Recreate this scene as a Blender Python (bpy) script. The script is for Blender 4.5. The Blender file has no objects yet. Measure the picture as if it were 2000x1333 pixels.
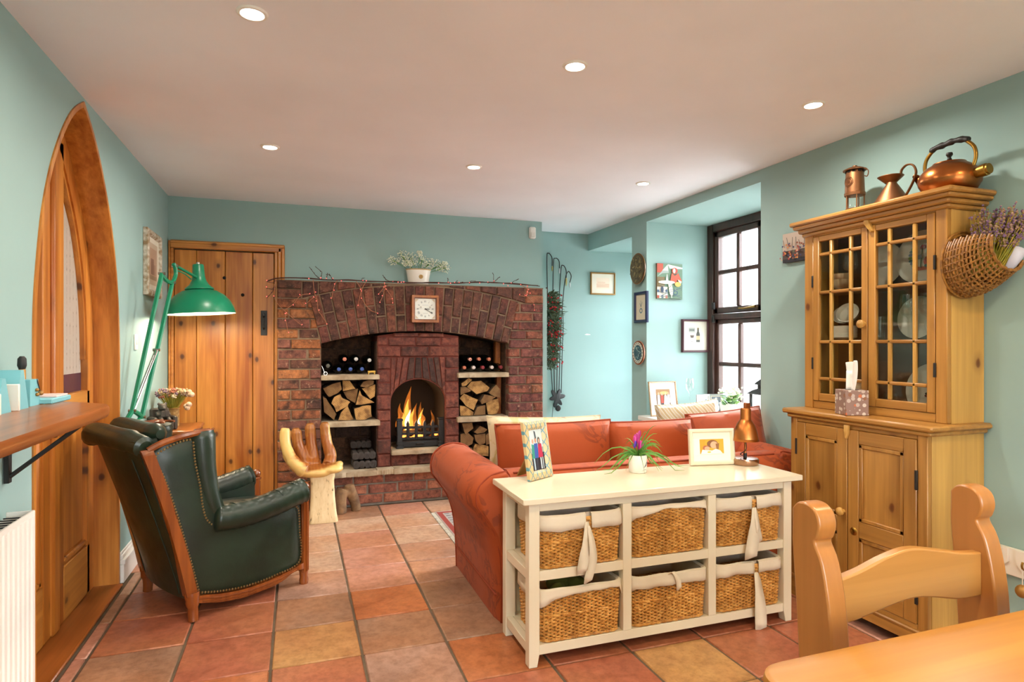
import bpy, math, random
from mathutils import Matrix, Vector
sc = bpy.context.scene
col = sc.collection
PI = math.pi
random.seed(7)

# ------------------------------------------------------------------ camera
YAW = 0.336
cam_d = bpy.data.cameras.new('camera')
cam = bpy.data.objects.new('camera', cam_d); col.objects.link(cam)
cam.location = (0, 0, 1.28)
cam.rotation_euler = (PI / 2, 0, -YAW)
cam_d.sensor_width = 36.0
cam_d.lens = 1206.0 / 2000.0 * 36.0
cam_d.shift_y = 5.5 / 2000.0
cam_d.clip_start = 0.05
sc.camera = cam

# ------------------------------------------------------------------ world, exposure
world = bpy.data.worlds.new('sky'); sc.world = world
world.use_nodes = True
wn = world.node_tree.nodes; wl = world.node_tree.links
sky = wn.new('ShaderNodeTexSky')
sky.sky_type = 'NISHITA'
sky.sun_disc = False
sky.sun_elevation = math.radians(38)
sky.sun_rotation = math.radians(60)
sky.air_density = 1.0; sky.dust_density = 3.0
hs = wn.new('ShaderNodeHueSaturation'); hs.inputs['Saturation'].default_value = 0.32
wl.new(sky.outputs[0], hs.inputs['Color'])
wl.new(hs.outputs[0], wn['Background'].inputs[0])
wn['Background'].inputs[1].default_value = 3.9
sc.view_settings.view_transform = 'Standard'
sc.view_settings.look = 'None'
sc.view_settings.gamma = 1.0
sc.view_settings.exposure = 0.35
sc.view_settings.use_curve_mapping = False
sc.cycles.max_bounces = 8
sc.cycles.adaptive_threshold = 0.015
sc.cycles.diffuse_bounces = 5
sc.cycles.transparent_max_bounces = 12
sc.cycles.sample_clamp_indirect = 6.0
sc.cycles.caustics_reflective = False
sc.cycles.caustics_refractive = False

def portal(loc, rot, sx, sy):
    l = bpy.data.lights.new('window_portal', 'AREA'); l.shape = 'RECTANGLE'
    l.size = sx; l.size_y = sy; l.cycles.is_portal = True
    o = bpy.data.objects.new('window_portal', l); col.objects.link(o)
    o.location = loc; o.rotation_euler = rot
portal((3.47, 3.88, 1.5), (0, PI / 2, 0), 1.6, 1.2)
portal((3.47, 5.12, 1.2), (0, PI / 2, 0), 2.0, 0.8)
portal((0.95, -2.32, 1.15), (-PI / 2, 0, 0), 2.4, 2.1)

# ------------------------------------------------------------------ mesh builder
XF = {}          # object -> its world matrix (known without a depsgraph)
class MB:
    def __init__(s): s.v = []; s.f = []; s.mi = []; s.fc = []; s.cur = 0
    def add(s, vs, fs, c=None):
        b = len(s.v); s.v += [tuple(p) for p in vs]
        for f in fs:
            s.f.append([b + i for i in f]); s.mi.append(s.cur); s.fc.append(c)
        return s
    def mark(s): return len(s.v)
    def xf(s, start, m):
        for i in range(start, len(s.v)): s.v[i] = tuple(m @ Vector(s.v[i]))
        return s
    def box(s, x0, x1, y0, y1, z0, z1, b=0.0, c=None):
        cx, cy, cz = (x0+x1)/2, (y0+y1)/2, (z0+z1)/2
        h = (abs(x1-x0)/2, abs(y1-y0)/2, abs(z1-z0)/2)
        b = min(b, min(h) * 0.6)
        if b <= 0:
            vs = [(x, y, z) for x in (x0, x1) for y in (y0, y1) for z in (z0, z1)]
            return s.add(vs, [(0,1,3,2),(4,6,7,5),(0,4,5,1),(2,3,7,6),(0,2,6,4),(1,5,7,3)], c)
        vs = []; ix = {}
        for i in range(8):
            sg = [1 if i >> k & 1 else -1 for k in range(3)]
            for a in range(3):
                p = [sg[k] * (h[k] - (0 if k == a else b)) for k in range(3)]
                ix[i, a] = len(vs); vs.append((cx+p[0], cy+p[1], cz+p[2]))
        fs = []
        for a in range(3):
            o1, o2 = [k for k in range(3) if k != a]
            for sg in (0, 1):
                q = [(sg << a) | (p << o1) | (r << o2) for p, r in ((0,0),(1,0),(1,1),(0,1))]
                fs.append([ix[i, a] for i in q])
            for p in (0, 1):
                for r in (0, 1):
                    c1 = (p << o1) | (r << o2); c2 = c1 | (1 << a)
                    fs.append([ix[c1, o1], ix[c2, o1], ix[c2, o2], ix[c1, o2]])
        for i in range(8): fs.append([ix[i, 0], ix[i, 1], ix[i, 2]])
        return s.add(vs, fs, c)
    def tube(s, path, r, n=8, closed=False, caps=True, flat=1.0, up=None):
        P = [Vector(p) for p in path]; N = len(P)
        R = r if isinstance(r, (list, tuple)) else [r] * N
        vs = []; pn = None
        for i in range(N):
            if closed: t = P[(i+1) % N] - P[i-1]
            else: t = P[min(i+1, N-1)] - P[max(i-1, 0)]
            if t.length < 1e-9: t = Vector((0, 0, 1))
            t.normalize()
            if pn is None:
                a = Vector(up) if up else (Vector((0, 0, 1)) if abs(t.z) < 0.9 else Vector((1, 0, 0)))
                nn = (a - t * a.dot(t)).normalized()
            else:
                nn = pn - t * pn.dot(t)
                nn = nn.normalized() if nn.length > 1e-6 else pn
            pn = nn; bb = t.cross(nn)
            for k in range(n):
                a = 2 * PI * k / n
                vs.append(P[i] + nn * (math.cos(a) * R[i]) + bb * (math.sin(a) * R[i] * flat))
        fs = []
        for i in range(N if closed else N - 1):
            j = (i + 1) % N
            for k in range(n):
                l = (k + 1) % n
                fs.append((i*n+k, i*n+l, j*n+l, j*n+k))
        if caps and not closed:
            fs.append(list(range(n))[::-1]); fs.append([(N-1)*n + k for k in range(n)])
        return s.add(vs, fs)
    def lathe(s, prof, n=24, c=(0, 0, 0), m=None, caps=True):
        vs = []; fs = []; st = s.mark()
        for r, z in prof:
            for k in range(n):
                a = 2 * PI * k / n
                vs.append((r*math.cos(a), r*math.sin(a), z))
        for i in range(len(prof) - 1):
            for k in range(n):
                l = (k + 1) % n
                fs.append((i*n+k, i*n+l, (i+1)*n+l, (i+1)*n+k))
        if caps:
            if prof[0][0] > 1e-5: fs.append(list(range(n))[::-1])
            if prof[-1][0] > 1e-5: fs.append([(len(prof)-1)*n + k for k in range(n)])
        s.add(vs, fs)
        if m is not None: s.xf(st, m)
        if c != (0, 0, 0): s.xf(st, Matrix.Translation(c))
        return s
    def prism(s, poly, a0, a1, ax='y', b=0.0, c=None):
        """polygon in the plane across axis ax, from a0 to a1; b chamfers the a0 rim"""
        n = len(poly)
        def P(p, a):
            if ax == 'y': return (p[0], a, p[1])
            if ax == 'x': return (a, p[0], p[1])
            return (p[0], p[1], a)
        rings = [(poly, a1)]
        if b > 0:
            sg = 1 if a1 > a0 else -1
            cx = sum(p[0] for p in poly)/n; cy = sum(p[1] for p in poly)/n
            ins = []
            for p in poly:
                d = math.hypot(p[0]-cx, p[1]-cy) or 1
                k = max(0.0, 1 - 1.4*b/d)
                ins.append((cx+(p[0]-cx)*k, cy+(p[1]-cy)*k))
            rings += [(poly, a0 + sg*b), (ins, a0)]
        else: rings.append((poly, a0))
        vs = [P(p, a) for q, a in rings for p in q]; fs = []
        for r in range(len(rings)-1):
            for k in range(n):
                l = (k+1) % n
                fs.append((r*n+k, r*n+l, (r+1)*n+l, (r+1)*n+k))
        fs.append(list(range(n))); fs.append([(len(rings)-1)*n + k for k in range(n)])
        return s.add(vs, fs, c)
    def ell(s, c, rx, ry=None, rz=None, nu=12, nv=8, m=None):
        ry = rx if ry is None else ry; rz = rx if rz is None else rz
        st = s.mark(); vs = [(0, 0, -rz)]; fs = []
        for j in range(1, nv):
            t = -PI/2 + PI*j/nv
            for i in range(nu):
                a = 2*PI*i/nu
                vs.append((rx*math.cos(t)*math.cos(a), ry*math.cos(t)*math.sin(a), rz*math.sin(t)))
        vs.append((0, 0, rz)); L = len(vs)-1
        for i in range(nu):
            k = (i+1) % nu
            fs.append((0, 1+k, 1+i)); fs.append((L, L-nu+i, L-nu+k))
            for j in range(nv-2): fs.append((1+j*nu+i, 1+j*nu+k, 1+(j+1)*nu+k, 1+(j+1)*nu+i))
        s.add(vs, fs)
        if m is not None: s.xf(st, m)
        return s.xf(st, Matrix.Translation(c))
    def octa(s, c, r):
        x, y, z = c
        return s.add([(x+r,y,z),(x-r,y,z),(x,y+r,z),(x,y-r,z),(x,y,z+r),(x,y,z-r)],
                     [(0,2,4),(2,1,4),(1,3,4),(3,0,4),(2,0,5),(1,2,5),(3,1,5),(0,3,5)])
    def grid(s, fn, nu, nv, cu=False, cv=False):
        vs = [fn(i/(nu if cu else nu-1), j/(nv if cv else nv-1)) for i in range(nu) for j in range(nv)]
        fs = []
        for i in range(nu if cu else nu-1):
            for j in range(nv if cv else nv-1):
                a = (i+1) % nu; b = (j+1) % nv
                fs.append((i*nv+j, a*nv+j, a*nv+b, i*nv+b))
        return s.add(vs, fs)
    def poly(s, pts, c=None): return s.add(pts, [list(range(len(pts)))], c)
    def build(s, name, mat, parent=None, smooth=True, world=False, angle=38, mods=None):
        vs = s.v
        if world and parent is not None:
            inv = XF[parent].inverted(); vs = [tuple(inv @ Vector(p)) for p in vs]
        me = bpy.data.meshes.new(name)
        me.from_pydata(vs, [], s.f)
        for m in (mat if isinstance(mat, (list, tuple)) else [mat]): me.materials.append(m)
        if any(s.mi): me.polygons.foreach_set('material_index', s.mi)
        if any(c is not None for c in s.fc):
            at = me.color_attributes.new('Col', 'FLOAT_COLOR', 'CORNER')
            k = 0
            for p, c in zip(me.polygons, s.fc):
                for _ in range(p.loop_total):
                    at.data[k].color = c or (1, 1, 1, 1); k += 1
        else:
            fixnormals(me)
        if smooth:
            me.polygons.foreach_set('use_smooth', [True]*len(me.polygons))
            me.set_sharp_from_angle(angle=math.radians(angle))
        me.update()
        return link(name, me, parent, mods)
import bmesh
def fixnormals(me):
    bm = bmesh.new(); bm.from_mesh(me)
    bmesh.ops.recalc_face_normals(bm, faces=bm.faces[:])
    bm.to_mesh(me); bm.free()
def link(name, me, parent=None, mods=None, loc=None, rot=None):
    o = bpy.data.objects.new(name, me); col.objects.link(o)
    if loc: o.location = loc
    if rot: o.rotation_euler = rot
    if parent: o.parent = parent
    XF[o] = (XF[parent] if parent in XF else Matrix()) @ o.matrix_basis
    for kind, kw in (mods or []):
        md = o.modifiers.new(kind.lower(), kind)
        for k, v in kw.items(): setattr(md, k, v)
    return o
def tag(o, label, cat, group=None):
    o['label'] = label; o['category'] = cat
    if group: o['group'] = group
    return o
def thing(name, label, cat, loc=(0, 0, 0), rz=0.0, group=None, rot=None):
    o = bpy.data.objects.new(name, None); col.objects.link(o)
    o.empty_display_size = 0.1
    o.location = loc; o.rotation_euler = rot or (0, 0, rz)
    XF[o] = Matrix.LocRotScale(Vector(loc), o.rotation_euler.to_quaternion(), Vector((1, 1, 1)))
    return tag(o, label, cat, group)
def struct(o): o['kind'] = 'structure'; return o
def sthing(name, loc=(0, 0, 0)):
    o = bpy.data.objects.new(name, None); col.objects.link(o); o.location = loc
    XF[o] = Matrix.Translation(loc); o['kind'] = 'structure'; return o
def plab(o, t): o['label'] = t; return o
def copy_thing(src, loc, rz=None, label=None):
    r = src.copy(); col.objects.link(r); r.location = loc
    if rz is not None: r.rotation_euler = (0, 0, rz)
    if label: r['label'] = label
    for ch in list(src.children):
        c = ch.copy(); col.objects.link(c); c.parent = r
        for g in list(ch.children):
            d = g.copy(); col.objects.link(d); d.parent = c
    return r
def lerp(a, b, t): return a + (b - a) * t
def cr(pts, n=8, closed=False):
    """Catmull-Rom through points"""
    P = [Vector(p) for p in pts]; N = len(P); out = []
    for i in range(N if closed else N-1):
        g = lambda k: P[k % N] if closed else P[max(0, min(N-1, k))]
        a, b, c, d = g(i-1), g(i), g(i+1), g(i+2)
        for k in range(n):
            t = k/n
            out.append(0.5*((2*b)+(c-a)*t+(2*a-5*b+4*c-d)*t*t+(3*b-a-3*c+d)*t**3))
    if not closed: out.append(P[-1])
    return out
def cr2(pts, n=6, closed=False): return [(p.x, p.y) for p in cr([(a, b, 0) for a, b in pts], n, closed)]

# ------------------------------------------------------------------ materials
def C(h):
    h = h.lstrip('#'); r = []
    for i in (0, 2, 4):
        v = int(h[i:i+2], 16)/255
        r.append(v/12.92 if v <= 0.04045 else ((v+0.055)/1.055)**2.4)
    return (r[0], r[1], r[2], 1)
class N:
    """small node-tree helper"""
    def __init__(s, name):
        s.m = bpy.data.materials.new(name); s.m.use_nodes = True
        s.t = s.m.node_tree; s.p = s.t.nodes['Principled BSDF']; s.out = s.t.nodes['Material Output']
    def n(s, kind, ins=None, **kw):
        nd = s.t.nodes.new('ShaderNode' + kind)
        for k, v in kw.items(): setattr(nd, k, v)
        for k, v in (ins or {}).items(): s.set(nd.inputs[k], v)
        return nd
    def set(s, sock, v):
        if isinstance(v, bpy.types.NodeSocket): s.t.links.new(v, sock)
        elif isinstance(v, bpy.types.Node): s.t.links.new(v.outputs[0], sock)
        else: sock.default_value = v
    def pr(s, **kw):
        for k, v in kw.items(): s.set(s.p.inputs[k.replace('_', ' ')], v)
        return s
    def ramp(s, fac, stops, interp='LINEAR'):
        r = s.n('ValToRGB', {0: fac}); e = r.color_ramp.elements; r.color_ramp.interpolation = interp
        while len(e) < len(stops): e.new(0.5)
        for x, (p, c) in zip(e, stops): x.position = p; x.color = c
        return r
    def mix(s, f, a, b, mode='MIX'):
        m = s.n('Mix', data_type='RGBA', blend_type=mode)
        s.set(m.inputs[0], f); s.set(m.inputs[6], a); s.set(m.inputs[7], b)
        return m.outputs[2]
    def math(s, op, a, b=0.0, c=None):
        m = s.n('Math', operation=op); s.set(m.inputs[0], a); s.set(m.inputs[1], b)
        if c is not None: s.set(m.inputs[2], c)
        return m.outputs[0]
    def coord(s, scale=(1, 1, 1), rnd=0.0, kind='Object', rot=(0, 0, 0)):
        tc = s.n('TexCoord'); mp = s.n('Mapping'); mp.inputs['Scale'].default_value = scale
        mp.inputs['Rotation'].default_value = rot
        s.t.links.new(tc.outputs[kind], mp.inputs['Vector'])
        if rnd:
            oi = s.n('ObjectInfo'); r = s.math('MULTIPLY', oi.outputs['Random'], rnd)
            cx = s.n('CombineXYZ', {0: r, 1: r, 2: r}); s.t.links.new(cx.outputs[0], mp.inputs['Location'])
        return mp.outputs[0]
    def noise(s, vec, scale=5.0, detail=3.0, rough=0.5, dist=0.0):
        return s.n('TexNoise', {'Vector': vec, 'Scale': scale, 'Detail': detail, 'Roughness': rough, 'Distortion': dist}).outputs[0]
    def bump(s, h, strength=0.2, dist=0.01):
        s.set(s.p.inputs['Normal'], s.n('Bump', {'Height': h, 'Strength': strength, 'Distance': dist}).outputs[0])
def plain(name, c, rough=0.5, metal=0.0, var=0.0, vs=6.0, bump=0.0, bs=60.0, c2=None, spec=0.5, **kw):
    k = N(name); c = C(c) if isinstance(c, str) else c
    k.pr(Base_Color=c, Roughness=rough, Metallic=metal, Specular_IOR_Level=spec, **kw)
    if var or bump or c2:
        v = k.coord(rnd=3.0)
        if c2: k.pr(Base_Color=k.ramp(k.noise(v, vs, 4.0), [(0.35, c), (0.65, C(c2))]).outputs[0])
        elif var:
            d = tuple(x*(1-var) for x in c[:3])+(1,)
            k.pr(Base_Color=k.ramp(k.noise(v, vs, 4.0), [(0.3, d), (0.7, c)]).outputs[0])
        if bump: k.bump(k.noise(v, bs, 3.0), bump, 0.005)
    return k.m
def wood(name, light, dark, axis='z', thick='x', rough=0.4, fine=26.0, knots=0.5, knotc='#5a2c10', coat=0.0, contrast=1.0):
    k = N(name); light, dark = C(light), C(dark)
    sc_ = {'x': 9.0, 'y': 9.0, 'z': 9.0}; sc_[axis] = 0.8
    v = k.coord((sc_['x'], sc_['y'], sc_['z']), rnd=37.0)
    big = k.noise(v, 1.1, 3.0, 0.55, 0.6)
    f2 = dict(sc_); f2[axis] = 0.25
    v2 = k.coord((f2['x'], f2['y'], f2['z']), rnd=11.0)
    w = k.noise(v2, fine/6, 4.0, 0.6, 0.3)
    fac = k.math('ADD', k.math('MULTIPLY', big, 0.6), k.math('MULTIPLY', w, 0.4))
    mid = tuple((a+b)/2 for a, b in zip(light, dark))
    c = k.ramp(fac, [(0.5-0.14*contrast, dark), (0.5, mid), (0.5+0.12*contrast, light)]).outputs[0]
    if knots:
        ks = {'x': 5.0, 'y': 5.0, 'z': 5.0}; ks[axis] = 3.4
        kv = k.coord((ks['x'], ks['y'], ks['z']), rnd=53.0)
        wob = k.n('TexNoise', {'Vector': kv, 'Scale': 6.0})
        kv2 = k.n('VectorMath', operation='MULTIPLY_ADD')
        k.set(kv2.inputs[0], wob.outputs['Color']); kv2.inputs[1].default_value = (0.06, 0.06, 0.06); k.set(kv2.inputs[2], kv)
        ot = [q for q in 'xyz' if q not in (axis, thick)][0]; se = k.n('SeparateXYZ', {0: kv2.outputs[0]})
        k2 = k.n('CombineXYZ', {0: se.outputs['xyz'.index(ot)], 1: se.outputs['xyz'.index(axis)]})
        vo = k.n('TexVoronoi', {'Vector': k2.outputs[0], 'Scale': 1.0}, voronoi_dimensions='2D')
        sep = k.n('SeparateColor', {0: vo.outputs['Color']})
        on = k.math('LESS_THAN', sep.outputs[0], knots)
        kr = k.ramp(vo.outputs['Distance'], [(0.0, (1, 1, 1, 1)), (0.05, (0.85, 0.85, 0.85, 1)), (0.08, (0.3, 0.3, 0.3, 1)), (0.2, (0, 0, 0, 1))]).outputs[0]
        c = k.mix(k.math('MULTIPLY', kr, on), c, C(knotc))
    k.pr(Base_Color=c, Roughness=rough, Coat_Weight=coat, Coat_Roughness=0.2)
    k.bump(w, 0.06, 0.003)
    return k.m
def vcol(name, rough=0.7, **kw):
    k = N(name); a = k.n('VertexColor', layer_name='Col'); k.pr(Base_Color=a.outputs[0], Roughness=rough, **kw); return k.m
def emis(name, c, s):
    k = N(name); c = C(c) if isinstance(c, str) else c
    k.pr(Base_Color=c, Emission_Color=c, Emission_Strength=s); return k.m
def glass(name, tint=(1, 1, 1, 1), rough=0.0, refl=0.09):
    k = N(name)
    tr = k.n('BsdfTransparent', {'Color': tint}); gl = k.n('BsdfGlossy', {'Roughness': rough})
    mx = k.n('MixShader', {0: refl}); k.t.links.new(tr.outputs[0], mx.inputs[1]); k.t.links.new(gl.outputs[0], mx.inputs[2])
    k.t.links.new(mx.outputs[0], k.out.inputs[0]); return k.m
def realglass(name, tint=(1, 1, 1, 1)):
    k = N(name); k.pr(Base_Color=tint, Roughness=0.0, Transmission_Weight=1.0, IOR=1.45); return k.m

M = {}
def wallmat(name, c):
    k = N(name); v = k.coord()
    n1 = k.noise(v, 1.3, 4.0); c = C(c); d = tuple(x*0.93 for x in c[:3])+(1,)
    k.pr(Base_Color=k.ramp(n1, [(0.35, d), (0.65, c)]).outputs[0], Roughness=0.72, Specular_IOR_Level=0.3)
    k.bump(k.noise(v, 9.0, 5.0, 0.6), 0.06, 0.01); return k.m
M['wall'] = wallmat('turquoise_paint', '#97b5b2')
M['ceil'] = wallmat('ceiling_paint', '#f2f2f8')
M['white'] = plain('white_paint', '#efece4', 0.4, var=0.04)
M['plaster'] = plain('pale_plaster', '#d5d8d8', 0.8)
M['mortar'] = plain('mortar', '#86705a', 0.95, var=0.35, vs=14, bump=0.5, bs=90)
M['mortar_red'] = plain('red_mortar', '#6e3328', 0.95, var=0.35, vs=14, bump=0.4, bs=90)
M['mortar_grey'] = plain('grey_mortar', '#8a8176', 0.95, var=0.3, vs=14, bump=0.4, bs=90)
M['grout'] = plain('grout', '#6a5944', 0.95, var=0.4, vs=7, bump=0.3, bs=120)
def brickmat(name, cols, white=0.3, soot=0.3):
    k = N(name); oi = k.n('ObjectInfo'); n = len(cols)
    base = k.ramp(oi.outputs['Random'], [(i/n, C(c)) for i, c in enumerate(cols)], 'CONSTANT').outputs[0]
    v = k.coord(rnd=29.0, kind='Object')
    mott = k.ramp(k.noise(v, 22.0, 6.0, 0.75), [(0.32, (0.3, 0.27, 0.27, 1)), (0.5, (0.85, 0.8, 0.78, 1)), (0.68, (1.45, 1.3, 1.15, 1))]).outputs[0]
    c = k.mix(1.0, base, mott, 'MULTIPLY')
    st = k.ramp(k.noise(v, 9.0, 4.0, 0.6), [(0.52, (0, 0, 0, 1)), (0.68, (1, 1, 1, 1))]).outputs[0]
    c = k.mix(k.math('MULTIPLY', st, soot), c, C('#231b18'))
    wv = k.ramp(k.noise(v, 45.0, 4.0, 0.7), [(0.6, (0, 0, 0, 1)), (0.7, (1, 1, 1, 1))]).outputs[0]
    c = k.mix(k.math('MULTIPLY', wv, white), c, C('#c9ab8c'))
    k.pr(Base_Color=c, Roughness=0.82, Specular_IOR_Level=0.3)
    k.bump(k.noise(v, 40.0, 5.0, 0.65), 0.45, 0.006); return k.m
M['brick_l'] = brickmat('pier_brick_orange', ['#86543a', '#6f4a3c', '#96603c', '#644338', '#a06a44', '#744c42'], 0.45, 0.75)
M['brick_r'] = brickmat('pier_brick_red', ['#83503f', '#744640', '#8a5444', '#6f4540', '#8f5f48', '#7a4c46'], 0.5, 0.6)
M['brick_a'] = brickmat('arch_brick', ['#66453a', '#74493c', '#5c3e36', '#7d5040', '#553a34', '#6d423a'], 0.3, 0.75)
M['brick_c'] = brickmat('chimney_brick', ['#6d4037', '#77463a', '#724238', '#643d35'], 0.12, 0.6)
M['brick_soot'] = brickmat('sooty_brick', ['#513a33', '#493530', '#573e36'], 0.05, 0.8)
M['brick_p'] = brickmat('plinth_brick', ['#8d5848', '#98624f', '#835446', '#9c6852'], 0.2, 0.3)
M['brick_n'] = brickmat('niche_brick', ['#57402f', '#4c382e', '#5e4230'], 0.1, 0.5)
M['soot'] = plain('soot', '#16110e', 0.95, var=0.4)
M['stone'] = plain('pale_stone', '#b9a88d', 0.85, c2='#8d7a60', vs=9, bump=0.5, bs=45)
TILE = {'O': ('#c0764a', '#a8623a'), 'B': ('#c6a78e', '#ae8e78'), 'P': ('#c28d78', '#ac7864'), 'D': ('#a5826a', '#8c6a54'),
        'Y': ('#c2965e', '#a87a4c'), 'R': ('#b26a4e', '#9a5840'), 'G': ('#b28e7c', '#9a7664')}
def tilemat(n, a, b):
    k = N('terracotta_'+n); v = k.coord(rnd=61.0)
    c = k.ramp(k.noise(v, 4.0, 5.0, 0.6), [(0.32, C(b)), (0.66, C(a))]).outputs[0]
    bl = k.ramp(k.noise(v, 2.2, 2.0), [(0.42, (0, 0, 0, 1)), (0.62, (0.45,)*3+(1,))]).outputs[0]
    c = k.mix(bl, c, C('#b57a50'))
    sp = k.ramp(k.noise(v, 30.0, 4.0, 0.7), [(0.35, (0.72, 0.68, 0.64, 1)), (0.6, (1, 1, 1, 1))]).outputs[0]
    c = k.mix(1.0, c, sp, 'MULTIPLY')
    k.pr(Base_Color=c, Roughness=k.ramp(k.noise(v, 12.0, 3.0), [(0.3, (0.32,)*3+(1,)), (0.7, (0.5,)*3+(1,))]).outputs[0])
    k.bump(k.noise(v, 16.0, 4.0, 0.6), 0.18, 0.006); return k.m
for kk, (a, b) in TILE.items(): M['tile'+kk] = tilemat(kk, a, b)
M['pine'] = wood('pine', '#d08a3a', '#9c5418', 'z', 'x', 0.36, knots=0.5, knotc='#44200c')
M['pine_y'] = wood('pine_plank', '#cf8a3c', '#955014', 'z', 'y', 0.33, knots=0.55, knotc='#44200c')
M['pine_x'] = wood('pine_rail', '#c98840', '#9c5c22', 'x', 'y', 0.38, knots=0.3)
M['pine_h'] = wood('pine_cross_rail', '#cf8f40', '#a86828', 'y', 'x', 0.38, knots=0.25)
M['dres_z'] = wood('waxed_pine', '#b5823e', '#8a5e28', 'z', 'x', 0.36, knots=0.25)
M['dres_s'] = wood('waxed_pine_side', '#c89a50', '#a67c3a', 'z', 'y', 0.36, knots=0.5)
M['dres_y'] = wood('waxed_pine_rail', '#b5823e', '#8a5e28', 'y', 'x', 0.36, knots=0.15)
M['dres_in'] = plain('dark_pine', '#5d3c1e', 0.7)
M['table'] = wood('lacquered_pine', '#bd8436', '#9c6622', 'x', 'z', 0.36, knots=0.0, contrast=1.5)
M['chairw'] = wood('beech_chair', '#ae743a', '#94602c', 'z', 'y', 0.3, knots=0.0, contrast=1.4, coat=0.2)
M['chairx'] = wood('beech_rail', '#b27e40', '#9a6a30', 'x', 'y', 0.3, knots=0.0, contrast=1.4, coat=0.2)
M['shelfw'] = wood('shelf_wood', '#a8622c', '#7c4419', 'y', 'z', 0.3, knots=0.15, coat=0.2)
M['mahog'] = wood('mahogany', '#8d4a1c', '#5e2b0f', 'z', 'x', 0.25, knots=0.0, coat=0.4)
M['carve'] = wood('hand_wood', '#d2ab66', '#b98846', 'z', 'y', 0.4, knots=0.0)
M['black'] = plain('black_iron', '#191817', 0.55, bump=0.2, bs=80)
M['iron'] = plain('cast_iron', '#2b2c2d', 0.5, 0.3, bump=0.15, bs=90)
M['chrome'] = plain('steel', '#b8b4ac', 0.25, 1.0)
M['brass'] = plain('brass', '#a8803a', 0.3, 1.0, var=0.3)
M['copper'] = plain('copper', '#b06a38', 0.28, 1.0, c2='#8a5028', vs=9, bump=0.05, bs=14)
M['copper_d'] = plain('dull_copper', '#8c6040', 0.45, 0.9, var=0.3, vs=8)
M['darkwin'] = wood('dark_window_wood', '#4a2f27', '#2e1d1a', 'z', 'x', 0.35, knots=0.0)
M['winglass'] = glass('window_glass', refl=0.05)
M['cabglass'] = glass('cabinet_glass', (0.93, 0.95, 0.93, 1), 0.02, 0.035)
M['clear'] = realglass('clear_glass')
M['art'] = vcol('print', 0.55)
M['artg'] = vcol('glossy_print', 0.3)
M['ivory'] = plain('cream_paint', '#e0d5ba', 0.2, var=0.04, vs=3)
M['cloth'] = plain('calico', '#e0d4bc', 0.9, var=0.08, vs=8, bump=0.25, bs=22)
M['ceramic'] = plain('white_ceramic', '#e6e2d8', 0.2)
M['green'] = plain('green_enamel', '#0f7a56', 0.32, spec=0.5)

def lacemat():
    k = N('patterned_glass'); v = k.coord()
    sp = k.n('SeparateXYZ', {0: v})
    a = k.math('ABSOLUTE', k.math('SUBTRACT', k.math('FRACT', k.math('MULTIPLY', sp.outputs[1], 22.0)), 0.5))
    b = k.math('ABSOLUTE', k.math('SUBTRACT', k.math('FRACT', k.math('MULTIPLY', sp.outputs[2], 15.0)), 0.5))
    dot = k.math('LESS_THAN', k.math('ADD', k.math('MULTIPLY', a, 2.2), b), 0.16)
    line = k.math('LESS_THAN', a, 0.05)
    ns = k.noise(v, 40.0, 2.0)
    f = k.math('MULTIPLY', k.math('MAXIMUM', dot, k.math('MULTIPLY', line, 0.45)), k.ramp(ns, [(0.4, (0,0,0,1)), (0.55, (1,1,1,1))]).outputs[0])
    k.pr(Base_Color=k.mix(f, C('#b7b1a6'), C('#6d6660')), Roughness=0.25); return k.m
M['lace'] = lacemat()
M['purple'] = plain('purple_glass', '#3d2238', 0.2)

# ================================================================== STRUCTURE
XL, XR, ZC = -0.89, 2.74, 2.37
YD, YB, YR = 5.12, 5.55, -2.3          # door wall, recess wall, wall behind the camera
# ---- floor: grout bed with single terracotta tiles
floor = struct(MB().box(-1.3, 3.6, YR, 5.7, -0.12, -0.006).build('floor', M['grout'], smooth=False))
SX, SY, X0, Y0 = 0.3536, 0.3403, -0.0961, 4.646
TM = {(1,-1):'D',(1,0):'B',(1,1):'P',(1,2):'P',(1,3):'P',(1,4):'O',(1,5):'D',(1,6):'G',(0,-1):'B',(0,0):'B',(0,1):'B',(0,2):'B',(0,3):'G',(0,4):'D',
      (0,5):'Y',(0,6):'R',(2,-1):'P',(2,0):'B',(2,1):'B',(2,2):'G',(2,3):'G',(2,4):'D',(2,5):'D',(2,6):'O',(-1,4):'R',(-1,5):'R',(-2,4):'R',(-2,5):'D',
      (-1,3):'R',(-2,3):'R',(-1,6):'O',(-2,6):'R',(1,7):'G',(0,7):'O',(2,7):'R',(3,6):'R',(4,6):'R',(3,7):'R',(4,7):'Y',(5,6):'R',(5,7):'R',(3,8):'R',
      (3,-1):'B',(3,0):'B',(3,1):'B',(3,2):'P',(6,5):'R',(6,6):'R',(6,7):'R',(5,5):'R',(-3,3):'D',(-3,4):'P',(-3,5):'P',(-3,6):'P',(4,8):'Y',(5,8):'R'}
tcache = {}
rnd = random.Random(3)
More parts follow.
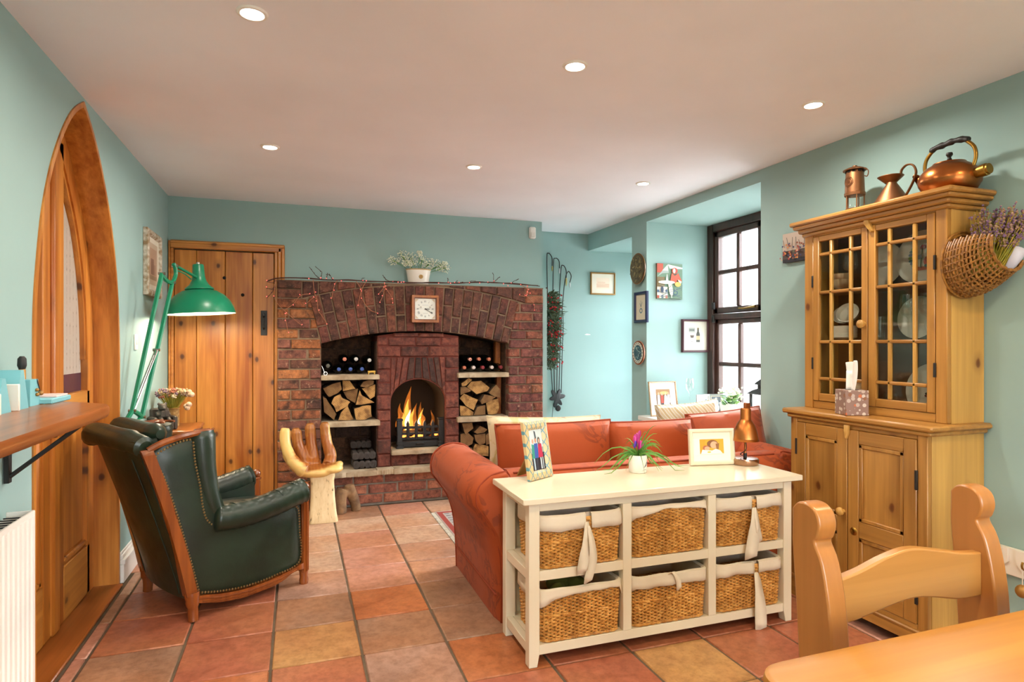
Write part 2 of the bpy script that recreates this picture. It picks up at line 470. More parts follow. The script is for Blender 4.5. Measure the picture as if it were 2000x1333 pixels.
for r in range(-3, 15):
    for c in range(-3, 8):
        xa, xb = X0+c*SX, X0+(c+1)*SX
        yb, ya = Y0-r*SY, Y0-(r+1)*SY
        left = -0.86 if 2.6 < (ya+yb)/2 < 3.8 else XL+0.003
        xa = max(xa, left); xb = min(xb, XR+0.6 if r < -1 else XR-0.004)
        if r == -1 and c < 6: yb = min(yb, 4.975)
        if r < -1 and xa < 2.02: continue
        if r == -3: yb = min(yb, 5.54)
        if xb-xa < 0.03 or yb-ya < 0.03: continue
        gx, gy = 0.011, 0.006
        w, d = round(xb-xa-gx, 3), round(yb-ya-gy, 3)
        k = TM.get((c, r)) or rnd.choice('RROPDG' if c > 2 else 'ROPDGB')
        key = (w, d, k)
        if key not in tcache:
            m = MB().box(-w/2, w/2, -d/2, d/2, -0.016, 0, 0.0045)
            o = m.build('tile', M['tile'+k], floor); tcache[key] = o.data
        else:
            o = link('tile', tcache[key], floor)
        o.location = ((xa+xb)/2, (ya+yb)/2, rnd.uniform(-0.001, 0.0))
        o.rotation_euler = (rnd.uniform(-.0022, .0022), rnd.uniform(-.0022, .0022), 0)
# ---- ceiling
struct(MB().box(-1.3, 3.6, YR, 5.7, ZC, ZC+0.12).build('ceiling', M['ceil'], smooth=False))
# ---- left wall with the pointed opening
AR = [(3.783,0),(3.783,1.2),(3.768,1.42),(3.735,1.6),(3.686,1.754),(3.615,1.91),(3.532,2.036),(3.432,2.165),(3.33,2.262),(3.20,2.352)]
AL = [(2.641,0),(2.641,1.23),(2.648,1.42),(2.678,1.6),(2.725,1.78),(2.8,1.95),(2.891,2.09),(2.994,2.21),(3.09,2.29),(3.20,2.352)]
wl_ = [(YR,0)] + AL[:-1] + AR[::-1] + [(YB,0),(YB,ZC),(YR,ZC)]
struct(MB().prism(wl_, XL, XL-0.3, 'x').build('wall_left', M['wall'], smooth=False))
struct(MB().box(-1.29, -1.2, 2.4, 4.0, 0, ZC).build('wall_lobby', M['plaster'], smooth=False))
b = MB()
for z0, z1, t in ((0, 0.10, 0.020), (0.10, 0.125, 0.026), (0.125, 0.15, 0.014), (0.15, 0.165, 0.008)):
    b.box(XL, XL+t, 3.80, YD-0.04, z0, z1, 0.003)
struct(b.build('baseboard_left', M['white']))
# ---- back wall: door wall, above the fireplace, chimney flank; recess wall
b = MB()
b.box(-1.2, -0.872, YD, YB, 0, ZC); b.box(-0.872, -0.142, YD, YB, 2.0, ZC); b.box(-0.142, 2.07, YD, YB, 1.765, ZC)
b.box(-0.872, -0.142, YD+0.09, YB, 0, 2.0)
b.box(2.03, 2.07, 5.0, YB, 0, 1.765)
struct(b.build('wall_back', M['wall'], smooth=False))
struct(MB().box(-1.2, 3.6, YB, YB+0.15, 0, ZC).build('wall_recess', M['wall'], smooth=False))
# ---- right wall: thick stone wall with the alcove and the window recess
b = MB()
b.box(XR, 3.6, YR, 3.13, 0, ZC)
b.box(XR, 3.6, 3.13, 4.463, 0, 0.655); b.box(XR, 3.6, 3.13, 4.463, 2.292, ZC)
b.box(XR, 3.6, 4.463, 4.70, 0, ZC)
b.box(XR, 3.6, 4.70, YB, 2.205, ZC)
b.box(3.40, 3.55, 4.70, YB, 0, 0.35); b.box(3.40, 3.55, 4.70, 4.78, 0.35, 2.205); b.box(3.40, 3.55, 5.46, YB, 0.35, 2.205); b.box(3.40, 3.55, 4.78, 5.46, 2.1, 2.205)
struct(b.build('wall_right', M['wall'], smooth=False))
b = MB()
b.box(-1.2, -0.25, YR-0.15, YR, 0, ZC); b.box(2.15, 3.6, YR-0.15, YR, 0, ZC); b.box(-0.25, 2.15, YR-0.15, YR, 2.2, ZC); b.box(-0.25, 2.15, YR-0.15, YR, 0, 0.08)
struct(b.build('wall_front', M['wall'], smooth=False))
# unseen glazed doors, added behind the camera to let in more daylight
w = sthing('added_window', (0.95, YR-0.08, 0.08))
for x0 in (-1.2, -0.04, 1.12): MB().box(x0, x0+0.08, -0.04, 0.04, 0, 2.12, 0.005).build('frame', M['white'], w)
for z0 in (0, 2.04): MB().box(-1.2, 1.2, -0.035, 0.035, z0, z0+0.08, 0.005).build('frame_rail', M['white'], w)
for x0 in (-1.13, 0.03): MB().box(x0, x0+1.1, -0.004, 0.004, 0.06, 2.06).build('pane', M['winglass'], w)

# ---- window in the deep recess
def sash(par, y0, y1, z0, z1, cols, rows, x=3.36, st=0.05, mul=0.034):
    f = MB()
    f.box(x, x+0.05, y0, y0+st, z0, z1, 0.006); f.box(x, x+0.05, y1-st, y1, z0, z1, 0.006)
    f.box(x, x+0.05, y0, y1, z0, z0+st, 0.006); f.box(x, x+0.05, y0, y1, z1-st, z1, 0.006)
    sf = f.build('sash', M['darkwin'], par, world=True)
    yy = [lerp(y0+st, y1-st, i/cols) for i in range(cols+1)]; zz = [lerp(z0+st, z1-st, i/rows) for i in range(rows+1)]
    for y in yy[1:-1]: MB().box(x+0.004, x+0.046, y-mul/2, y+mul/2, z0+st, z1-st, 0.008).build('glazing_bar', M['darkwin'], sf, world=True)
    for z in zz[1:-1]: MB().box(x+0.006, x+0.044, y0+st, y1-st, z-mul/2, z+mul/2, 0.008).build('glazing_bar', M['darkwin'], sf, world=True)
    for i in range(cols):
        for j in range(rows): MB().box(x+0.023, x+0.027, yy[i], yy[i+1], zz[j], zz[j+1]).build('pane', M['winglass'], sf, world=True)
win = sthing('window_1', (3.38, 3.8, 0.70))
fr = MB()
for y0, y1 in ((3.13, 3.2), (4.385, 4.463)): fr.box(3.335, 3.45, y0, y1, 0.69, 2.292, 0.006)
fr.box(3.335, 3.45, 3.2, 4.385, 2.225, 2.292, 0.006); fr.box(3.335, 3.45, 3.2, 4.385, 0.69, 0.735, 0.006); fr.box(3.335, 3.45, 3.2, 4.385, 1.485, 1.53, 0.006)
fr.box(3.335, 3.45, 3.765, 3.815, 0.735, 2.225, 0.006)
fr.build('frame', M['darkwin'], win, world=True)
for y0, y1 in ((3.2, 3.765), (3.815, 4.385)):
    sash(win, y0, y1, 1.535, 2.225, 2, 2, 3.35); sash(win, y0, y1, 0.735, 1.485, 2, 2, 3.365, 0.038)
hg = MB()
for z in (1.49, 1.60): hg.box(3.325, 3.345, 4.36, 4.39, z-0.03, z+0.03, 0.004)
hg.build('hinge', M['black'], win, world=True)
hd = MB().tube([(3.335, 4.06, 1.565), (3.325, 4.0, 1.56), (3.325, 3.86, 1.57)], [0.005, 0.006, 0.009], 8)
hd.build('stay_bar', M['brass'], win, world=True)
win2 = sthing('window_2', (3.45, 5.12, 0.35))
fr = MB()
for y0 in (4.78, 5.10, 5.42): fr.box(3.42, 3.48, y0, y0+0.04, 0.35, 2.1, 0.004)
for z0 in (0.35, 0.9, 1.5, 2.06): fr.box(3.425, 3.475, 4.78, 5.46, z0, z0+0.04, 0.004)
fr.build('frame', M['darkwin'], win2, world=True)
MB().box(3.448, 3.452, 4.79, 5.45, 0.36, 2.09).build('pane', M['winglass'], win2, world=True)
# white sill board, reaching a little into the room
struct(MB().box(2.655, 3.345, 3.135, 4.46, 0.655, 0.69, 0.004).build('trim_1', M['white']))

# ---- pointed double door in the left wall
d1 = sthing('door_1', (-1.0, 3.21, 0))
def off(path, d, cx=3.21, cz=0.9):
    out = []
    for i, (y, z) in enumerate(path):
        a = path[max(i-1, 0)]; c = path[min(i+1, len(path)-1)]
        t = Vector((c[0]-a[0], c[1]-a[1])).normalized(); n = Vector((-t.y, t.x))
        if n.dot(Vector((cx-y, cz-z))) < 0: n = -n
        out.append((y+n.x*d, z+n.y*d))
    return out
def band(m, pa, pb, x0, x1):
    n = len(pa); vs = []
    for p, q in zip(pa, pb): vs += [(x0, p[0], p[1]), (x0, q[0], q[1]), (x1, q[0], q[1]), (x1, p[0], p[1])]
    fs = [(0,1,2,3), tuple(4*(n-1)+k for k in (3,2,1,0))]
    for i in range(n-1):
        for k in range(4): fs.append((4*i+k, 4*i+(k+1)%4, 4*i+4+(k+1)%4, 4*i+4+k))
    return m.add(vs, fs)
ARd = cr2(AR[1:], 4); ALd = cr2(AL[1:], 4)
ARd = [AR[0]] + ARd; ALd = [AL[0]] + ALd
rin = off(ARd, 0.022); rin[-1] = (3.205, 2.315); lin = off(ALd, 0.022); lin[-1] = (3.205, 2.315)
band(MB(), ARd, rin, -0.884, -1.06).build('door_lining', M['pine_y'], d1, world=True, smooth=False)
band(MB(), ALd, lin, -0.884, -1.06).build('door_lining', M['pine_y'], d1, world=True, smooth=False)
def clipx(path, lim, side):
    """keep the part of an arch path whose y is beyond lim"""
    return [p for p in path if (p[0] > lim if side > 0 else p[0] < lim)]
MB().box(-1.075, -1.055, 2.64, 3.79, 0.02, 2.0).build('back_board', M['plaster'], d1, world=True)
for side, path, innr in ((1, ARd, rin), (-1, ALd, lin)):
    ys = (3.24, 3.33) if side > 0 else (3.085, 3.165)
    zt = 2.19 if side > 0 else 2.2
    MB().box(-1.05, -1.0, ys[0], ys[1], 0.012, zt, 0.004).build('stile', M['pine'], d1, world=True)
    a = [p for p in innr if p[1] > 0.012]; a = [(innr[0][0], 0.012)] + a
    a = [p for p in a if p[1] < 2.26]
    bb = off(a, 0.095)
    band(MB(), a, bb, -1.0, -1.05).build('curved_stile', M['pine'], d1, world=True, smooth=False)
    c2 = off(a, 0.112)
    band(MB(), [p for p in bb if p[1] > 1.0], [q for p, q in zip(bb, c2) if p[1] > 1.0], -1.008, -1.04).build('glazing_bead', M['pine'], d1, world=True, smooth=False)
    y0, y1 = (3.33, 3.70) if side > 0 else (2.72, 3.085)
    for z0, z1 in ((0.012, 0.26), (0.90, 1.045)):
        MB().box(-1.05, -1.0, y0, y1, z0, z1, 0.004).build('rail', M['pine_h'], d1, world=True)
    f = MB()
    for (p0, p1, q0, q1) in ((y0, y0+0.03, 0.26, 0.90), (y1-0.03, y1, 0.26, 0.90), (y0, y1, 0.26, 0.29), (y0, y1, 0.87, 0.90)):
        f.box(-1.035, -1.006, p0, p1, q0, q1, 0.008)
    f.build('panel_moulding', M['pine'], d1, world=True)
    MB().box(-1.045, -1.022, y0+0.028, y1-0.028, 0.288, 0.872, 0.02).build('panel', M['pine'], d1, world=True)
    if side > 0: gp = [(3.33,1.135),(3.66,1.135),(3.655,1.37),(3.61,1.616),(3.51,1.828),(3.38,1.99),(3.33,2.06)]
    else: gp = [(3.085,1.135),(2.76,1.135),(2.765,1.37),(2.81,1.616),(2.91,1.828),(3.04,1.99),(3.085,2.04)]
    MB().prism(gp, -1.028, -1.032, 'x').build('glass_pane', M['lace'], d1, world=True, smooth=False)
    MB().prism([(gp[0][0],1.045),(gp[1][0],1.045),(gp[1][0],1.135),(gp[0][0],1.135)], -1.026, -1.032, 'x').build('coloured_pane', M['purple'], d1, world=True, smooth=False)
MB().box(-1.03, -0.985, 3.165, 3.24, 0.012, 2.24, 0.01).build('astragal', M['pine'], d1, world=True)
kb = MB()
for y in (3.14, 3.275): kb.lathe([(0.0,-0.02),(0.017,-0.018),(0.019,-0.004),(0.012,0.004),(0.01,0.016)], 12, (-0.986, y, 0.895), Matrix.Rotation(-PI/2, 4, 'Y'))
kb.build('catch', M['black'], d1, world=True)
struct(MB().box(-1.07, -0.866, 2.66, 3.765, -0.004, 0.012, 0.004).build('trim_2', M['shelfw']))

# ---- planked door beside the fireplace
d2 = sthing('door_2', (-0.5, YD, 0))
fr = MB()
fr.box(-0.872, -0.085, 5.085, YD+0.01, 1.985, 2.045, 0.006); fr.box(-0.872, -0.085, 5.075, 5.10, 2.02, 2.04, 0.006)
fr.box(-0.885, -0.872, 5.09, YD+0.01, 0, 2.04, 0.003); fr.box(-0.872, -0.852, 5.10, YD+0.03, 0, 1.99, 0.004)
fr.build('architrave', M['pine_x'], d2, world=True)
fr = MB()
for x0, x1, y in ((-0.16, -0.135, 5.095), (-0.135, -0.108, 5.085), (-0.108, -0.085, 5.078)): fr.box(x0, x1, y, YD+0.01, 0, 2.02, 0.006)
fr.build('architrave_side', M['pine_y'], d2, world=True)
px = [-0.85, -0.702, -0.507, -0.315, -0.162]
for i in range(4):
    o = MB().box(px[i]+0.0015, px[i+1]-0.0015, 5.112, 5.15, 0.01, 1.978, 0.004).build('plank', M['pine_y'], d2, world=True)
h = MB().box(-0.258, -0.212, 5.104, 5.113, 1.345, 1.535, 0.002)
h.build('latch_plate', M['black'], d2, world=True)
h = MB().tube([(-0.235, 5.106, 1.49), (-0.235, 5.075, 1.475), (-0.235, 5.07, 1.44), (-0.235, 5.075, 1.41), (-0.235, 5.106, 1.395)], 0.008, 8)
h.box(-0.243, -0.227, 5.085, 5.106, 1.49, 1.515, 0.003)
h.build('latch_handle', M['black'], d2, world=True)
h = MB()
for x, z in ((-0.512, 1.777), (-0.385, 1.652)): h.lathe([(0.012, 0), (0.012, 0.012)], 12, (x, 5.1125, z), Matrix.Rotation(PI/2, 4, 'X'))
h.build('hole_shade_disc', M['soot'], d2, world=True)  # solid dark discs, painting the shade inside the knot holes

# ---- recessed ceiling lamps
LAMPW = 8.5
M['lampglow'] = emis('lamp_glow', (1.0, 0.93, 0.82, 1), 14.0)
def downlight(x, y, label, e=1.0, lc=(1.0, 0.90, 0.78)):
    t = thing('downlight', label, 'downlight', (x, y, ZC), 0, 'recessed ceiling downlights')
    MB().lathe([(0.036,-0.004),(0.038,-0.007),(0.047,-0.006),(0.050,0.0)], 24, caps=False).build('trim_ring', M['white'], t)
    MB().lathe([(0.0,-0.0035),(0.037,-0.0035)], 24, caps=False).build('lamp', M['lampglow'], t)
    l = bpy.data.lights.new('downlight_light', 'AREA'); l.shape = 'DISK'; l.size = 0.08
    l.energy = LAMPW*e; l.color = lc; l.spread = math.radians(170)
    o = bpy.data.objects.new('downlight_light', l); col.objects.link(o); o.parent = t; o.location = (0, 0, -0.012)
for x, y, lb in ((-0.137, 2.2, 'recessed downlight nearest the top left corner of the ceiling'),
                 (1.03, 2.2, 'large glowing recessed downlight in the middle of the ceiling above the sofa'),
                 (2.22, 2.2, 'recessed downlight nearest the pine dresser and the right wall'),
                 (-0.137, 3.66, 'recessed downlight in the ceiling above the planked door side'),
                 (1.03, 3.66, 'recessed downlight in the ceiling before the fireplace clock'),
                 (2.22, 3.66, 'recessed downlight in the ceiling near the window recess')):
    downlight(x, y, lb)
for x, y, lb in ((-0.137, 0.74, 'left'), (1.03, 0.74, 'middle'), (2.22, 0.74, 'right'), (-0.137, -0.72, 'far left'), (1.03, -0.72, 'far middle'), (2.22, -0.72, 'far right')):
    downlight(x, y, 'added unseen recessed downlight over the dining end of the room, %s' % lb, 1.15, (1.0, 0.76, 0.48))  # out of view, added to throw warm light from the camera's end

# ================================================================== FIREPLACE
FY = 4.98
fp = thing('fireplace', 'wide red brick fireplace with arched lintel, log niches and lit grate', 'fireplace', (0.95, FY, 0))
rb = random.Random(11)
def brick(poly, mat, y=FY, dep=0.10, jit=0.008, bev=0.008, name='brick'):
    """one brick from its face outline, joints already taken off"""
    cx = sum(p[0] for p in poly)/len(poly); cz = sum(p[1] for p in poly)/len(poly)
    m = MB().prism([(p[0]-cx, p[1]-cz) for p in poly], 0, dep, 'y', bev)
    o = m.build(name, mat, fp, angle=25)
    o.location = (cx-0.95, y+rb.uniform(-jit, jit)-FY, cz)
    o.rotation_euler = (rb.uniform(-.012, .012), 0, rb.uniform(-.014, .014))
    return o
def rect(x0, x1, z0, z1, j=0.005):
    q = lambda: rb.uniform(-0.0025, 0.0025)
    return [(x0+j+q(), z0+j+q()), (x1-j+q(), z0+j+q()), (x1-j+q(), z1-j+q()), (x0+j+q(), z1-j+q())]
# cores (mortar seen in the joints)
ACX, ACZ, R1, R2 = 0.945, -1.573, 2.953, 3.326
def arc(R, a): return (ACX+R*math.sin(a), ACZ+R*math.cos(a))
AH = math.asin(0.762/R1)
core = MB()
core.box(-0.135, 0.178, FY+0.012, 5.5, 0, 1.285); core.box(1.712, 2.026, FY+0.012, 5.5, 0, 1.285)
al = [arc(R1+0.004, -AH+2*AH*i/24) for i in range(25)]
core.prism([(-0.135, 1.27), (0.178, 1.27)] + al + [(1.712, 1.27), (2.026, 1.27), (2.026, 1.758), (-0.135, 1.758)], FY+0.012, 5.13, 'y')
core.build('mortar_bed', M['mortar'], fp, world=True, smooth=False)
# back of the niches and flue throat
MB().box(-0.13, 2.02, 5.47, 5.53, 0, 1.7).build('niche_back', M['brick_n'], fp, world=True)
MB().prism([(0.178, 1.27)] + al + [(1.712, 1.27), (1.712, 1.7), (0.178, 1.7)], 5.14, 5.48, 'y').build('lintel_core', M['soot'], fp, world=True, smooth=False)
# piers
CH = 0.0775
def pier(xa, xb, mat, zmax, cut):
    z = 0.0; i = 0
    while z < zmax - 0.02:
        z1 = min(z+CH, zmax); sp = [xa, xb]
        w = xb-xa
        f = (0.66, 0.34, 0.5, 0.72, 0.3)[i % 5]
        sp = [xa, xa+w*f+rb.uniform(-.01, .01), xb]
        if cut: sp = [xa, xa+w*(1-f), xb]
        for k in range(len(sp)-1):
            p = rect(sp[k], sp[k+1], z, z1)
            if z1 > 1.28:           # follow the skewback
                t = lambda zz: (zz-1.28)/(1.66-1.28)*0.085
                if not cut and k == 1: p[1] = (p[1][0]-max(0, t(p[1][1])), p[1][1]); p[2] = (p[2][0]-max(0, t(p[2][1])), p[2][1])
                if cut and k == 0: p[0] = (p[0][0]+max(0, t(p[0][1])), p[0][1]); p[3] = (p[3][0]+max(0, t(p[3][1])), p[3][1])
            brick(p, mat)
        z = z1; i += 1
pier(-0.14, 0.183, M['brick_l'], 1.6275, False)
pier(1.707, 2.03, M['brick_r'], 1.6275, True)
# arch of upright bricks
NV = 21
for i in range(NV):
    a0 = -AH+2*AH*i/NV; a1 = -AH+2*AH*(i+1)/NV; g = 0.0045/R1
    sp = 0.60 if i % 2 else 0.36
    for u0, u1 in ((0, sp), (sp, 1)):
        ra = lerp(R1, R2, u0)+0.004; rc = lerp(R1, R2, u1)-0.004
        brick([arc(ra, a0+g), arc(ra, a1-g), arc(rc, a1-g), arc(rc, a0+g)], M['brick_a'])
# filling course between the arch and the top
ztop = 1.765
xs = [-0.14, 0.04, 0.16, 0.30, 0.44, 0.56, 0.70] ; xs2 = [1.19, 1.33, 1.46, 1.60, 1.74, 1.86, 2.03]
def ext(x):
    if x < 0.09: return 1.6275
    if x > 1.80: return 1.6275
    return ACZ+math.sqrt(R2*R2-(x-ACX)**2)+0.002
for L, mt in ((xs, M['brick_l']), (xs2, M['brick_r'])):
    for i in range(len(L)-1):
        a, c = L[i], L[i+1]
        zc_ = 1.70
        p = [(a+.004, ext(a)+.004), (c-.004, ext(c)+.004), (c-.004, ztop-.004), (a+.004, ztop-.004)]
        if p[2][1]-max(p[0][1], p[1][1]) < 0.008: continue
        if ext(a) < 1.65 and ext(c) < 1.65:
            brick([p[0], p[1], (c-.004, 1.695), (a+.004, 1.695)], mt); brick([(a+.004, 1.702), (c-.004, 1.702), p[2], p[3]], mt)
        else: brick(p, M['brick_a'])
MB().box(-0.14, 2.03, FY+0.004, 5.13, 1.755, 1.766, 0.003).build('top_ledge', M['mortar'], fp, world=True)
# middle: chimney wall with the small arched opening, a little back from the big arch
CY = 5.03
OX0, OX1, OS = 0.72, 1.167, 0.80
ocx = (OX0+OX1)/2; oh = (OX1-OX0)/2
def oarc(k, r=0.0): a = PI*k; return (ocx-(oh+r)*math.cos(a), OS+(0.19+r)*math.sin(a))
op = [(OX1, 0.40)] + [oarc(1-i/20) for i in range(21)] + [(OX0, 0.40)]
mid = MB().prism([(0.616, 0.26)] + [(0.616, 1.345), (0.8, 1.37), (1.09, 1.37), (1.284, 1.345), (1.284, 0.26), (OX1, 0.26)] + op + [(OX0, 0.26)], CY+0.01, 5.48, 'y')
mid.build('chimney_core', [M['mortar_red']], fp, world=True, smooth=False)
MB().box(0.66, 1.24, 5.44, 5.478, 0.3, 1.05).build('fire_back', M['soot'], fp, world=True)
lin_ = MB()
band_ = [oarc(i/20, -0.004) for i in range(21)]
pin = [(OX0+0.004, 0.42)] + band_ + [(OX1-0.004, 0.42)]; pout = [(OX0, 0.42)] + [oarc(i/20) for i in range(21)] + [(OX1, 0.42)]
vs = []; 
for p, q in zip(pin, pout): vs += [(p[0], 5.05, p[1]), (q[0], 5.05, q[1]), (q[0], 5.45, q[1]), (p[0], 5.45, p[1])]
fs = []
for i in range(len(pin)-1):
    for k in range(4): fs.append((4*i+k, 4*i+(k+1)%4, 4*i+4+(k+1)%4, 4*i+4+k))
MB().add(vs, fs).build('firebox_lining', M['soot'], fp, world=True)
for xa, xb in ((0.611, OX0), (OX1, 1.289)):
    z = 0.285
    for hh in (0.105, 0.12, 0.145, 0.09, 0.12, 0.10, 0.11, 0.10):
        brick(rect(xa, xb, z, z+hh, 0.004), M['brick_c'], CY, 0.09); z += hh
NS = 9
for i in range(NS):
    g = 0.006
    t0, t1 = 0.06+0.88*i/NS+g, 0.06+0.88*(i+1)/NS-g
    top = lambda t: min(1.215, oarc(t, 0.24)[1])
    p0, p1 = oarc(t0, 0.006), oarc(t1, 0.006)
    q = lambda t: (max(OX0+0.004, min(OX1-0.004, lerp(OX0, OX1, (t-0.06)/0.88))), 1.168)
    brick([p0, p1, (q(t1)[0]-0.002, 1.168), (q(t0)[0]+0.002, 1.168)], M['brick_soot'] if 3 <= i <= 7 else M['brick_c'], CY, 0.09, 0.004)
for z0, z1, cuts in ((1.175, 1.262, (0.611, 0.80, 1.03, 1.289)), (1.262, 1.335, (0.611, 0.70, 0.92, 1.13, 1.289)), (1.335, 1.372, (0.74, 0.95, 1.16))):
    for k in range(len(cuts)-1): brick(rect(cuts[k], cuts[k+1], z0, z1, 0.004), M['brick_c'], CY, 0.09)
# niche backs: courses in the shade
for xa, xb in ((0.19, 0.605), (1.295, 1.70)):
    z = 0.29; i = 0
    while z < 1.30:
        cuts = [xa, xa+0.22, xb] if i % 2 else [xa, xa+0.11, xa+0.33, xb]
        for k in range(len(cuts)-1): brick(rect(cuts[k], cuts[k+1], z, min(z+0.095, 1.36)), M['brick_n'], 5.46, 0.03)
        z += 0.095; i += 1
# sides of the niches
for x0, x1 in ((0.176, 0.186), (0.608, 0.618), (1.283, 1.292), (1.704, 1.714)):
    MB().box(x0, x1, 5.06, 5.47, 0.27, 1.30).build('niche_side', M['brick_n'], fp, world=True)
MB().box(1.655, 1.70, 5.15, 5.21, 0.285, 1.005, 0.006).build('timber_post', M['shelfw'], fp, world=True)
MB().box(1.652, 1.70, 5.17, 5.23, 1.04, 1.32, 0.006).build('timber_post', M['shelfw'], fp, world=True)
# stone slabs
def slab(x0, x1, y0, y1, z0, z1, nm='stone_slab'):
    m = MB(); n = 14
    pf = [(lerp(x0, x1, i/n), y0+rb.uniform(-.008, .008)) for i in range(n+1)]
    m.prism(pf + [(x1, y1), (x0, y1)], z1, z0, 'z', 0.004)
    m.build(nm, M['stone'], fp, world=True)
slab(0.180, 0.625, 4.975, 5.46, 0.998, 1.036, 'stone_shelf'); slab(0.180, 0.628, 4.975, 5.46, 0.632, 0.672, 'stone_shelf')
slab(1.268, 1.708, 4.975, 5.46, 0.998, 1.036, 'stone_shelf'); slab(1.262, 1.704, 4.975, 5.46, 0.628, 0.668, 'stone_shelf')
slab(0.186, 0.60, 4.93, 5.47, 0.245, 0.284); slab(0.60, 0.735, 4.935, 5.06, 0.247, 0.287); slab(0.735, 1.30, 4.93, 5.08, 0.244, 0.288); slab(1.30, 1.705, 4.935, 5.47, 0.245, 0.284)
slab(0.722, 1.165, 4.985, 5.45, 0.385, 0.42, 'fire_sill')
MB().box(0.725, 1.162, 5.045, 5.4, 0.28, 0.39).build('sill_base', M['brick_c'], fp, world=True)
for k in range(2): brick(rect(0.725+0.22*k, 0.94+0.222*k, 0.29, 0.384, 0.003), M['brick_c'], 5.03, 0.06)
# plinth
MB().box(0.186, 1.704, FY+0.012, 5.4, 0, 0.247).build('plinth_core', M['mortar_grey'], fp, world=True)
for r in range(3):
    x = 0.19-(0.12 if r % 2 else 0.0)-rb.uniform(0, .04)
    while x < 1.70:
        a, c = max(x, 0.19), min(x+0.235, 1.70)
        if c-a > 0.03: brick(rect(a, c, 0.012+r*0.079, 0.012+(r+1)*0.079, 0.006), M['brick_p'], FY, 0.08, 0.003)
        x += 0.237
# ---- grate, fuel and flames
gr = thing('fire_grate', 'black cast iron fire grate with upright bars in the brick hearth', 'fire grate', (0.955, 5.13, 0.421))
def G(): return MB()
for x in (0.80, 1.145):
    m = G().box(x-0.022, x+0.022, 5.075, 5.115, 0.46, 0.655, 0.004).box(x-0.028, x+0.028, 5.07, 5.12, 0.645, 0.664, 0.006)
    m.box(x-0.026, x+0.026, 5.07, 5.12, 0.45, 0.47, 0.004).box(x-0.03, x+0.03, 5.06, 5.13, 0.421, 0.44, 0.004).box(x-0.023, x+0.023, 5.07, 5.12, 0.435, 0.455, 0.008)
    m.build('grate_post', M['iron'], gr, world=True)
for x in (0.868, 0.937, 1.006, 1.075):
    G().prism([(x-0.013, 0.49), (x+0.013, 0.49), (x+0.013, 0.62), (x, 0.648), (x-0.013, 0.62)], 5.08, 5.092, 'y', 0.003).build('grate_bar', M['iron'], gr, world=True)
for z in (0.497, 0.537, 0.588): G().box(0.82, 1.13, 5.092, 5.104, z-0.011, z+0.011, 0.003).build('cross_bar', M['iron'], gr, world=True)
bs = G()
for x in (0.868, 0.937, 1.006, 1.075):
    for z in (0.497, 0.537, 0.588): bs.ell((x, 5.079, z), 0.005, 0.004, 0.005, 8, 6)
bs.build('rivets', M['iron'], gr, world=True)
pan = G().box(0.815, 1.13, 5.085, 5.13, 0.423, 0.475, 0.008)
pan.tube([(0.935, 5.08, 0.447), (0.945, 5.07, 0.456), (0.97, 5.066, 0.459), (0.995, 5.07, 0.456), (1.005, 5.08, 0.447)], 0.006, 8)
pan.build('ash_pan', M['iron'], gr, world=True)
G().box(0.80, 1.15, 5.11, 5.36, 0.475, 0.49).build('basket_floor', M['iron'], gr, world=True)
M['coal'] = plain('charred_wood', '#1c1310', 0.9, bump=0.6, bs=60)
M['ember'] = emis('ember', (1.0, 0.22, 0.03, 1), 5.0)
rc_ = random.Random(5)
for k, (x, y, z, a) in enumerate([(0.93, 5.2, 0.53, 0.3), (1.0, 5.25, 0.535, -0.5), (0.95, 5.22, 0.585, 1.9), (0.88, 5.26, 0.575, 0.9), (1.06, 5.2, 0.55, 1.4)]):
    m = MB(); L = 0.13; d = Vector((math.cos(a), math.sin(a)*0.5, 0.1)).normalized()
    m.tube([Vector((x, y, z))+d*(L*(t-0.5)*1.6) for t in (0, .2, .4, .6, .8, 1)], [0.025+rc_.uniform(-.006, .009) for _ in range(6)], 8)
    tag(m.build('burning_log', M['coal'], None), ('charred log glowing in the grate, front', 'charred log lying deep in the grate', 'charred log on top of the fire crosswise', 'charred log under the big flame', 'charred log at the right end of the grate')[k], 'log', 'logs burning in the grate')
em = MB()
for _ in range(40): em.ell((rc_.uniform(.83, 1.12), rc_.uniform(5.13, 5.3), rc_.uniform(.495, .53)), rc_.uniform(.010, .018), nu=6, nv=4)
e_ = em.build('embers', M['ember']); tag(e_, 'glowing orange embers in the bottom of the grate', 'embers'); e_['kind'] = 'stuff'
def flamemat(name, c, s, a):
    k = N(name); v = k.coord((9, 9, 3)); ns = k.noise(v, 2.5, 3.0, 0.6)
    tr = k.n('BsdfTransparent'); e = k.n('Emission', {'Color': c, 'Strength': s})
    f = k.math('MULTIPLY', k.ramp(ns, [(0.35, (0.35,)*3+(1,)), (0.6, (1, 1, 1, 1))]).outputs[0], a)
    mx = k.n('MixShader', {0: f}); k.t.links.new(tr.outputs[0], mx.inputs[1]); k.t.links.new(e.outputs[0], mx.inputs[2])
    k.t.links.new(mx.outputs[0], k.out.inputs[0]); return k.m
M['fl_out'] = flamemat('flame_outer', (1.0, 0.25, 0.03, 1), 1.4, 0.20)
M['fl_mid'] = flamemat('flame_middle', (1.0, 0.42, 0.06, 1), 3.0, 0.36)
M['fl_in'] = flamemat('flame_core', (1.0, 0.75, 0.3, 1), 9.0, 0.8)
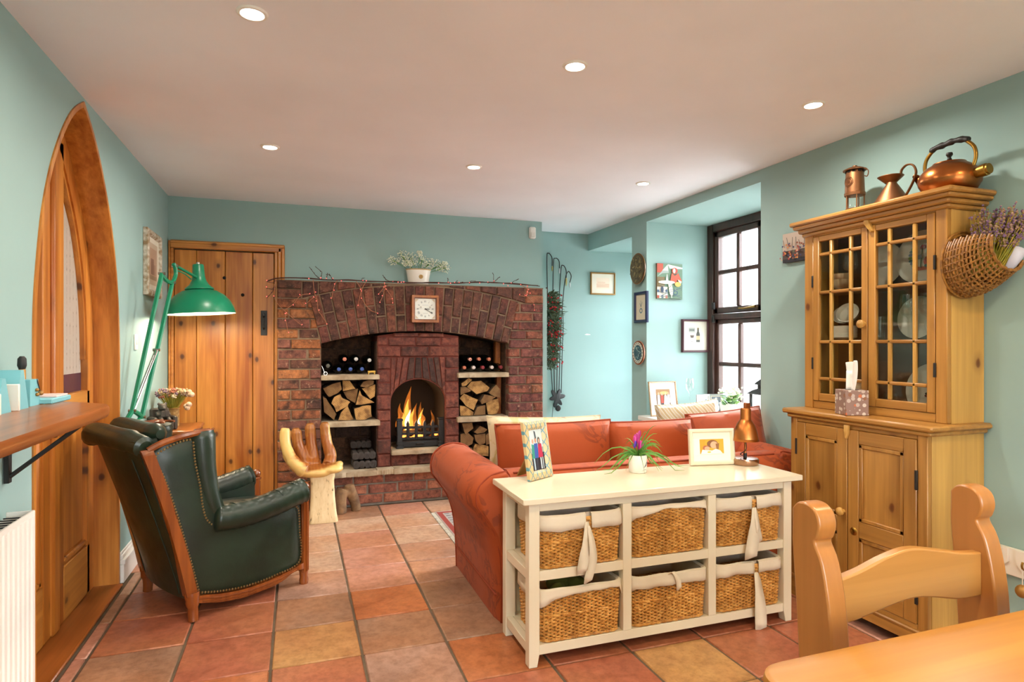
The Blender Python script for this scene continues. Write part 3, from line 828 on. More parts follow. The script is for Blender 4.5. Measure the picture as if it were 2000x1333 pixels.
def tongue(m, x, y, z0, h, r, lean, seed, sq=1.0):
    q = random.Random(seed); n = 11; w1, w2 = q.uniform(0, 6), q.uniform(4, 7)
    path = []; rad = []
    for i in range(n):
        t = i/(n-1)
        path.append((x+lean*t+0.014*math.sin(w1+w2*t)*t, y+0.01*math.sin(w1*2+5*t)*t, z0+h*t))
        rad.append(max(0.0008, 0.8*r*(math.sin(PI*min(1, 0.22+t*0.78))**1.15)*(1-0.25*t)))
    m.tube(path, rad, 10, flat=0.6, up=(1, 0, 0))
fl = thing('flames', 'tall orange and yellow flames rising from the grate', 'flames', (0.92, 5.2, 0.56))
m = MB()
for a in [(0.875, 5.2, .54, .38, .05, .028, 1), (0.845, 5.22, .54, .24, .04, -.02, 2), (0.925, 5.19, .55, .23, .035, .03, 3), (0.985, 5.2, .55, .235, .034, .022, 4), (1.02, 5.24, .56, .12, .03, 0, 5), (1.10, 5.25, .55, .16, .022, .01, 6), (0.82, 5.25, .52, .18, .03, -.01, 12)]: tongue(m, *a)
m.build('flame_tips', M['fl_out'], fl, world=True)
m = MB()
for a in [(0.875, 5.2, .545, .27, .038, .018, 7), (0.905, 5.2, .55, .18, .03, .02, 8), (0.983, 5.2, .555, .18, .02, .018, 9), (0.85, 5.22, .55, .15, .026, -.012, 10)]: tongue(m, *a)
m.build('flame_body', M['fl_mid'], fl, world=True)
m = MB(); tongue(m, 0.882, 5.2, .555, .17, .026, .01, 11); tongue(m, 0.978, 5.2, .56, .10, .012, .01, 14)
m.build('flame_core', M['fl_in'], fl, world=True)
l = bpy.data.lights.new('fire_light', 'POINT'); l.energy = 4.0; l.color = (1.0, 0.42, 0.12); l.shadow_soft_size = 0.07
o = bpy.data.objects.new('fire_light', l); col.objects.link(o); o.parent = fl; o.location = (0.02, -0.06, 0.08)

# ---- split logs in the niches
LOGL= [[(0.197, 0.93), (0.272, 0.967), (0.327, 0.979), (0.339, 0.922), (0.306, 0.892), (0.242, 0.863)], [(0.344, 0.991), (0.399, 0.987), (0.442, 0.924), (0.348, 0.907)], [(0.481, 0.941), (0.502, 0.976), (0.555, 0.993), (0.585, 0.983), (0.581, 0.956), (0.528, 0.931)], [(0.494, 0.923), (0.598, 0.954), (0.594, 0.858), (0.559, 0.836)], [(0.352, 0.9), (0.463, 0.923), (0.442, 0.809), (0.382, 0.846)], [(0.446, 0.796), (0.476, 0.91), (0.494, 0.869), (0.59, 0.809), (0.511, 0.798)], [(0.259, 0.815), (0.28, 0.862), (0.327, 0.883), (0.348, 0.847), (0.403, 0.819), (0.382, 0.784), (0.297, 0.744), (0.28, 0.788)], [(0.31, 0.679), (0.331, 0.738), (0.382, 0.789), (0.429, 0.679), (0.373, 0.676)], [(0.433, 0.765), (0.494, 0.785), (0.563, 0.787), (0.568, 0.698), (0.52, 0.677), (0.446, 0.677)], [(0.196, 0.869), (0.222, 0.851), (0.247, 0.806), (0.297, 0.726), (0.28, 0.679), (0.205, 0.747)]]
LOGR= [[(1.308, 0.948), (1.368, 0.992), (1.397, 0.975), (1.347, 0.93), (1.312, 0.924)], [(1.308, 0.914), (1.347, 0.918), (1.399, 0.883), (1.338, 0.863), (1.308, 0.847)], [(1.364, 0.917), (1.399, 0.959), (1.487, 0.965), (1.562, 0.904), (1.54, 0.875), (1.447, 0.852), (1.39, 0.895)], [(1.549, 0.862), (1.612, 0.931), (1.652, 0.881), (1.648, 0.821), (1.594, 0.831)], [(1.474, 0.792), (1.509, 0.848), (1.607, 0.826), (1.549, 0.789), (1.487, 0.766)], [(1.303, 0.818), (1.338, 0.859), (1.456, 0.805), (1.421, 0.717), (1.355, 0.753)], [(1.299, 0.759), (1.338, 0.754), (1.412, 0.701), (1.408, 0.675), (1.303, 0.675)], [(1.416, 0.675), (1.447, 0.742), (1.522, 0.756), (1.522, 0.678)], [(1.531, 0.773), (1.567, 0.797), (1.638, 0.808), (1.648, 0.735), (1.62, 0.676), (1.549, 0.676)], [(1.312, 0.612), (1.399, 0.617), (1.408, 0.566), (1.342, 0.514)], [(1.416, 0.532), (1.469, 0.584), (1.531, 0.552), (1.505, 0.527), (1.443, 0.518)], [(1.303, 0.52), (1.373, 0.525), (1.421, 0.481), (1.408, 0.431), (1.355, 0.408), (1.303, 0.428)], [(1.421, 0.51), (1.522, 0.514), (1.522, 0.433), (1.469, 0.419), (1.434, 0.455)], [(1.416, 0.379), (1.434, 0.429), (1.549, 0.406), (1.549, 0.321), (1.469, 0.333)], [(1.527, 0.501), (1.558, 0.516), (1.562, 0.422), (1.531, 0.415)], [(1.31, 0.40), (1.40, 0.40), (1.41, 0.288), (1.31, 0.288)], [(1.57, 0.50), (1.64, 0.46), (1.65, 0.30), (1.57, 0.30)]]
def endmat(name, a, b):
    k = N(name); v = k.coord(rnd=17.0)
    w_ = k.n('TexWave', {'Vector': v, 'Scale': 26.0, 'Distortion': 3.0, 'Detail': 2.0}, wave_type='RINGS', rings_direction='Y')
    c = k.mix(k.math('MULTIPLY', w_.outputs[0], 0.35), C(a), C(b))
    c = k.mix(k.ramp(k.noise(v, 25.0, 4.0), [(0.42, (0, 0, 0, 1)), (0.68, (0.8,)*3+(1,))]).outputs[0], c, C('#5e3c1c'))
    k.pr(Base_Color=c, Roughness=0.85); k.bump(k.noise(v, 60.0, 3.0), 0.4, 0.004); return k.m
M['end_a'] = endmat('log_end_pale', '#b58a50', '#8a622f'); M['end_b'] = endmat('log_end_brown', '#7d5c34', '#5c4024')
M['bark'] = plain('bark', '#5a4530', 0.95, var=0.4, vs=20, bump=0.9, bs=40)
seat = ['beside the timber post', 'tight against the left cheek', 'wedge shaped', 'round topped', 'lying low on the shelf', 'leaning on its neighbour']
nmL = ['dull brown split log at the top left of the left niche stack', 'quarter split log at the top middle of the left niche stack', 'rounded log at the top right of the left niche stack', 'four sided log under the rounded one in the left niche', 'dark wedge log in the centre of the left niche stack', 'pale splintered log right of centre in the left niche', 'ragged yellow split log left of centre in the left niche', 'wedge log standing on the middle shelf of the left niche', 'knotty orange log at the lower right of the left niche', 'long dark log slanting down the left cheek of the left niche']
nmR = ['thin pale log at the top left of the right niche', 'second log down at the left cheek of the right niche', 'widest log at the top of the right niche stack', 'upright wedge log beside the timber post', 'dark split log in the centre of the right niche', 'square pale log with a straight crack in the right niche', 'flat pale log on the stone shelf of the right niche, leftmost', 'small log on the stone shelf of the right niche, middle', 'round faced log on the stone shelf of the right niche, rightmost', 'log under the lower stone shelf of the right niche, leftmost', 'half round log under the lower stone shelf of the right niche', 'broad dark log at the left of the lowest right niche', 'dark log in the middle of the lowest right niche', 'pale chopped block at the bottom of the lowest right niche', 'narrow log next to the cream cushion in the lowest right niche', 'log at the foot of the lowest right niche on the left', 'log at the foot of the lowest right niche on the right']
def logs(polys, names, pale, y0, grp):
    for i, p in enumerate(polys):
        cx = sum(a for a, _ in p)/len(p); cz = sum(z for _, z in p)/len(p)
        q = []
        for k in range(len(p)):      # roughen the outline
            a, b_ = p[k], p[(k+1) % len(p)]
            q.append((a[0]-cx, a[1]-cz)); t = rc_.uniform(.35, .65)
            q.append((lerp(a[0], b_[0], t)-cx+rc_.uniform(-.003, .003), lerp(a[1], b_[1], t)-cz+rc_.uniform(-.003, .003)))
        m = MB(); n = len(q); L = rc_.uniform(.25, .3)
        rings = [(1.0, 0.0), (1.0, L*0.5), (0.94, L)]
        f0 = rc_.uniform(-.02, .02); tilt = rc_.uniform(-.15, .15)
        vs = []
        for j, (s_, y) in enumerate(rings): vs += [(a*s_, y+(a*tilt if j == 0 else 0), z*s_) for a, z in q]
        b0 = len(m.v); m.v += vs
        for j in range(2):
            for k in range(n):
                l_ = (k+1) % n; m.f.append([j*n+k, j*n+l_, (j+1)*n+l_, (j+1)*n+k]); m.mi.append(1); m.fc.append(None)
        m.f.append(list(range(n))); m.mi.append(0); m.fc.append(None); m.f.append([2*n+k for k in range(n)]); m.mi.append(0); m.fc.append(None)
        o = m.build('split_log', [M['end_a'] if i in pale else M['end_b'], M['bark']], None, angle=30)
        o.location = (cx, y0+f0, cz); tag(o, names[i], 'log', grp)
logs(LOGL, nmL, (1, 3, 5, 6, 7, 8), 5.04, 'split logs in the left niche')
logs(LOGR, nmR, (0, 2, 5, 6, 8, 13), 5.04, 'split logs in the right niche')
# ---- wine bottles lying in the niches
BL= [(0.235, 1.107), (0.362, 1.158), (0.451, 1.158), (0.555, 1.148), (0.318, 1.078), (0.407, 1.078), (0.497, 1.078)]
BR= [(1.393, 1.148), (1.472, 1.15), (1.561, 1.148), (1.343, 1.078), (1.425, 1.078), (1.506, 1.078), (1.587, 1.078), (1.668, 1.078)]
M['bottle'] = plain('dark_bottle', '#0a0c0a', 0.1)
for nm_, c_ in (('cap_grey', '#4f4a3c'), ('cap_rose', '#b5694f'), ('cap_silver', '#b0aca6'), ('cap_blue', '#28407e'), ('cap_pink', '#c98a78'), ('cap_red', '#8a2e34'), ('cap_white', '#cdbcb4')):
    M[nm_] = plain(nm_, c_, 0.35, 0.3)
capsL = ['cap_grey', 'cap_rose', 'cap_silver', 'cap_silver', 'cap_blue', 'cap_blue', 'cap_blue']
capsR = ['cap_pink', 'cap_rose', 'cap_rose', 'cap_rose', 'cap_white', 'cap_red', 'cap_white', 'cap_red']
lbL = ['dark wine bottle with grey cap, leftmost in the left niche', 'dark wine bottle with rose cap on the upper row of the left niche', 'dark wine bottle with silver cap in the upper row of the left niche, middle', 'dark wine bottle with silver cap at the right end of the left niche', 'blue capped wine bottle on the stone shelf, leftmost of three', 'blue capped wine bottle on the stone shelf, middle of three', 'blue capped wine bottle on the stone shelf, rightmost of three']
lbR = ['dark wine bottle with pink cap on the upper row of the right niche, leftmost', 'dark wine bottle in the middle of the upper row of the right niche', 'dark wine bottle at the right end of the upper row of the right niche', 'dark wine bottle with rose cap on the lower row of the right niche, leftmost', 'white capped wine bottle second in the lower row of the right niche', 'red capped wine bottle in the middle of the lower row of the right niche', 'white capped wine bottle fourth in the lower row of the right niche', 'red capped wine bottle at the right end of the lower row of the right niche']
for pts, caps_, lbs, grp in ((BL, capsL, lbL, 'wine bottles in the left niche'), (BR, capsR, lbR, 'wine bottles in the right niche')):
    for (x, z), cp, lb in zip(pts, caps_, lbs):
        t = thing('wine_bottle', lb, 'bottle', (x, 5.06, z), 0, grp)
        R_ = Matrix.Rotation(-PI/2, 4, 'X')
        MB().lathe([(0.0,0.305),(0.037,0.30),(0.037,0.12),(0.030,0.095),(0.015,0.07),(0.0135,0.02)], 16, m=R_).build('body', M['bottle'], t)
        MB().lathe([(0.0,0.0),(0.0145,0.001),(0.0155,0.006),(0.0145,0.045),(0.014,0.05)], 14, m=R_, caps=False).build('cap', M[cp], t)
# key-ring stick and little brass stand on the left shelf
m = MB().tube([(0.186, 5.0, 1.11), (0.205, 4.995, 1.06), (0.21, 4.995, 1.052)], 0.0025, 6)
cc = [(0.213+0.013*math.cos(a), 4.995, 1.05+0.013*math.sin(a)) for a in [2*PI*k/14 for k in range(14)]]
m.tube(cc, 0.004, 6, closed=True); tag(m.build('toasting_hook', M['chrome']), 'thin pale metal hook with a ring end on the upper stone shelf', 'hook')
m = MB().box(0.535, 0.595, 5.0, 5.03, 1.05, 1.067, 0.002).box(0.537, 0.547, 5.0, 5.03, 1.036, 1.052, 0.002).box(0.583, 0.593, 5.0, 5.03, 1.036, 1.052, 0.002)
tag(m.build('brass_stand', M['brass']), 'small brass trestle stand at the right end of the upper left shelf', 'stand')
# ---- briquettes
M['briq'] = plain('brown_coal', '#3a332f', 0.7, var=0.2, bump=0.3, bs=50)
for k, (x0, x1, y, z0, lb) in enumerate([(0.424, 0.606, 5.02, 0.286, 'lower scalloped brown coal briquette on the hearth slab'), (0.418, 0.600, 5.025, 0.356, 'scalloped brown coal briquette lying on the front one'), (0.42, 0.60, 5.13, 0.356, 'coal briquette at the back of the little pile'), (0.42, 0.602, 5.13, 0.286, 'coal briquette on the slab behind the front one'), (0.415, 0.58, 5.15, 0.426, 'topmost coal briquette at the back of the pile')]):
    top = []; n = 4; w_ = (x1-x0)/n
    for i in range(n):
        for j in range(5):
            a = PI-PI*j/4; top.append((x0+w_*(i+.5)+w_*.5*math.cos(a), z0+0.05+0.014*math.sin(a)))
    bot = [(p[0], 2*z0+0.066-p[1]) for p in top][::-1]
    m = MB().prism(top+bot, y, y+0.09, 'y', 0.004)
    lt = MB()
    for i in range(n):
        lt.tube([(x0+w_*(i+.25), y-0.001, z0+.025), (x0+w_*(i+.3), y-0.001, z0+.045), (x0+w_*(i+.7), y-0.001, z0+.045), (x0+w_*(i+.75), y-0.001, z0+.025)], 0.0022, 5)
    o = m.build('coal_briquette', M['briq']); lt.build('pressed_mark', M['briq'], o); tag(o, lb, 'briquette', 'coal briquettes in the hearth niche')

# ================================================================== FURNITURE
def loft(m, rings, caps=True):
    n = len(rings[0]); b0 = len(m.v)
    fs = []
    for i in range(len(rings)-1):
        for k in range(n):
            l_ = (k+1) % n; fs.append((i*n+k, i*n+l_, (i+1)*n+l_, (i+1)*n+k))
    if caps: fs.append(list(range(n))[::-1]); fs.append([(len(rings)-1)*n+k for k in range(n)])
    return m.add([p for r in rings for p in r], fs)
BEV = lambda w, s=3: ('BEVEL', dict(width=w, segments=s, limit_method='ANGLE', angle_limit=math.radians(40)))
SUB = lambda l=1: ('SUBSURF', dict(levels=l, render_levels=l))
# ---- green leather armchair
def leathermat():
    k = N('green_leather'); v = k.coord()
    c = k.ramp(k.noise(v, 4.0, 4.0, 0.6), [(0.3, C('#101a12')), (0.7, C('#1f3325'))]).outputs[0]
    k.pr(Base_Color=c, Roughness=k.ramp(k.noise(v, 9.0, 3.0), [(0.3, (0.30,)*3+(1,)), (0.7, (0.42,)*3+(1,))]).outputs[0])
    b1 = k.noise(v, 140.0, 2.0); b2 = k.noise(v, 7.0, 4.0, 0.6, 0.4)
    k.bump(k.math('ADD', k.math('MULTIPLY', b1, 0.10), b2), 0.22, 0.012); return k.m
M['leather'] = leathermat()
M['nail'] = plain('brass_nail', '#a38c5e', 0.3, 0.9)
ac = thing('armchair', 'dark green leather wing armchair with nailed mahogany frame', 'armchair', (-0.451, 3.18, 0), math.atan2(0.51, 0.86))
W_ = 0.54
def xo(z): return -0.02 - 0.225*max(0, (z-0.1)/0.76)**1.12
rings = []
for i in range(13):
    z = lerp(0.10, 0.855, i/12); t = i/12; r = []
    n = 12
    for k in range(n+1):
        u = k/n; r.append((xo(z)-0.045*(1-(2*u-1)**2)*(0.6+0.4*t)-0.0, lerp(0.0, W_-0.02+0.035*t, u), z))
    for k in range(n+1):
        u = 1-k/n; r.append((xo(z)+0.10+0.03*math.sin(PI*u), lerp(0.03, W_-0.05, u), z))
    rings.append(r)
loft(MB(), rings).build('back_panel', M['leather'], ac)
m = MB()
for y in (0.06, 0.48):
    m.tube([(xo(z)-0.045*(1-(2*y/(W_-0.02)-1)**2)*(0.6+0.4*(z-.1)/.755)-0.001, y, z) for z in [0.12+0.05*i for i in range(14)]], 0.003, 6)
m.build('back_seam', M['leather'], ac)
# rolled top of the back, slumped in the middle
pth = cr([(-0.20, 0.0, 0.825), (-0.225, 0.10, 0.845), (-0.24, 0.24, 0.848), (-0.255, 0.38, 0.855), (-0.26, 0.47, 0.85), (-0.245, 0.53, 0.83)], 5)
MB().tube(pth, [0.03]+[0.046]*4+[0.052]*(len(pth)-10)+[0.05]*4+[0.03], 14).build('top_roll', M['leather'], ac)
pth = cr([(-0.12, 0.05, 0.87), (-0.13, 0.2, 0.865), (-0.15, 0.36, 0.875), (-0.17, 0.47, 0.872)], 5)
MB().tube(pth, [0.02, 0.035]+[0.05]*(len(pth)-4)+[0.035, 0.02], 12).build('head_cushion', M['leather'], ac)
rings = [[(x, y, z+dz*(math.sin(PI*i/10))) for (y, z, dz) in ((0.07, 0.3, 0), (W_-0.07, 0.3, 0), (W_-0.06, 0.40, 0.02), (W_/2, 0.42, 0.03), (0.06, 0.40, 0.02))] for i, x in enumerate([0.02+0.055*j for j in range(11)])]
loft(MB(), rings).build('seat_cushion', M['leather'], ac, mods=[BEV(0.03, 3)])
MB().box(0.0, 0.56, 0.03, W_-0.03, 0.12, 0.31, 0.02).build('seat_base', M['leather'], ac)
for s in (-1, 1):
    Yc = lambda d: W_/2 + s*(W_/2 + d)          # d = distance outside the leg line
    pan = [(0.0, 0.112), (-0.055, 0.32), (-0.115, 0.55), (-0.185, 0.80), (-0.10, 0.845), (0.03, 0.845), (0.07, 0.70), (0.10, 0.53), (0.16, 0.46), (0.3, 0.44), (0.45, 0.455), (0.548, 0.48), (0.552, 0.30), (0.552, 0.118), (0.42, 0.09), (0.25, 0.078), (0.12, 0.092)]
    # bulged skin
    mm = MB(); cxp, czp = 0.18, 0.36
    rr = []
    for f, d in ((1.0, -0.05), (1.0, 0.0), (0.97, 0.008), (0.8, 0.017), (0.5, 0.022), (0.2, 0.024)):
        rr.append([(cxp+(x-cxp)*f, Yc(d), czp+(z-czp)*f) for x, z in pan])
    loft(mm, rr); mm.build('side_panel', M['leather'], ac, angle=60)
    # mahogany back post and wing rail
    po = cr2([(-0.008, 0.118), (-0.045, 0.29), (-0.10, 0.50), (-0.15, 0.67), (-0.20, 0.815)], 5)
    wv = [0.030]*len(po)
    ol = [(x-0.026, z) for x, z in po]; orr = [(x+0.022, z+0.004) for x, z in po][::-1]
    MB().prism(ol+orr, Yc(0.026), Yc(-0.03), 'y', 0.006).build('back_post', M['mahog'], ac)
    tp = cr([(-0.195, Yc(0.012), 0.812), (-0.14, Yc(0.015), 0.838), (-0.06, Yc(0.018), 0.858), (0.02, Yc(0.012), 0.868), (0.075, Yc(0.0), 0.868)], 5)
    MB().tube(tp, 0.015, 8).build('wing_rail', M['mahog'], ac)
    sp = []
    for i in range(30):
        a = 0.6*i/3; r_ = 0.056*(1-i/31)
        sp.append((0.055+r_*math.cos(a)*1.0, Yc(-0.045)+s*r_*math.sin(a)*1.0, 0.872))
    MB().tube(sp, 0.006, 6).build('wing_scroll', M['mahog'], ac)
    wr = cr([(0.045, Yc(-0.028), 0.865), (0.048, Yc(-0.018), 0.80), (0.055, Yc(-0.012), 0.70), (0.075, Yc(-0.01), 0.58), (0.10, Yc(-0.008), 0.50), (0.13, Yc(-0.005), 0.455)], 5)
    nR = len(wr); MB().tube(wr, [0.058]*2+[lerp(0.064, 0.034, (i/(nR-3))**0.9) for i in range(nR-2)], 16).build('wing', M['leather'], ac)
    ar = cr([(0.09, Yc(0.0), 0.455), (0.16, Yc(0.012), 0.448), (0.28, Yc(0.018), 0.452), (0.40, Yc(0.016), 0.470), (0.50, Yc(0.012), 0.492), (0.565, Yc(0.008), 0.506)], 6)
    nR = len(ar); MB().tube(ar, [0.04, 0.054]+[0.063+0.002*math.sin(i*2.2) for i in range(nR-5)]+[0.066, 0.060, 0.045], 18).build('arm', M['leather'], ac)
    fold = MB()
    for i in range(14):
        x = 0.17+0.028*i; c0 = ar[min(nR-1, int((x-0.09)/0.475*(nR-1)))]
        a0 = 0.5+0.3*math.sin(i*1.7)
        fold.tube([(x+0.006*k, c0.y+s*0.062*math.sin(-0.5+a0*k*0.6)*1.0, c0.z+0.062*math.cos(-0.5+a0*k*0.6)) for k in range(5)], [0.0005, 0.0025, 0.003, 0.0025, 0.0005], 6)
    fold.build('arm_folds', M['leather'], ac)
    # carved front post with flutes, knob and foot
    y = Yc(-0.012)
    fpst = MB().box(0.553, 0.592, y-0.024, y+0.024, 0.06, 0.49, 0.008)
    for dx, dy in ((0.562, s*0.024), (0.578, s*0.024), (0.592, -0.012), (0.592, 0.004), (0.592, 0.016)):
        fpst.tube([(dx, y+dy, z) for z in (0.07, 0.25, 0.47)], 0.006, 6)
    fpst.ell((0.578, y, 0.517), 0.026, 0.03, 0.026, 12, 8); fpst.box(0.55, 0.598, y-0.028, y+0.028, 0.482, 0.498, 0.006)
    fpst.lathe([(0.024, 0.07), (0.021, 0.035), (0.024, 0.02), (0.022, 0.0)], 14, (0.575, y, 0))
    fpst.build('front_post', M['mahog'], ac)
    tpz = cr2([(-0.015, 0.118), (0.05, 0.108), (0.12, 0.092), (0.25, 0.078), (0.42, 0.09), (0.56, 0.122)], 5)
    btz = cr2([(-0.015, 0.085), (0.05, 0.070), (0.12, 0.050), (0.25, 0.036), (0.42, 0.052), (0.50, 0.085), (0.56, 0.09)], 5)[::-1]
    MB().prism(tpz+btz, Yc(0.02), Yc(-0.04), 'y', 0.006).build('side_rail', M['mahog'], ac)
    g = MB().tube([(x, Yc(0.02), z-0.014) for x, z in tpz[2:-2]], 0.004, 6); g.tube([(x, Yc(0.02), z-0.028) for x, z in tpz[4:-4]], 0.003, 6)
    g.build('rail_bead', M['mahog'], ac)
    lg = cr([(-0.005, Yc(0.0), 0.135), (-0.004, Yc(0.002), 0.09), (0.0, Yc(0.0), 0.04), (0.0, Yc(0.004), 0.0)], 4)
    MB().tube(lg, [0.034]*3+[0.030]*3+[0.024]*4+[0.023]*(len(lg)-10), 10).build('leg', M['mahog'], ac)
    # nail heads
    nl = MB()
    line = cr([(0.018, Yc(0.022), 0.13), (-0.02, Yc(0.022), 0.29), (-0.076, Yc(0.024), 0.50), (-0.126, Yc(0.022), 0.67), (-0.165, Yc(0.016), 0.775), (-0.12, Yc(0.016), 0.815), (-0.05, Yc(0.014), 0.838), (-0.005, Yc(0.014), 0.84)], 8)
    line2 = cr([(-0.005, Yc(0.014), 0.84), (0.0, Yc(0.022), 0.74), (0.022, Yc(0.025), 0.62), (0.035, Yc(0.024), 0.52), (0.06, Yc(0.022), 0.45), (0.12, Yc(0.022), 0.405), (0.22, Yc(0.022), 0.39), (0.3, Yc(0.022), 0.395)], 8)
    line3 = cr([(0.018, Yc(0.022), 0.13), (0.12, Yc(0.021), 0.106), (0.25, Yc(0.021), 0.093), (0.40, Yc(0.021), 0.103), (0.535, Yc(0.014), 0.135), (0.536, Yc(0.014), 0.3), (0.53, Yc(0.014), 0.40), (0.515, Yc(0.018), 0.425)], 8)
    for L in (line, line2, line3):
        acc = 0.0; q = L[0]
        for a, b_ in zip(L, L[1:]):
            d = (b_-a).length; t = 0
            while acc + (d-t) >= 0.0145:
                t += 0.0145-acc; acc = 0; nl.ell(tuple(a.lerp(b_, t/d)), 0.0055, 0.004, 0.0055, 6, 4)
            acc += d-t
    nl.build('nail_trim', M['nail'], ac)
MB().box(-0.02, 0.01, 0.02, W_-0.02, 0.085, 0.125, 0.006).build('rear_rail', M['mahog'], ac)
MB().box(0.545, 0.575, 0.02, W_-0.02, 0.09, 0.30, 0.01).build('front_panel', M['leather'], ac)

# ---- rust sofa
def damask(name, a, b, sheen=0.05):
    k = N(name); v = k.coord()
    w1 = k.noise(v, 7.0, 2.0, 0.5, 2.2)
    r1 = k.ramp(w1, [(0.50, (0, 0, 0, 1)), (0.535, (1, 1, 1, 1)), (0.60, (1, 1, 1, 1)), (0.64, (0, 0, 0, 1))]).outputs[0]
    big = k.ramp(k.noise(v, 2.3, 1.0), [(0.46, (0, 0, 0, 1)), (0.56, (1, 1, 1, 1))]).outputs[0]
    f = k.math('MULTIPLY', k.math('MULTIPLY', r1, big), 0.75)
    c = k.mix(f, C(a), C(b))
    k.pr(Base_Color=c, Roughness=0.75, Sheen_Weight=sheen, Sheen_Roughness=0.4)
    k.bump(k.noise(v, 6.0, 4.0, 0.6, 0.3), 0.25, 0.012); return k.m
M['rust'] = damask('rust_damask', '#9c4009', '#762c05')
M['rust_v'] = damask('rust_velvet', '#9c4420', '#7c3014', 0.35)
M['rust_p'] = plain('rust_piping', '#8a3410', 0.8)
sofa = thing('sofa', 'rust orange damask sofa with rolled arms, seen from behind', 'sofa', (1.69, 3.05, 0))
MB().box(0.93, 2.60, 2.74, 3.44, 0.0, 0.36, 0.02).build('seat_base', M['rust'], sofa, world=True)
bp = [(2.665, 0.0), (2.66, 0.3), (2.655, 0.55), (2.66, 0.63), (2.69, 0.675), (2.74, 0.69), (2.80, 0.685), (2.85, 0.65), (2.875, 0.5), (2.90, 0.36), (2.90, 0.0)]
MB().prism(bp, 0.93, 2.62, 'x').build('back', M['rust'], sofa, world=True, angle=50)
def armprof(t):
    return [(0.872, 0.0), (0.868, 0.12), (0.862, 0.22), (0.846, 0.33), (0.815, 0.42), (0.768, 0.49), (0.728, 0.545), (0.722, 0.60), (0.738, 0.655), (0.785, 0.695), (0.85, 0.708), (0.915, 0.695), (0.958, 0.65), (0.972, 0.55), (0.975, 0.3), (0.975, 0.0)]
for s, nm in ((0, 'arm'), (1, 'arm')):
    rg = []
    ys = [2.672, 2.68, 2.70, 2.76, 2.95, 3.2, 3.40, 3.455, 3.47]
    for y in ys:
        pull = 0.06*max(0, (2.78-y)/0.11)**2 if y < 2.78 else 0
        e = 0.012 if y in (2.672, 3.47) else 0.0
        r = []
        for x, z in armprof(0):
            xx = x + pull*(1 if x < 0.9 else 0)*(0.35+z)*1.1
            zz = z - (0.02*max(0, (2.78-y)/0.11) if z > 0.6 else 0) - e*(z/0.7)
            cx_ = 0.87; xx = cx_+(xx-cx_)*(1-e*2)
            r.append((xx if s == 0 else 3.42-xx-0.02, y, zz))
        rg.append(r)
    loft(MB(), rg).build(nm, M['rust'], sofa, world=True, angle=60)
    pp = [(x if s == 0 else 3.40-x, z) for x, z in armprof(0)]
    m = MB().tube([(x, 3.462, z) for x, z in cr2(pp[:-1], 3)], 0.006, 6)
    q = [(x+0.055*(0.35+z)*(1 if x < 0.9 else 0), z-(0.016 if z > 0.6 else 0)) for x, z in armprof(0)]
    q = [(x if s == 0 else 3.40-x, z) for x, z in q]
    m.tube([(x-0.004 if s == 0 else x+0.004, 2.69, z) for x, z in cr2(q[:-2], 3)], 0.005, 6)
    m.tube([((0.865 if s == 0 else 2.535), y, 0.125) for y in (2.70, 2.9, 3.1, 3.3, 3.46)], 0.005, 6)
    m.build('piping', M['rust_p'], sofa, world=True)
MB().tube([(x, 2.668, 0.125) for x in (0.9, 1.5, 2.0, 2.55)], 0.005, 6).build('piping', M['rust_p'], sofa, world=True)
MB().tube([(x, 2.70, 0.682) for x in (0.95, 1.5, 2.0, 2.45)], 0.005, 6).build('piping', M['rust_p'], sofa, world=True)
for x0, x1 in ((0.985, 1.70), (1.71, 2.43)): MB().box(x0, x1, 2.90, 3.46, 0.362, 0.485, 0.05).build('seat_cushion', M['rust'], sofa, world=True, mods=[SUB(2)])
def pillow(name, label, loc, w, h, t, mat, pip=None, rot=(0, 0, 0), pinch=0.07, sq=0.42, grp=None, seed=1, wr=0.0):
    th = thing(name, label, 'cushion', loc, 0, grp, rot=rot)
    m = MB(); q = random.Random(seed); ph = [q.uniform(0, 6) for _ in range(4)]
    def P(u, v, sg):
        a, b_ = 2*u-1, 2*v-1
        x = w/2*a*(1-pinch*(1-b_*b_)); z = h/2*b_*(1-pinch*(1-a*a))
        y = t/2*max(0, (1-a**4)*(1-b_**4))**sq
        y += wr*t*math.sin(9*a+ph[0])*math.sin(4*b_+ph[1])*(1-a*a)*(1-b_*b_)
        return (x, sg*y, z+h/2)
    m.grid(lambda u, v: P(u, v, 1), 21, 17); m.grid(lambda u, v: P(u, v, -1), 21, 17)
    m.build('cover', mat, th)
    if True:
        e = [(2*k/24-1, -1) for k in range(24)]+[(1, 2*k/24-1) for k in range(24)]+[(1-2*k/24, 1) for k in range(24)]+[(-1, 1-2*k/24) for k in range(24)]
        pt = []
        for a, b_ in e: pt.append((w/2*a*(1-pinch*(1-b_*b_)), 0, h/2*b_*(1-pinch*(1-a*a))+h/2))
        MB().tube(pt, 0.0055 if pip else 0.003, 6, closed=True).build('piping' if pip else 'seam', pip or mat, th)
    return th
def creammat(name, a, b, c_):
    k = N(name); v = k.coord((1, 1, 1)); n1 = k.noise(v, 9.0, 3.0, 0.55, 1.2)
    f = k.ramp(n1, [(0.52, (0, 0, 0, 1)), (0.6, (1, 1, 1, 1))]).outputs[0]
    c = k.mix(k.math('MULTIPLY', f, 0.7), C(a), k.ramp(k.noise(v, 3.0, 1.0), [(0.45, C(b)), (0.55, C(c_))]).outputs[0])
    k.pr(Base_Color=c, Roughness=0.85, Sheen_Weight=0.2); k.bump(k.noise(v, 5.0, 3.0), 0.3, 0.01); return k.m
M['cream'] = creammat('cream_print', '#cdbb98', '#b09a45', '#8d8774')
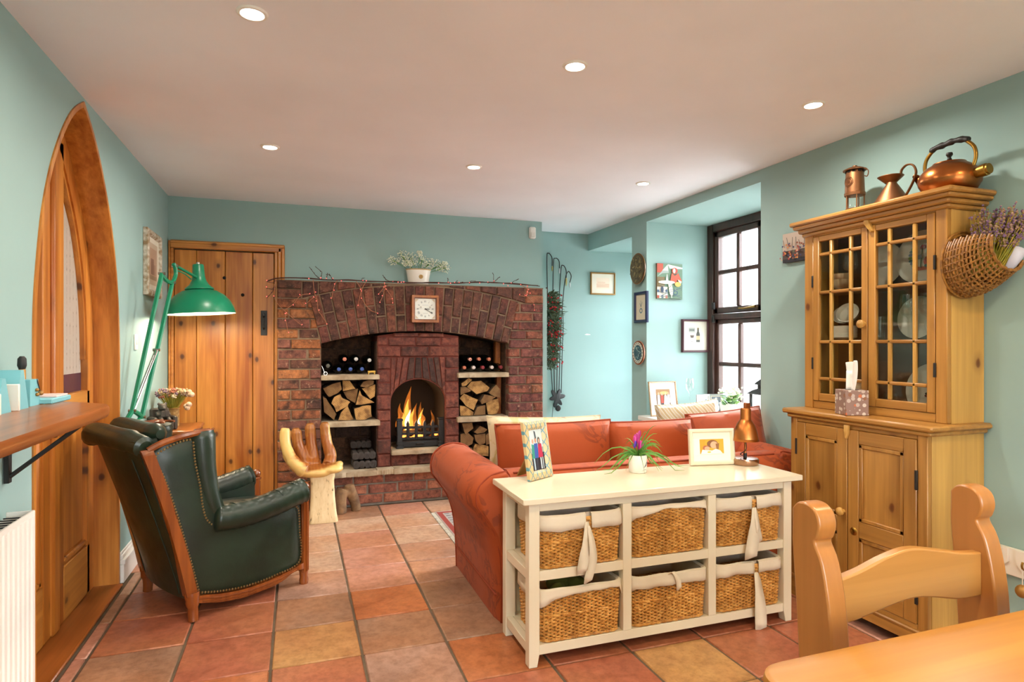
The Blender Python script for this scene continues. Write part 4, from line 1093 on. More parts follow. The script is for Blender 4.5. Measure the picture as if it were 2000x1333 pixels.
k_ = N('striped_satin'); v_ = k_.coord((1, 1, 1), rot=(0, 0.5, 0)); wv_ = k_.n('TexWave', {'Vector': v_, 'Scale': 9.0, 'Distortion': 2.5}, bands_direction='X')
k_.pr(Base_Color=k_.ramp(wv_.outputs[0], [(0.2, C('#b5a98c')), (0.5, C('#c9cfcb')), (0.8, C('#a99872'))]).outputs[0], Roughness=0.5, Sheen_Weight=0.3); M['stripe'] = k_.m
pillow('sofa_cushion', 'large rust damask back cushion behind the diamond patterned photo frame', (1.285, 2.955, 0.485), 0.66, 0.385, 0.17, M['rust'], M['rust_p'], (-0.12, 0, 0), 0.04, grp='back cushions of the rust sofa', seed=2)
pillow('sofa_cushion', 'rust damask back cushion behind the pink flowered pot plant', (1.86, 2.955, 0.485), 0.54, 0.37, 0.17, M['rust'], M['rust_p'], (-0.12, 0, 0), 0.03, grp='back cushions of the rust sofa', seed=3)
pillow('scatter_cushion', 'big cream cushion with yellow leaf print behind the rust cushion', (1.29, 3.12, 0.485), 0.68, 0.40, 0.14, M['cream'], None, (-0.12, 0.03, 0), 0.06, seed=4)
pillow('scatter_cushion', 'striped satin cushion leaning before the window sill', (2.40, 3.33, 0.485), 0.40, 0.43, 0.16, M['stripe'], None, (-0.25, -0.12, -0.5), 0.06, seed=5, wr=0.12)
pillow('scatter_cushion', 'plump rust velvet cushion at the right end of the sofa', (2.49, 3.06, 0.485), 0.46, 0.40, 0.22, M['rust_v'], M['rust_p'], (-0.26, -0.12, -0.35), 0.05, seed=6, wr=0.06)

# ---- cream storage unit
su = thing('storage_unit', 'cream painted open storage unit with six basket bays', 'storage unit', (1.51, 2.435, 0))
MB().box(0.828, 2.196, 2.235, 2.635, 0.652, 0.677, 0.003).build('top', M['ivory'], su, world=True)
for x0 in (0.864, 2.118):
    for y0 in (2.27, 2.557):
        m = MB(); x1 = x0+0.045; y1 = y0+0.043; ti = 0.010
        ix0 = x0 + (ti if x0 > 1.5 else 0); ix1 = x1 - (0 if x0 > 1.5 else ti)
        rg = [[(a, b_, z) for a, b_ in ((p0, y0), (p1, y0), (p1, y1), (p0, y1))] for z, p0, p1 in ((0, ix0, ix1), (0.05, x0, x1), (0.652, x0, x1))]
        loft(m, rg); m.build('leg', M['ivory'], su, world=True, smooth=False, mods=[BEV(0.002, 1)])
for x0 in (1.283, 1.706):
    MB().box(x0, x0+0.041, 2.272, 2.312, 0.085, 0.615, 0.002).build('divider', M['ivory'], su, world=True)
    MB().box(x0+0.012, x0+0.03, 2.312, 2.59, 0.085, 0.615).build('partition', M['ivory'], su, world=True)
for z0, z1, nm in ((0.614, 0.652, 'top_rail'), (0.338, 0.378, 'middle_rail'), (0.045, 0.085, 'bottom_rail')):
    MB().box(0.909, 2.118, 2.274, 2.30, z0, z1, 0.002).build(nm, M['ivory'], su, world=True)
    MB().box(0.909, 2.118, 2.575, 2.598, z0, z1, 0.002).build(nm, M['ivory'], su, world=True)
    for x0 in (0.868, 2.126): MB().box(x0, x0+0.03, 2.313, 2.557, z0, z1, 0.002).build('side_rail', M['ivory'], su, world=True)
for z in (0.366, 0.073): MB().box(0.898, 2.126, 2.30, 2.575, z, z+0.012).build('shelf', M['ivory'], su, world=True)
MB().box(0.909, 2.118, 2.592, 2.598, 0.085, 0.62).build('back_slat', M['ivory'], su, world=True)
# ---- wicker baskets with calico liners
def wickermat():
    k = N('wicker'); v = k.coord(); oi = k.n('ObjectInfo')
    c = k.ramp(k.noise(v, 55.0, 3.0, 0.6), [(0.3, C('#9a6628')), (0.5, C('#c99246')), (0.72, C('#e2b46c'))]).outputs[0]
    pat = k.ramp(k.noise(v, 8.0, 2.0), [(0.33, (0.8, 0.74, 0.68, 1)), (0.6, (1.1, 1.08, 1.04, 1))]).outputs[0]
    k.pr(Base_Color=k.mix(1.0, c, pat, 'MULTIPLY'), Roughness=0.5); return k.m
M['wicker'] = wickermat()
def rrect(w, d, r, n=5):
    out = []
    for cx_, cy_, a0 in ((w/2-r, d/2-r, 0), (-w/2+r, d/2-r, 1), (-w/2+r, -d/2+r, 2), (w/2-r, -d/2+r, 3)):
        for k in range(n+1):
            a = PI/2*(a0+k/n); out.append((cx_+r*math.cos(a), cy_+r*math.sin(a)))
    return out
def resamp(loop, n):
    P = [Vector((a, b_, 0)) for a, b_ in loop]; P.append(P[0]); ds = [0]
    for a, b_ in zip(P, P[1:]): ds.append(ds[-1]+(b_-a).length)
    out = []; j = 0
    for i in range(n):
        t = ds[-1]*i/n
        while ds[j+1] < t: j += 1
        f = (t-ds[j])/max(1e-9, ds[j+1]-ds[j]); p = P[j].lerp(P[j+1], f)
        e = (P[j+1]-P[j]).normalized(); out.append((p.x, p.y, e.y, -e.x))
    return out
bk_cache = {}
def basket_meshes(w, d, h):
    key = (w, d, h)
    if key in bk_cache: return bk_cache[key]
    NS_ = 140; rows = 26; m = MB(); base = resamp(rrect(w, d, 0.035), NS_)
    fl_ = lambda t: 0.955+0.045*t
    for r in range(rows):
        z = 0.012+(h-0.03)*r/(rows-1); s_ = fl_(r/rows); path = []
        for i, (x, y, nx, ny) in enumerate(base):
            o_ = 0.0042*(1 if (i//2+r) % 2 else -1)
            path.append((x*s_+nx*o_, y*s_+ny*o_, z))
        m.tube(path, 0.0036, 5, closed=True)
    for i in range(0, NS_, 2):
        x, y, nx, ny = base[i]
        m.tube([(x*fl_(0), y*fl_(0), 0.004), (x*fl_(1), y*fl_(1), h-0.01)], 0.0026, 5)
    bm_ = m.build('weave', M['wicker']); md = bm_.data
    m = MB()
    for z, off_ in ((h-0.012, 0.0), (0.006, 0.002), (h*0.52, 0.002)):
        for ph in (0, PI):
            if z == h*0.52 and ph: continue
            s_ = fl_(z/h)
            m.tube([(x*s_+nx*(off_+0.0028*math.sin(i*0.9+ph)), y*s_+ny*(off_+0.0028*math.sin(i*0.9+ph)), z+0.0022*math.cos(i*0.9+ph)) for i, (x, y, nx, ny) in enumerate(base)], 0.0038, 5, closed=True)
    rm = m.build('rim', M['wicker']); rmd = rm.data
    m = MB().prism([(x*0.94, y*0.94) for x, y, _, _ in base], 0.006, 0.012, 'z'); fm = m.build('floor_panel', M['wicker']); fmd = fm.data
    for o in (bm_, rm, fm): bpy.data.objects.remove(o)
    bk_cache[key] = (md, rmd, fmd); return bk_cache[key]
def basket(x, z, w, label, front=0.045, fold=None, gap=None, ribbon=None, dip=None, contents=None):
    d, h = 0.27, 0.205
    t = thing('wicker_basket', label, 'basket', (x, 2.275+d/2, z), 0, 'lined wicker baskets in the cream unit')
    for nm, me in zip(('weave', 'rim', 'base'), basket_meshes(w, d, h)): link(nm, me, t)
    # calico liner: inside wall, over the rim and down the outside
    n = 96; base = resamp(rrect(w, d, 0.035), n); rr = random.Random(int(x*1000+z*77))
    ph = [rr.uniform(0, 6) for _ in range(4)]
    m = MB(); prof = []
    rings = []
    for i, (bx, by, nx, ny) in enumerate(base):
        u = bx/(w/2); frontness = 1.0 if ny < -0.5 else (0.85 if abs(nx) > 0.5 else 0.8)
        ln = (fold(u) if fold and ny < -0.5 else front*frontness) + 0.0018*math.sin(i*0.35+ph[0]) + 0.0012*math.sin(i*0.9+ph[1])
        if ny > 0.5 or abs(nx) > 0.5: ln = max(ln, 0.05)
        w1 = 0.0022*math.sin(i*0.6+ph[2])
        ring = []
        for (o_, zz) in ((-0.016, h-0.09), (-0.014, h-0.03), (-0.010, h+0.004), (0.0, h+0.010), (0.010, h+0.005), (0.012+w1, h-ln*0.5), (0.013+w1*1.5, h-ln)):
            ring.append((bx+nx*o_, by+ny*o_, zz+0.0012*math.sin(i*0.5+ph[3])))
        rings.append(ring)
    K = 7; vs = [p for r in rings for p in r]; fs = []
    for i in range(n):
        bx, by, nx, ny = base[i]
        if gap and ny < -0.5 and abs(bx-gap) < 0.012: ks = range(0, 3)
        else: ks = range(K-1)
        j = (i+1) % n
        for k in ks: fs.append((i*K+k, j*K+k, j*K+k+1, i*K+k+1))
    m.add(vs, fs); m.build('liner', M['cloth'], t, mods=[('SOLIDIFY', dict(thickness=0.0016))])
    if ribbon:
        rb_ = MB()
        for pts, wd in ribbon:
            q = cr([(a, -d/2+b_, c_) for a, b_, c_ in pts], 5)
            for sgn in (1,):
                L = len(q); vs = []
                for i, p in enumerate(q):
                    wv = lerp(wd*0.35, wd, min(1, i/(L*0.3)))
                    a_ = 0.35*math.sin(i*0.35)
                    ca, sa = math.cos(a_)*wv/2, math.sin(a_)*wv/2
                    zc = (0.02 if i == L-1 else 0)
                    vs += [(p.x-ca, p.y-sa, p.z-zc*1.0), (p.x+ca, p.y+sa, p.z)]
                rb_.add(vs, [(2*i, 2*i+1, 2*i+3, 2*i+2) for i in range(L-1)])
        rb_.build('ribbon', M['cloth'], t, mods=[('SOLIDIFY', dict(thickness=0.0018))])
    return t
zA, zB = 0.379, 0.086
xA, xB, xC = 1.096, 1.515, 1.933
wA, wB, wC = 0.362, 0.372, 0.355
basket(xA, zA, wA, 'wicker basket with long tied ribbon, upper left bay of the unit', 0.052, gap=0.02, ribbon=[([(0.015, -0.014, 0.18), (0.012, -0.022, 0.12), (0.0, -0.024, 0.05), (-0.012, -0.026, -0.01)], 0.042), ([(0.02, -0.016, 0.165), (0.032, -0.026, 0.10), (0.035, -0.03, 0.03), (0.012, -0.03, -0.05)], 0.034)])
basket(xB, zA, wB, 'wicker basket with narrow liner and no ribbon, upper middle bay', fold=lambda u: 0.008+0.034*(u*u if u < 0 else 0.7*u**4))
basket(xC, zA, wC, 'wicker basket with ribbon hanging low, upper right bay of the unit', 0.046, gap=0.01, ribbon=[([(0.01, -0.014, 0.165), (0.004, -0.024, 0.12), (0.0, -0.026, 0.06), (-0.022, -0.03, -0.045)], 0.055), ([(0.012, -0.016, 0.165), (0.02, -0.024, 0.10), (0.028, -0.028, 0.02)], 0.03)])
basket(xA, zB, wA, 'wicker basket holding green stuff, lower left bay of the unit', fold=lambda u: 0.016+0.05*max(0, -u)**2.5)
tag(MB().ell((1.05, 2.40, 0.268), 0.06, 0.05, 0.034).ell((1.11, 2.37, 0.272), 0.045, 0.04, 0.03).ell((1.02, 2.35, 0.262), 0.035, 0.03, 0.03).build('green_cloth_bundle', plain('olive_cloth', '#5a5f1c', 0.9, var=0.4, vs=20)), 'crumpled olive green bundle in the lower left basket', 'bundle')
basket(xB, zB, wB, 'wicker basket with a knotted loop on its liner, lower middle bay', 0.04, ribbon=[([(-0.02, -0.006, 0.205), (0.0, -0.018, 0.222), (0.02, -0.024, 0.19), (0.028, -0.022, 0.155)], 0.022)])
basket(xC, zB, wC, 'wicker basket with ribbon reaching the floor, lower right bay', 0.042, gap=0.02, ribbon=[([(0.02, -0.014, 0.165), (0.025, -0.022, 0.12), (0.03, -0.03, 0.03), (0.03, -0.035, -0.075)], 0.052)])

# ---- pine dresser
ds = thing('dresser', 'tall waxed pine dresser with glazed upper doors and cupboard below', 'dresser', (2.57, 2.165, 0))
def D(nm, mat, *boxes, b=0.003, **kw):
    for q in boxes: MB().box(q[0], q[1], q[2], q[3], q[4], q[5], b).build(nm, M[mat], ds, world=True)
D('side_panel', 'dres_s', (2.43, 2.735, 1.80, 1.822, 0.0, 0.906), (2.54, 2.735, 1.80, 1.822, 0.95, 1.87), b=0.0005)
D('side_panel', 'dres_s', (2.43, 2.735, 2.508, 2.53, 0.0, 0.906), (2.54, 2.735, 2.528, 2.55, 0.95, 1.87), b=0.0005)
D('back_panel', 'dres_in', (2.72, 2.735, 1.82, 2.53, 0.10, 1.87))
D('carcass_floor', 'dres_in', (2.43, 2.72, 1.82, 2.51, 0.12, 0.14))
D('waist_shelf', 'dres_y', (2.376, 2.735, 1.762, 2.565, 0.925, 0.950), b=0.009)
D('waist_moulding', 'dres_y', (2.392, 2.735, 1.782, 2.545, 0.905, 0.926), b=0.006)
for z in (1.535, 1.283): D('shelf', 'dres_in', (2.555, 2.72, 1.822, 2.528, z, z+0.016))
D('carcass_top', 'dres_y', (2.50, 2.735, 1.80, 2.55, 1.862, 1.88))
D('cornice', 'dres_y', (2.505, 2.735, 1.787, 2.563, 1.835, 1.858), (2.49, 2.735, 1.775, 2.575, 1.855, 1.880), (2.472, 2.735, 1.758, 2.592, 1.876, 1.897), (2.460, 2.735, 1.746, 2.604, 1.894, 1.917), b=0.007)
D('face_frame', 'dres_z', (2.515, 2.54, 1.80, 1.848, 0.95, 1.84), (2.515, 2.54, 2.494, 2.55, 0.95, 1.84))
D('face_rail', 'dres_y', (2.517, 2.54, 1.848, 2.494, 0.95, 0.988), (2.517, 2.54, 1.848, 2.494, 1.829, 1.85))
D('base_frame', 'dres_z', (2.405, 2.43, 1.80, 1.843, 0.0, 0.906), (2.405, 2.43, 2.489, 2.53, 0.0, 0.906))
D('base_rail', 'dres_y', (2.406, 2.43, 1.843, 2.489, 0.886, 0.906), (2.406, 2.43, 1.843, 2.489, 0.095, 0.126))
D('plinth_moulding', 'dres_y', (2.392, 2.42, 1.79, 2.54, 0.088, 0.106), b=0.006)
MB().prism([(1.79, 0.09), (1.79, 0.0), (1.84, 0.0), (1.846, 0.02), (1.862, 0.028), (1.868, 0.05), (2.452, 0.05), (2.458, 0.028), (2.472, 0.02), (2.48, 0.0), (2.54, 0.0), (2.54, 0.09)], 2.394, 2.412, 'x').build('bracket_plinth', M['dres_y'], ds, world=True)
# glazed doors
ZB = [0.990, 1.013, 1.103, 1.29, 1.54, 1.734, 1.823, 1.829]
def gdoor(y0, y1, bars, gl):
    st = MB().box(2.512, 2.535, y0+0.001, gl[0], 0.990, 1.828, 0.003).box(2.512, 2.535, gl[1], y1-0.001, 0.990, 1.828, 0.003)
    dr = st.build('glazed_door', M['dres_z'], ds, world=True)
    for z0, z1 in ((0.990, 1.028), (1.80, 1.828)): MB().box(2.513, 2.534, gl[0], gl[1], z0, z1, 0.003).build('door_rail', M['dres_y'], dr, world=True)
    for y in bars: MB().box(2.514, 2.533, y-0.008, y+0.008, 1.028, 1.80, 0.004).build('glazing_bar', M['dres_s'], dr, world=True)
    for z in (1.103, 1.29, 1.54, 1.734): MB().box(2.514, 2.533, gl[0], gl[1], z-0.008, z+0.008, 0.004).build('glazing_bar', M['dres_y'], dr, world=True)
    yy = [gl[0]]+sorted(bars)+[gl[1]]; zz = [1.028, 1.103, 1.29, 1.54, 1.734, 1.80]
    for i in range(3):
        for j in range(5): MB().box(2.525, 2.527, yy[i], yy[i+1], zz[j], zz[j+1]).build('pane', M['cabglass'], dr, world=True)
    return dr
dL_ = gdoor(2.170, 2.493, [2.385, 2.270], (2.205, 2.456)); dR_ = gdoor(1.849, 2.169, [2.063, 1.944], (1.885, 2.130))
def knob(par, x, y, z, s_=1.0):
    MB().lathe([(0.010*s_, 0.0), (0.009*s_, 0.008*s_), (0.012*s_, 0.013*s_), (0.020*s_, 0.02*s_), (0.0195*s_, 0.029*s_), (0.012*s_, 0.036*s_), (0.0, 0.038*s_)], 16, (x, y, z), Matrix.Rotation(-PI/2, 4, 'Y')).build('knob', M['dres_s'], par, world=True)
knob(dL_, 2.513, 2.187, 1.373)
# cupboard doors
def cdoor(y0, y1):
    dr = MB().box(2.400, 2.422, y0+.001, y0+0.058, 0.128, 0.885, 0.003).box(2.400, 2.422, y1-0.058, y1-.001, 0.128, 0.885, 0.003).build('cupboard_door', M['dres_z'], ds, world=True)
    a, b_ = y0+0.058, y1-0.058
    for z0, z1 in ((0.825, 0.885), (0.40, 0.475), (0.128, 0.20)): MB().box(2.401, 2.421, a, b_, z0, z1, 0.003).build('door_rail', M['dres_y'], dr, world=True)
    for z0, z1 in ((0.475, 0.825), (0.20, 0.40)):
        MB().box(2.411, 2.42, a, b_, z0, z1).build('panel', M['dres_z'], dr, world=True)
        mo = MB()
        for q in ((a, a+0.018, z0, z1), (b_-0.018, b_, z0, z1), (a, b_, z0, z0+0.018), (a, b_, z1-0.018, z1)): mo.box(2.402, 2.413, q[0], q[1], q[2], q[3], 0.006)
        mo.build('moulding', M['dres_z'], dr, world=True)
    return dr
cL = cdoor(2.181, 2.488); cR = cdoor(1.844, 2.179)
knob(cL, 2.40, 2.200, 0.502)
MB().lathe([(0.019, 0), (0.017, 0.003), (0.010, 0.006), (0.004, 0.004)], 16, (2.40, 2.145, 0.425), Matrix.Rotation(-PI/2, 4, 'Y')).build('escutcheon', M['brass'], cR, world=True)
MB().prism([(2.155, 1.855), (2.178, 1.862), (2.185, 1.845), (2.145, 1.795), (2.135, 1.80)], 2.498, 2.512, 'x', 0.003).build('turn_catch', M['dres_s'], ds, world=True)
MB().prism([(2.165, 0.905), (2.190, 0.905), (2.192, 0.88), (2.185, 0.845), (2.178, 0.842), (2.168, 0.87)], 2.388, 2.40, 'x', 0.003).build('turn_catch', M['dres_s'], ds, world=True)
for y, z in ((1.849, 1.62), (1.849, 1.17), (2.4935, 1.60), (2.4935, 1.18)): MB().box(2.508, 2.516, y-0.005, y+0.005, z-0.03, z+0.03, 0.001).build('hinge', M['black'], ds, world=True)
for y, z in ((1.845, 0.72), (2.488, 0.76), (1.845, 0.25), (2.488, 0.25)): MB().box(2.397, 2.405, y-0.006, y+0.006, z-0.04, z+0.04, 0.001).build('hinge', M['black'], ds, world=True)
# ---- dining table and ladder-back chair
tb = thing('dining_table', 'lacquered pine dining table with rounded corner before the beech chair', 'table', (1.65, 0.26, 0))
def rr_poly(x0, x1, y0, y1, r, n=8):
    return [(p[0]+(x0+x1)/2, p[1]+(y0+y1)/2) for p in rrect(x1-x0, y1-y0, r, n)]
rg = [[(a, b_, z) for a, b_ in rr_poly(0.705+e, 2.6-e, -0.32+e, 0.832-e, 0.05)] for z, e in ((0.722, 0.006), (0.725, 0.001), (0.735, 0.0), (0.745, 0.002), (0.750, 0.008))]
loft(MB(), rg).build('table_top', M['table'], tb, world=True)
for x in (0.83, 2.47):
    for y in (-0.2, 0.70):
        MB().box(x-0.035, x+0.035, y-0.035, y+0.035, 0.60, 0.722, 0.004).lathe([(0.034, 0.60), (0.022, 0.58), (0.036, 0.54), (0.024, 0.50), (0.038, 0.35), (0.030, 0.12), (0.020, 0.08), (0.030, 0.05), (0.024, 0.0)], 18, (x, y, 0)).build('leg', M['table'], tb, world=True)
for q in ((0.86, 2.44, 0.69, 0.712), (0.86, 2.44, -0.212, -0.19)): MB().box(q[0], q[1], q[2], q[3], 0.63, 0.722, 0.002).build('apron', M['table'], tb, world=True)
for x in (0.82, 2.46): MB().box(x, x+0.02, -0.17, 0.67, 0.63, 0.722, 0.002).build('apron', M['table'], tb, world=True)
ch = thing('dining_chair', 'pale beech dining chair with wavy back rail at the table', 'chair', (1.27, 0.85, 0))
front = cr2([(0.965, 0.45), (0.955, 0.55), (0.952, 0.65), (0.960, 0.75), (0.977, 0.83), (0.996, 0.868), (0.990, 0.880), (0.984, 0.905), (0.991, 0.931), (1.012, 0.945), (1.04, 0.944), (1.057, 0.928)], 4)
back = [(1.058, 0.86), (1.045, 0.70), (1.03, 0.45), (1.035, 0.2), (1.045, 0.0), (1.0, 0.0), (0.985, 0.2)]
for x in (1.032, 1.512): MB().prism(front+back, x-0.024, x+0.024, 'x').build('back_post', M['chairw'], ch, world=True, angle=50, mods=[BEV(0.005, 2)])
top = cr2([(1.055, 0.788), (1.12, 0.80), (1.20, 0.822), (1.27, 0.832), (1.35, 0.82), (1.43, 0.805), (1.49, 0.80)], 5)
bot = cr2([(1.49, 0.70), (1.42, 0.70), (1.34, 0.715), (1.27, 0.722), (1.19, 0.712), (1.11, 0.698), (1.055, 0.695)], 5)
MB().prism(top+bot, 0.985, 1.008, 'y').build('back_rail', M['chairx'], ch, world=True, mods=[BEV(0.004, 2)])
top2 = [(x, z-0.2) for x, z in top]; bot2 = [(x, z-0.2) for x, z in bot]
MB().prism(top2+bot2, 0.978, 1.0, 'y').build('back_rail', M['chairx'], ch, world=True, mods=[BEV(0.004, 2)])
MB().box(1.02, 1.525, 0.58, 1.0, 0.43, 0.455, 0.01).build('seat', M['chairx'], ch, world=True)
for x in (1.05, 1.49): MB().box(x-0.02, x+0.02, 0.60, 0.64, 0.0, 0.43, 0.004).build('leg', M['chairw'], ch, world=True)
for x in (1.05, 1.49): MB().box(x-0.012, x+0.012, 0.64, 1.0, 0.2, 0.225, 0.003).build('stretcher', M['chairx'], ch, world=True)

# ================================================================== THINGS
def el(cx, cy, rx, ry, n=14, a0=0.0): return [(cx+rx*math.cos(a0+2*PI*k/n), cy+ry*math.sin(a0+2*PI*k/n)) for k in range(n)]
def re(x0, y0, x1, y1): return [(x0, y0), (x1, y0), (x1, y1), (x0, y1)]
def art(par, polys, O, U, V, Nn, nm='print', mat='art', step=0.00025):
    O, U, V, Nn = map(Vector, (O, U, V, Nn)); m = MB()
    for i, (p, c) in enumerate(polys):
        q = [O+U*a+V*b_+Nn*(step*(i+1)) for a, b_ in p]
        if Nn.dot((q[1]-q[0]).cross(q[2]-q[1])) < 0: q = q[::-1]
        m.poly(q, C(c))
    return m.build(nm, M[mat], par, world=True, smooth=False)
def pic(name, label, cat, O, U, V, w, h, fw, dep, fmat, polys, mount=None, grp=None, fd=None):
    """framed picture: O bottom-left back corner, U right, V up, facing U x V reversed to the viewer"""
    U, V = Vector(U).normalized(), Vector(V).normalized(); Nn = U.cross(V); O = Vector(O)
    t = thing(name, label, cat, tuple(O), 0, grp)
    if fw > 0:
        vs = []
        for cx_, cy_, sx_, sy_ in ((0, 0, 1, 1), (w, 0, -1, 1), (w, h, -1, -1), (0, h, 1, -1)):
            for e, z in ((0, 0), (0, dep*0.8), (fw*0.3, dep), (fw*0.7, dep), (fw, dep*0.55), (fw, 0)):
                vs.append(O+U*(cx_+sx_*e)+V*(cy_+sy_*e)+Nn*z)
        fs = []
        for i in range(4):
            j = (i+1) % 4
            for k in range(6): l_ = (k+1) % 6; fs.append((i*6+k, j*6+k, j*6+l_, i*6+l_))
        MB().add(vs, fs).build('frame', fmat, t, world=True, smooth=False)
    iw, ih = w-2*fw, h-2*fw
    bd = MB(); s_ = [O+U*a+V*b_+Nn*z for z in (0.001, dep*0.45 if fw > 0 else dep) for a, b_ in ((fw, fw), (w-fw, fw), (w-fw, h-fw), (fw, h-fw))]
    bd.add(s_, [(0, 1, 2, 3), (4, 5, 6, 7), (0, 1, 5, 4), (1, 2, 6, 5), (2, 3, 7, 6), (3, 0, 4, 7)])
    bd.build('mount' if fw > 0 else 'canvas', mount or M['paper'], t, world=True, smooth=False)
    if polys: art(t, [([(a*iw, b_*ih) for a, b_ in p], c) for p, c in polys], O+U*fw+V*fw+Nn*(dep*0.45 if fw > 0 else dep), U, V, Nn)
    return t
M['paper'] = plain('mount_card', '#e4ddcc', 0.8)
M['goldf'] = plain('gilt_frame', '#a87c3e', 0.4, 0.4, var=0.2)
M['plumf'] = plain('plum_frame', '#45222c', 0.35)
M['navyf'] = plain('navy_frame', '#1a2146', 0.35)
M['silver'] = plain('silver_frame', '#b9bdbf', 0.3, 0.8)
M['rosef'] = plain('rose_metal', '#c29a7c', 0.25, 0.9)
M['greyf'] = plain('weathered_frame', '#cfc9ba', 0.6, c2='#8c7350', vs=30)
M['teal'] = plain('teal_leatherette', '#7cc0cc', 0.45, var=0.05)
M['leaf'] = plain('green_leaf', '#3f7a2c', 0.5, c2='#6b9a3c', vs=12)
M['darkgreen'] = plain('conifer', '#26402e', 0.7, c2='#5c7258', vs=40)
M['white_fl'] = plain('white_blossom', '#eef0dc', 0.7)
M['red'] = plain('red_berry', '#a3101c', 0.3)
M['twig'] = plain('twig', '#4a2a20', 0.8)
M['twig_p'] = plain('pale_twig', '#a2684a', 0.8)
M['redlight'] = emis('red_fairy_light', (1.0, 0.14, 0.12, 1), 1.6)
M['bronze'] = plain('bronze_resin', '#4a4036', 0.5, 0.2, var=0.4, vs=18)
M['reed'] = plain('dry_reed', '#a8902c', 0.8, c2='#6f7a24', vs=25)
M['terra'] = plain('terracotta_rim', '#9c5a3a', 0.7)

# ---- floor lamp
fl_ = thing('floor_lamp', 'giant green jointed floor lamp leaning over the armchair', 'floor lamp', (-0.62, 4.08, 0))
MB().lathe([(0.0, 0.022), (0.06, 0.022), (0.10, 0.016), (0.115, 0.006), (0.115, 0.0)], 28, (-0.62, 4.08, 0)).build('base', M['green'], fl_, world=True)
MB().tube(cr([(-0.62, 4.08, 0.015), (-0.65, 4.04, 0.4), (-0.76, 3.88, 0.72), (-0.835, 3.77, 0.84), (-0.846, 3.738, 0.872)], 5), 0.013, 10).build('pole', M['green'], fl_, world=True)
def bar(p, q, w=0.016, t=0.008): return MB().tube([p, q], w, 4, flat=t/w)
MB().tube([(-0.846, 3.738, 0.872), (-0.829, 3.787, 0.922), (-0.815, 3.83, 0.905), (-0.801, 3.87, 0.877)], 0.013, 8).tube([(-0.846, 3.738, 0.872), (-0.82, 3.81, 0.862), (-0.801, 3.87, 0.877)], 0.008, 6).build('lower_bracket', M['green'], fl_, world=True)
MB().tube([(-0.829, 3.787, 0.922), (-0.738, 4.057, 1.688)], 0.0125, 6).build('arm_bar', M['green'], fl_, world=True)
MB().tube([(-0.801, 3.87, 0.877), (-0.702, 4.165, 1.648)], 0.0125, 6).build('arm_bar', M['green'], fl_, world=True)
for dx in (-0.006, 0.007): MB().tube([(-0.826+dx, 3.797-dx, 0.929), (-0.756+dx, 4.005-dx, 1.245)], 0.0055, 8).build('spring', M['chrome'], fl_, world=True)
MB().tube(cr([(-0.738, 4.057, 1.688), (-0.730, 4.08, 1.665), (-0.716, 4.126, 1.648), (-0.700, 4.168, 1.652), (-0.690, 4.203, 1.70), (-0.692, 4.19, 1.745), (-0.698, 4.179, 1.762)], 4), 0.012, 8).build('upper_bracket', M['green'], fl_, world=True)
MB().tube([(-0.698, 4.179, 1.759), (-0.66, 4.29, 1.737), (-0.612, 4.44, 1.712)], 0.009, 8).tube([(-0.69, 4.2, 1.73), (-0.655, 4.30, 1.715), (-0.63, 4.37, 1.69)], 0.004, 6).build('head_arm', M['green'], fl_, world=True)
kn = MB()
for p in ((-0.829, 3.787, 0.922), (-0.801, 3.87, 0.877), (-0.738, 4.057, 1.688), (-0.702, 4.165, 1.648), (-0.756, 4.007, 1.245), (-0.692, 4.19, 1.75)): kn.lathe([(0.009, -0.018), (0.009, 0.018)], 10, p, Matrix.Rotation(PI/2, 4, 'Y'))
kn.build('joint_bolts', M['chrome'], fl_, world=True)
tl = Matrix.Translation((-0.59, 4.49, 1.475)) @ Matrix.Rotation(math.radians(-3), 4, 'Y')
sh = [(0.0, 0.325), (0.030, 0.325), (0.034, 0.318), (0.037, 0.25), (0.043, 0.22), (0.060, 0.19), (0.086, 0.168), (0.088, 0.162), (0.078, 0.158), (0.105, 0.150), (0.148, 0.122), (0.180, 0.085), (0.200, 0.045), (0.209, 0.008), (0.210, 0.0)]
MB().lathe(sh, 40, m=tl, caps=False).build('shade', M['green'], fl_, world=True, mods=[])
M['shade_in'] = plain('white_enamel', '#f4f1ea', 0.5)
MB().lathe([(0.0, 0.15), (0.08, 0.148), (0.144, 0.118), (0.176, 0.082), (0.197, 0.043), (0.206, 0.006), (0.2085, 0.001)], 40, m=tl, caps=False).build('shade_lining', M['shade_in'], fl_, world=True)
MB().lathe([(0.012, 0.325), (0.012, 0.338), (0.0, 0.34)], 12, m=tl).build('finial', M['chrome'], fl_, world=True)
M['bulb'] = emis('bulb_glow', (1.0, 0.88, 0.68, 1), 30.0)
MB().ell((0, 0, 0.10), 0.032, 0.032, 0.042, m=None).xf(0, tl).build('bulb', M['bulb'], fl_, world=True)
l = bpy.data.lights.new('lamp_light', 'POINT'); l.energy = 16.0; l.color = (1.0, 0.82, 0.58); l.shadow_soft_size = 0.035
o = bpy.data.objects.new('lamp_light', l); col.objects.link(o); o.parent = fl_; o.location = (0.03, 0.41, 1.525)

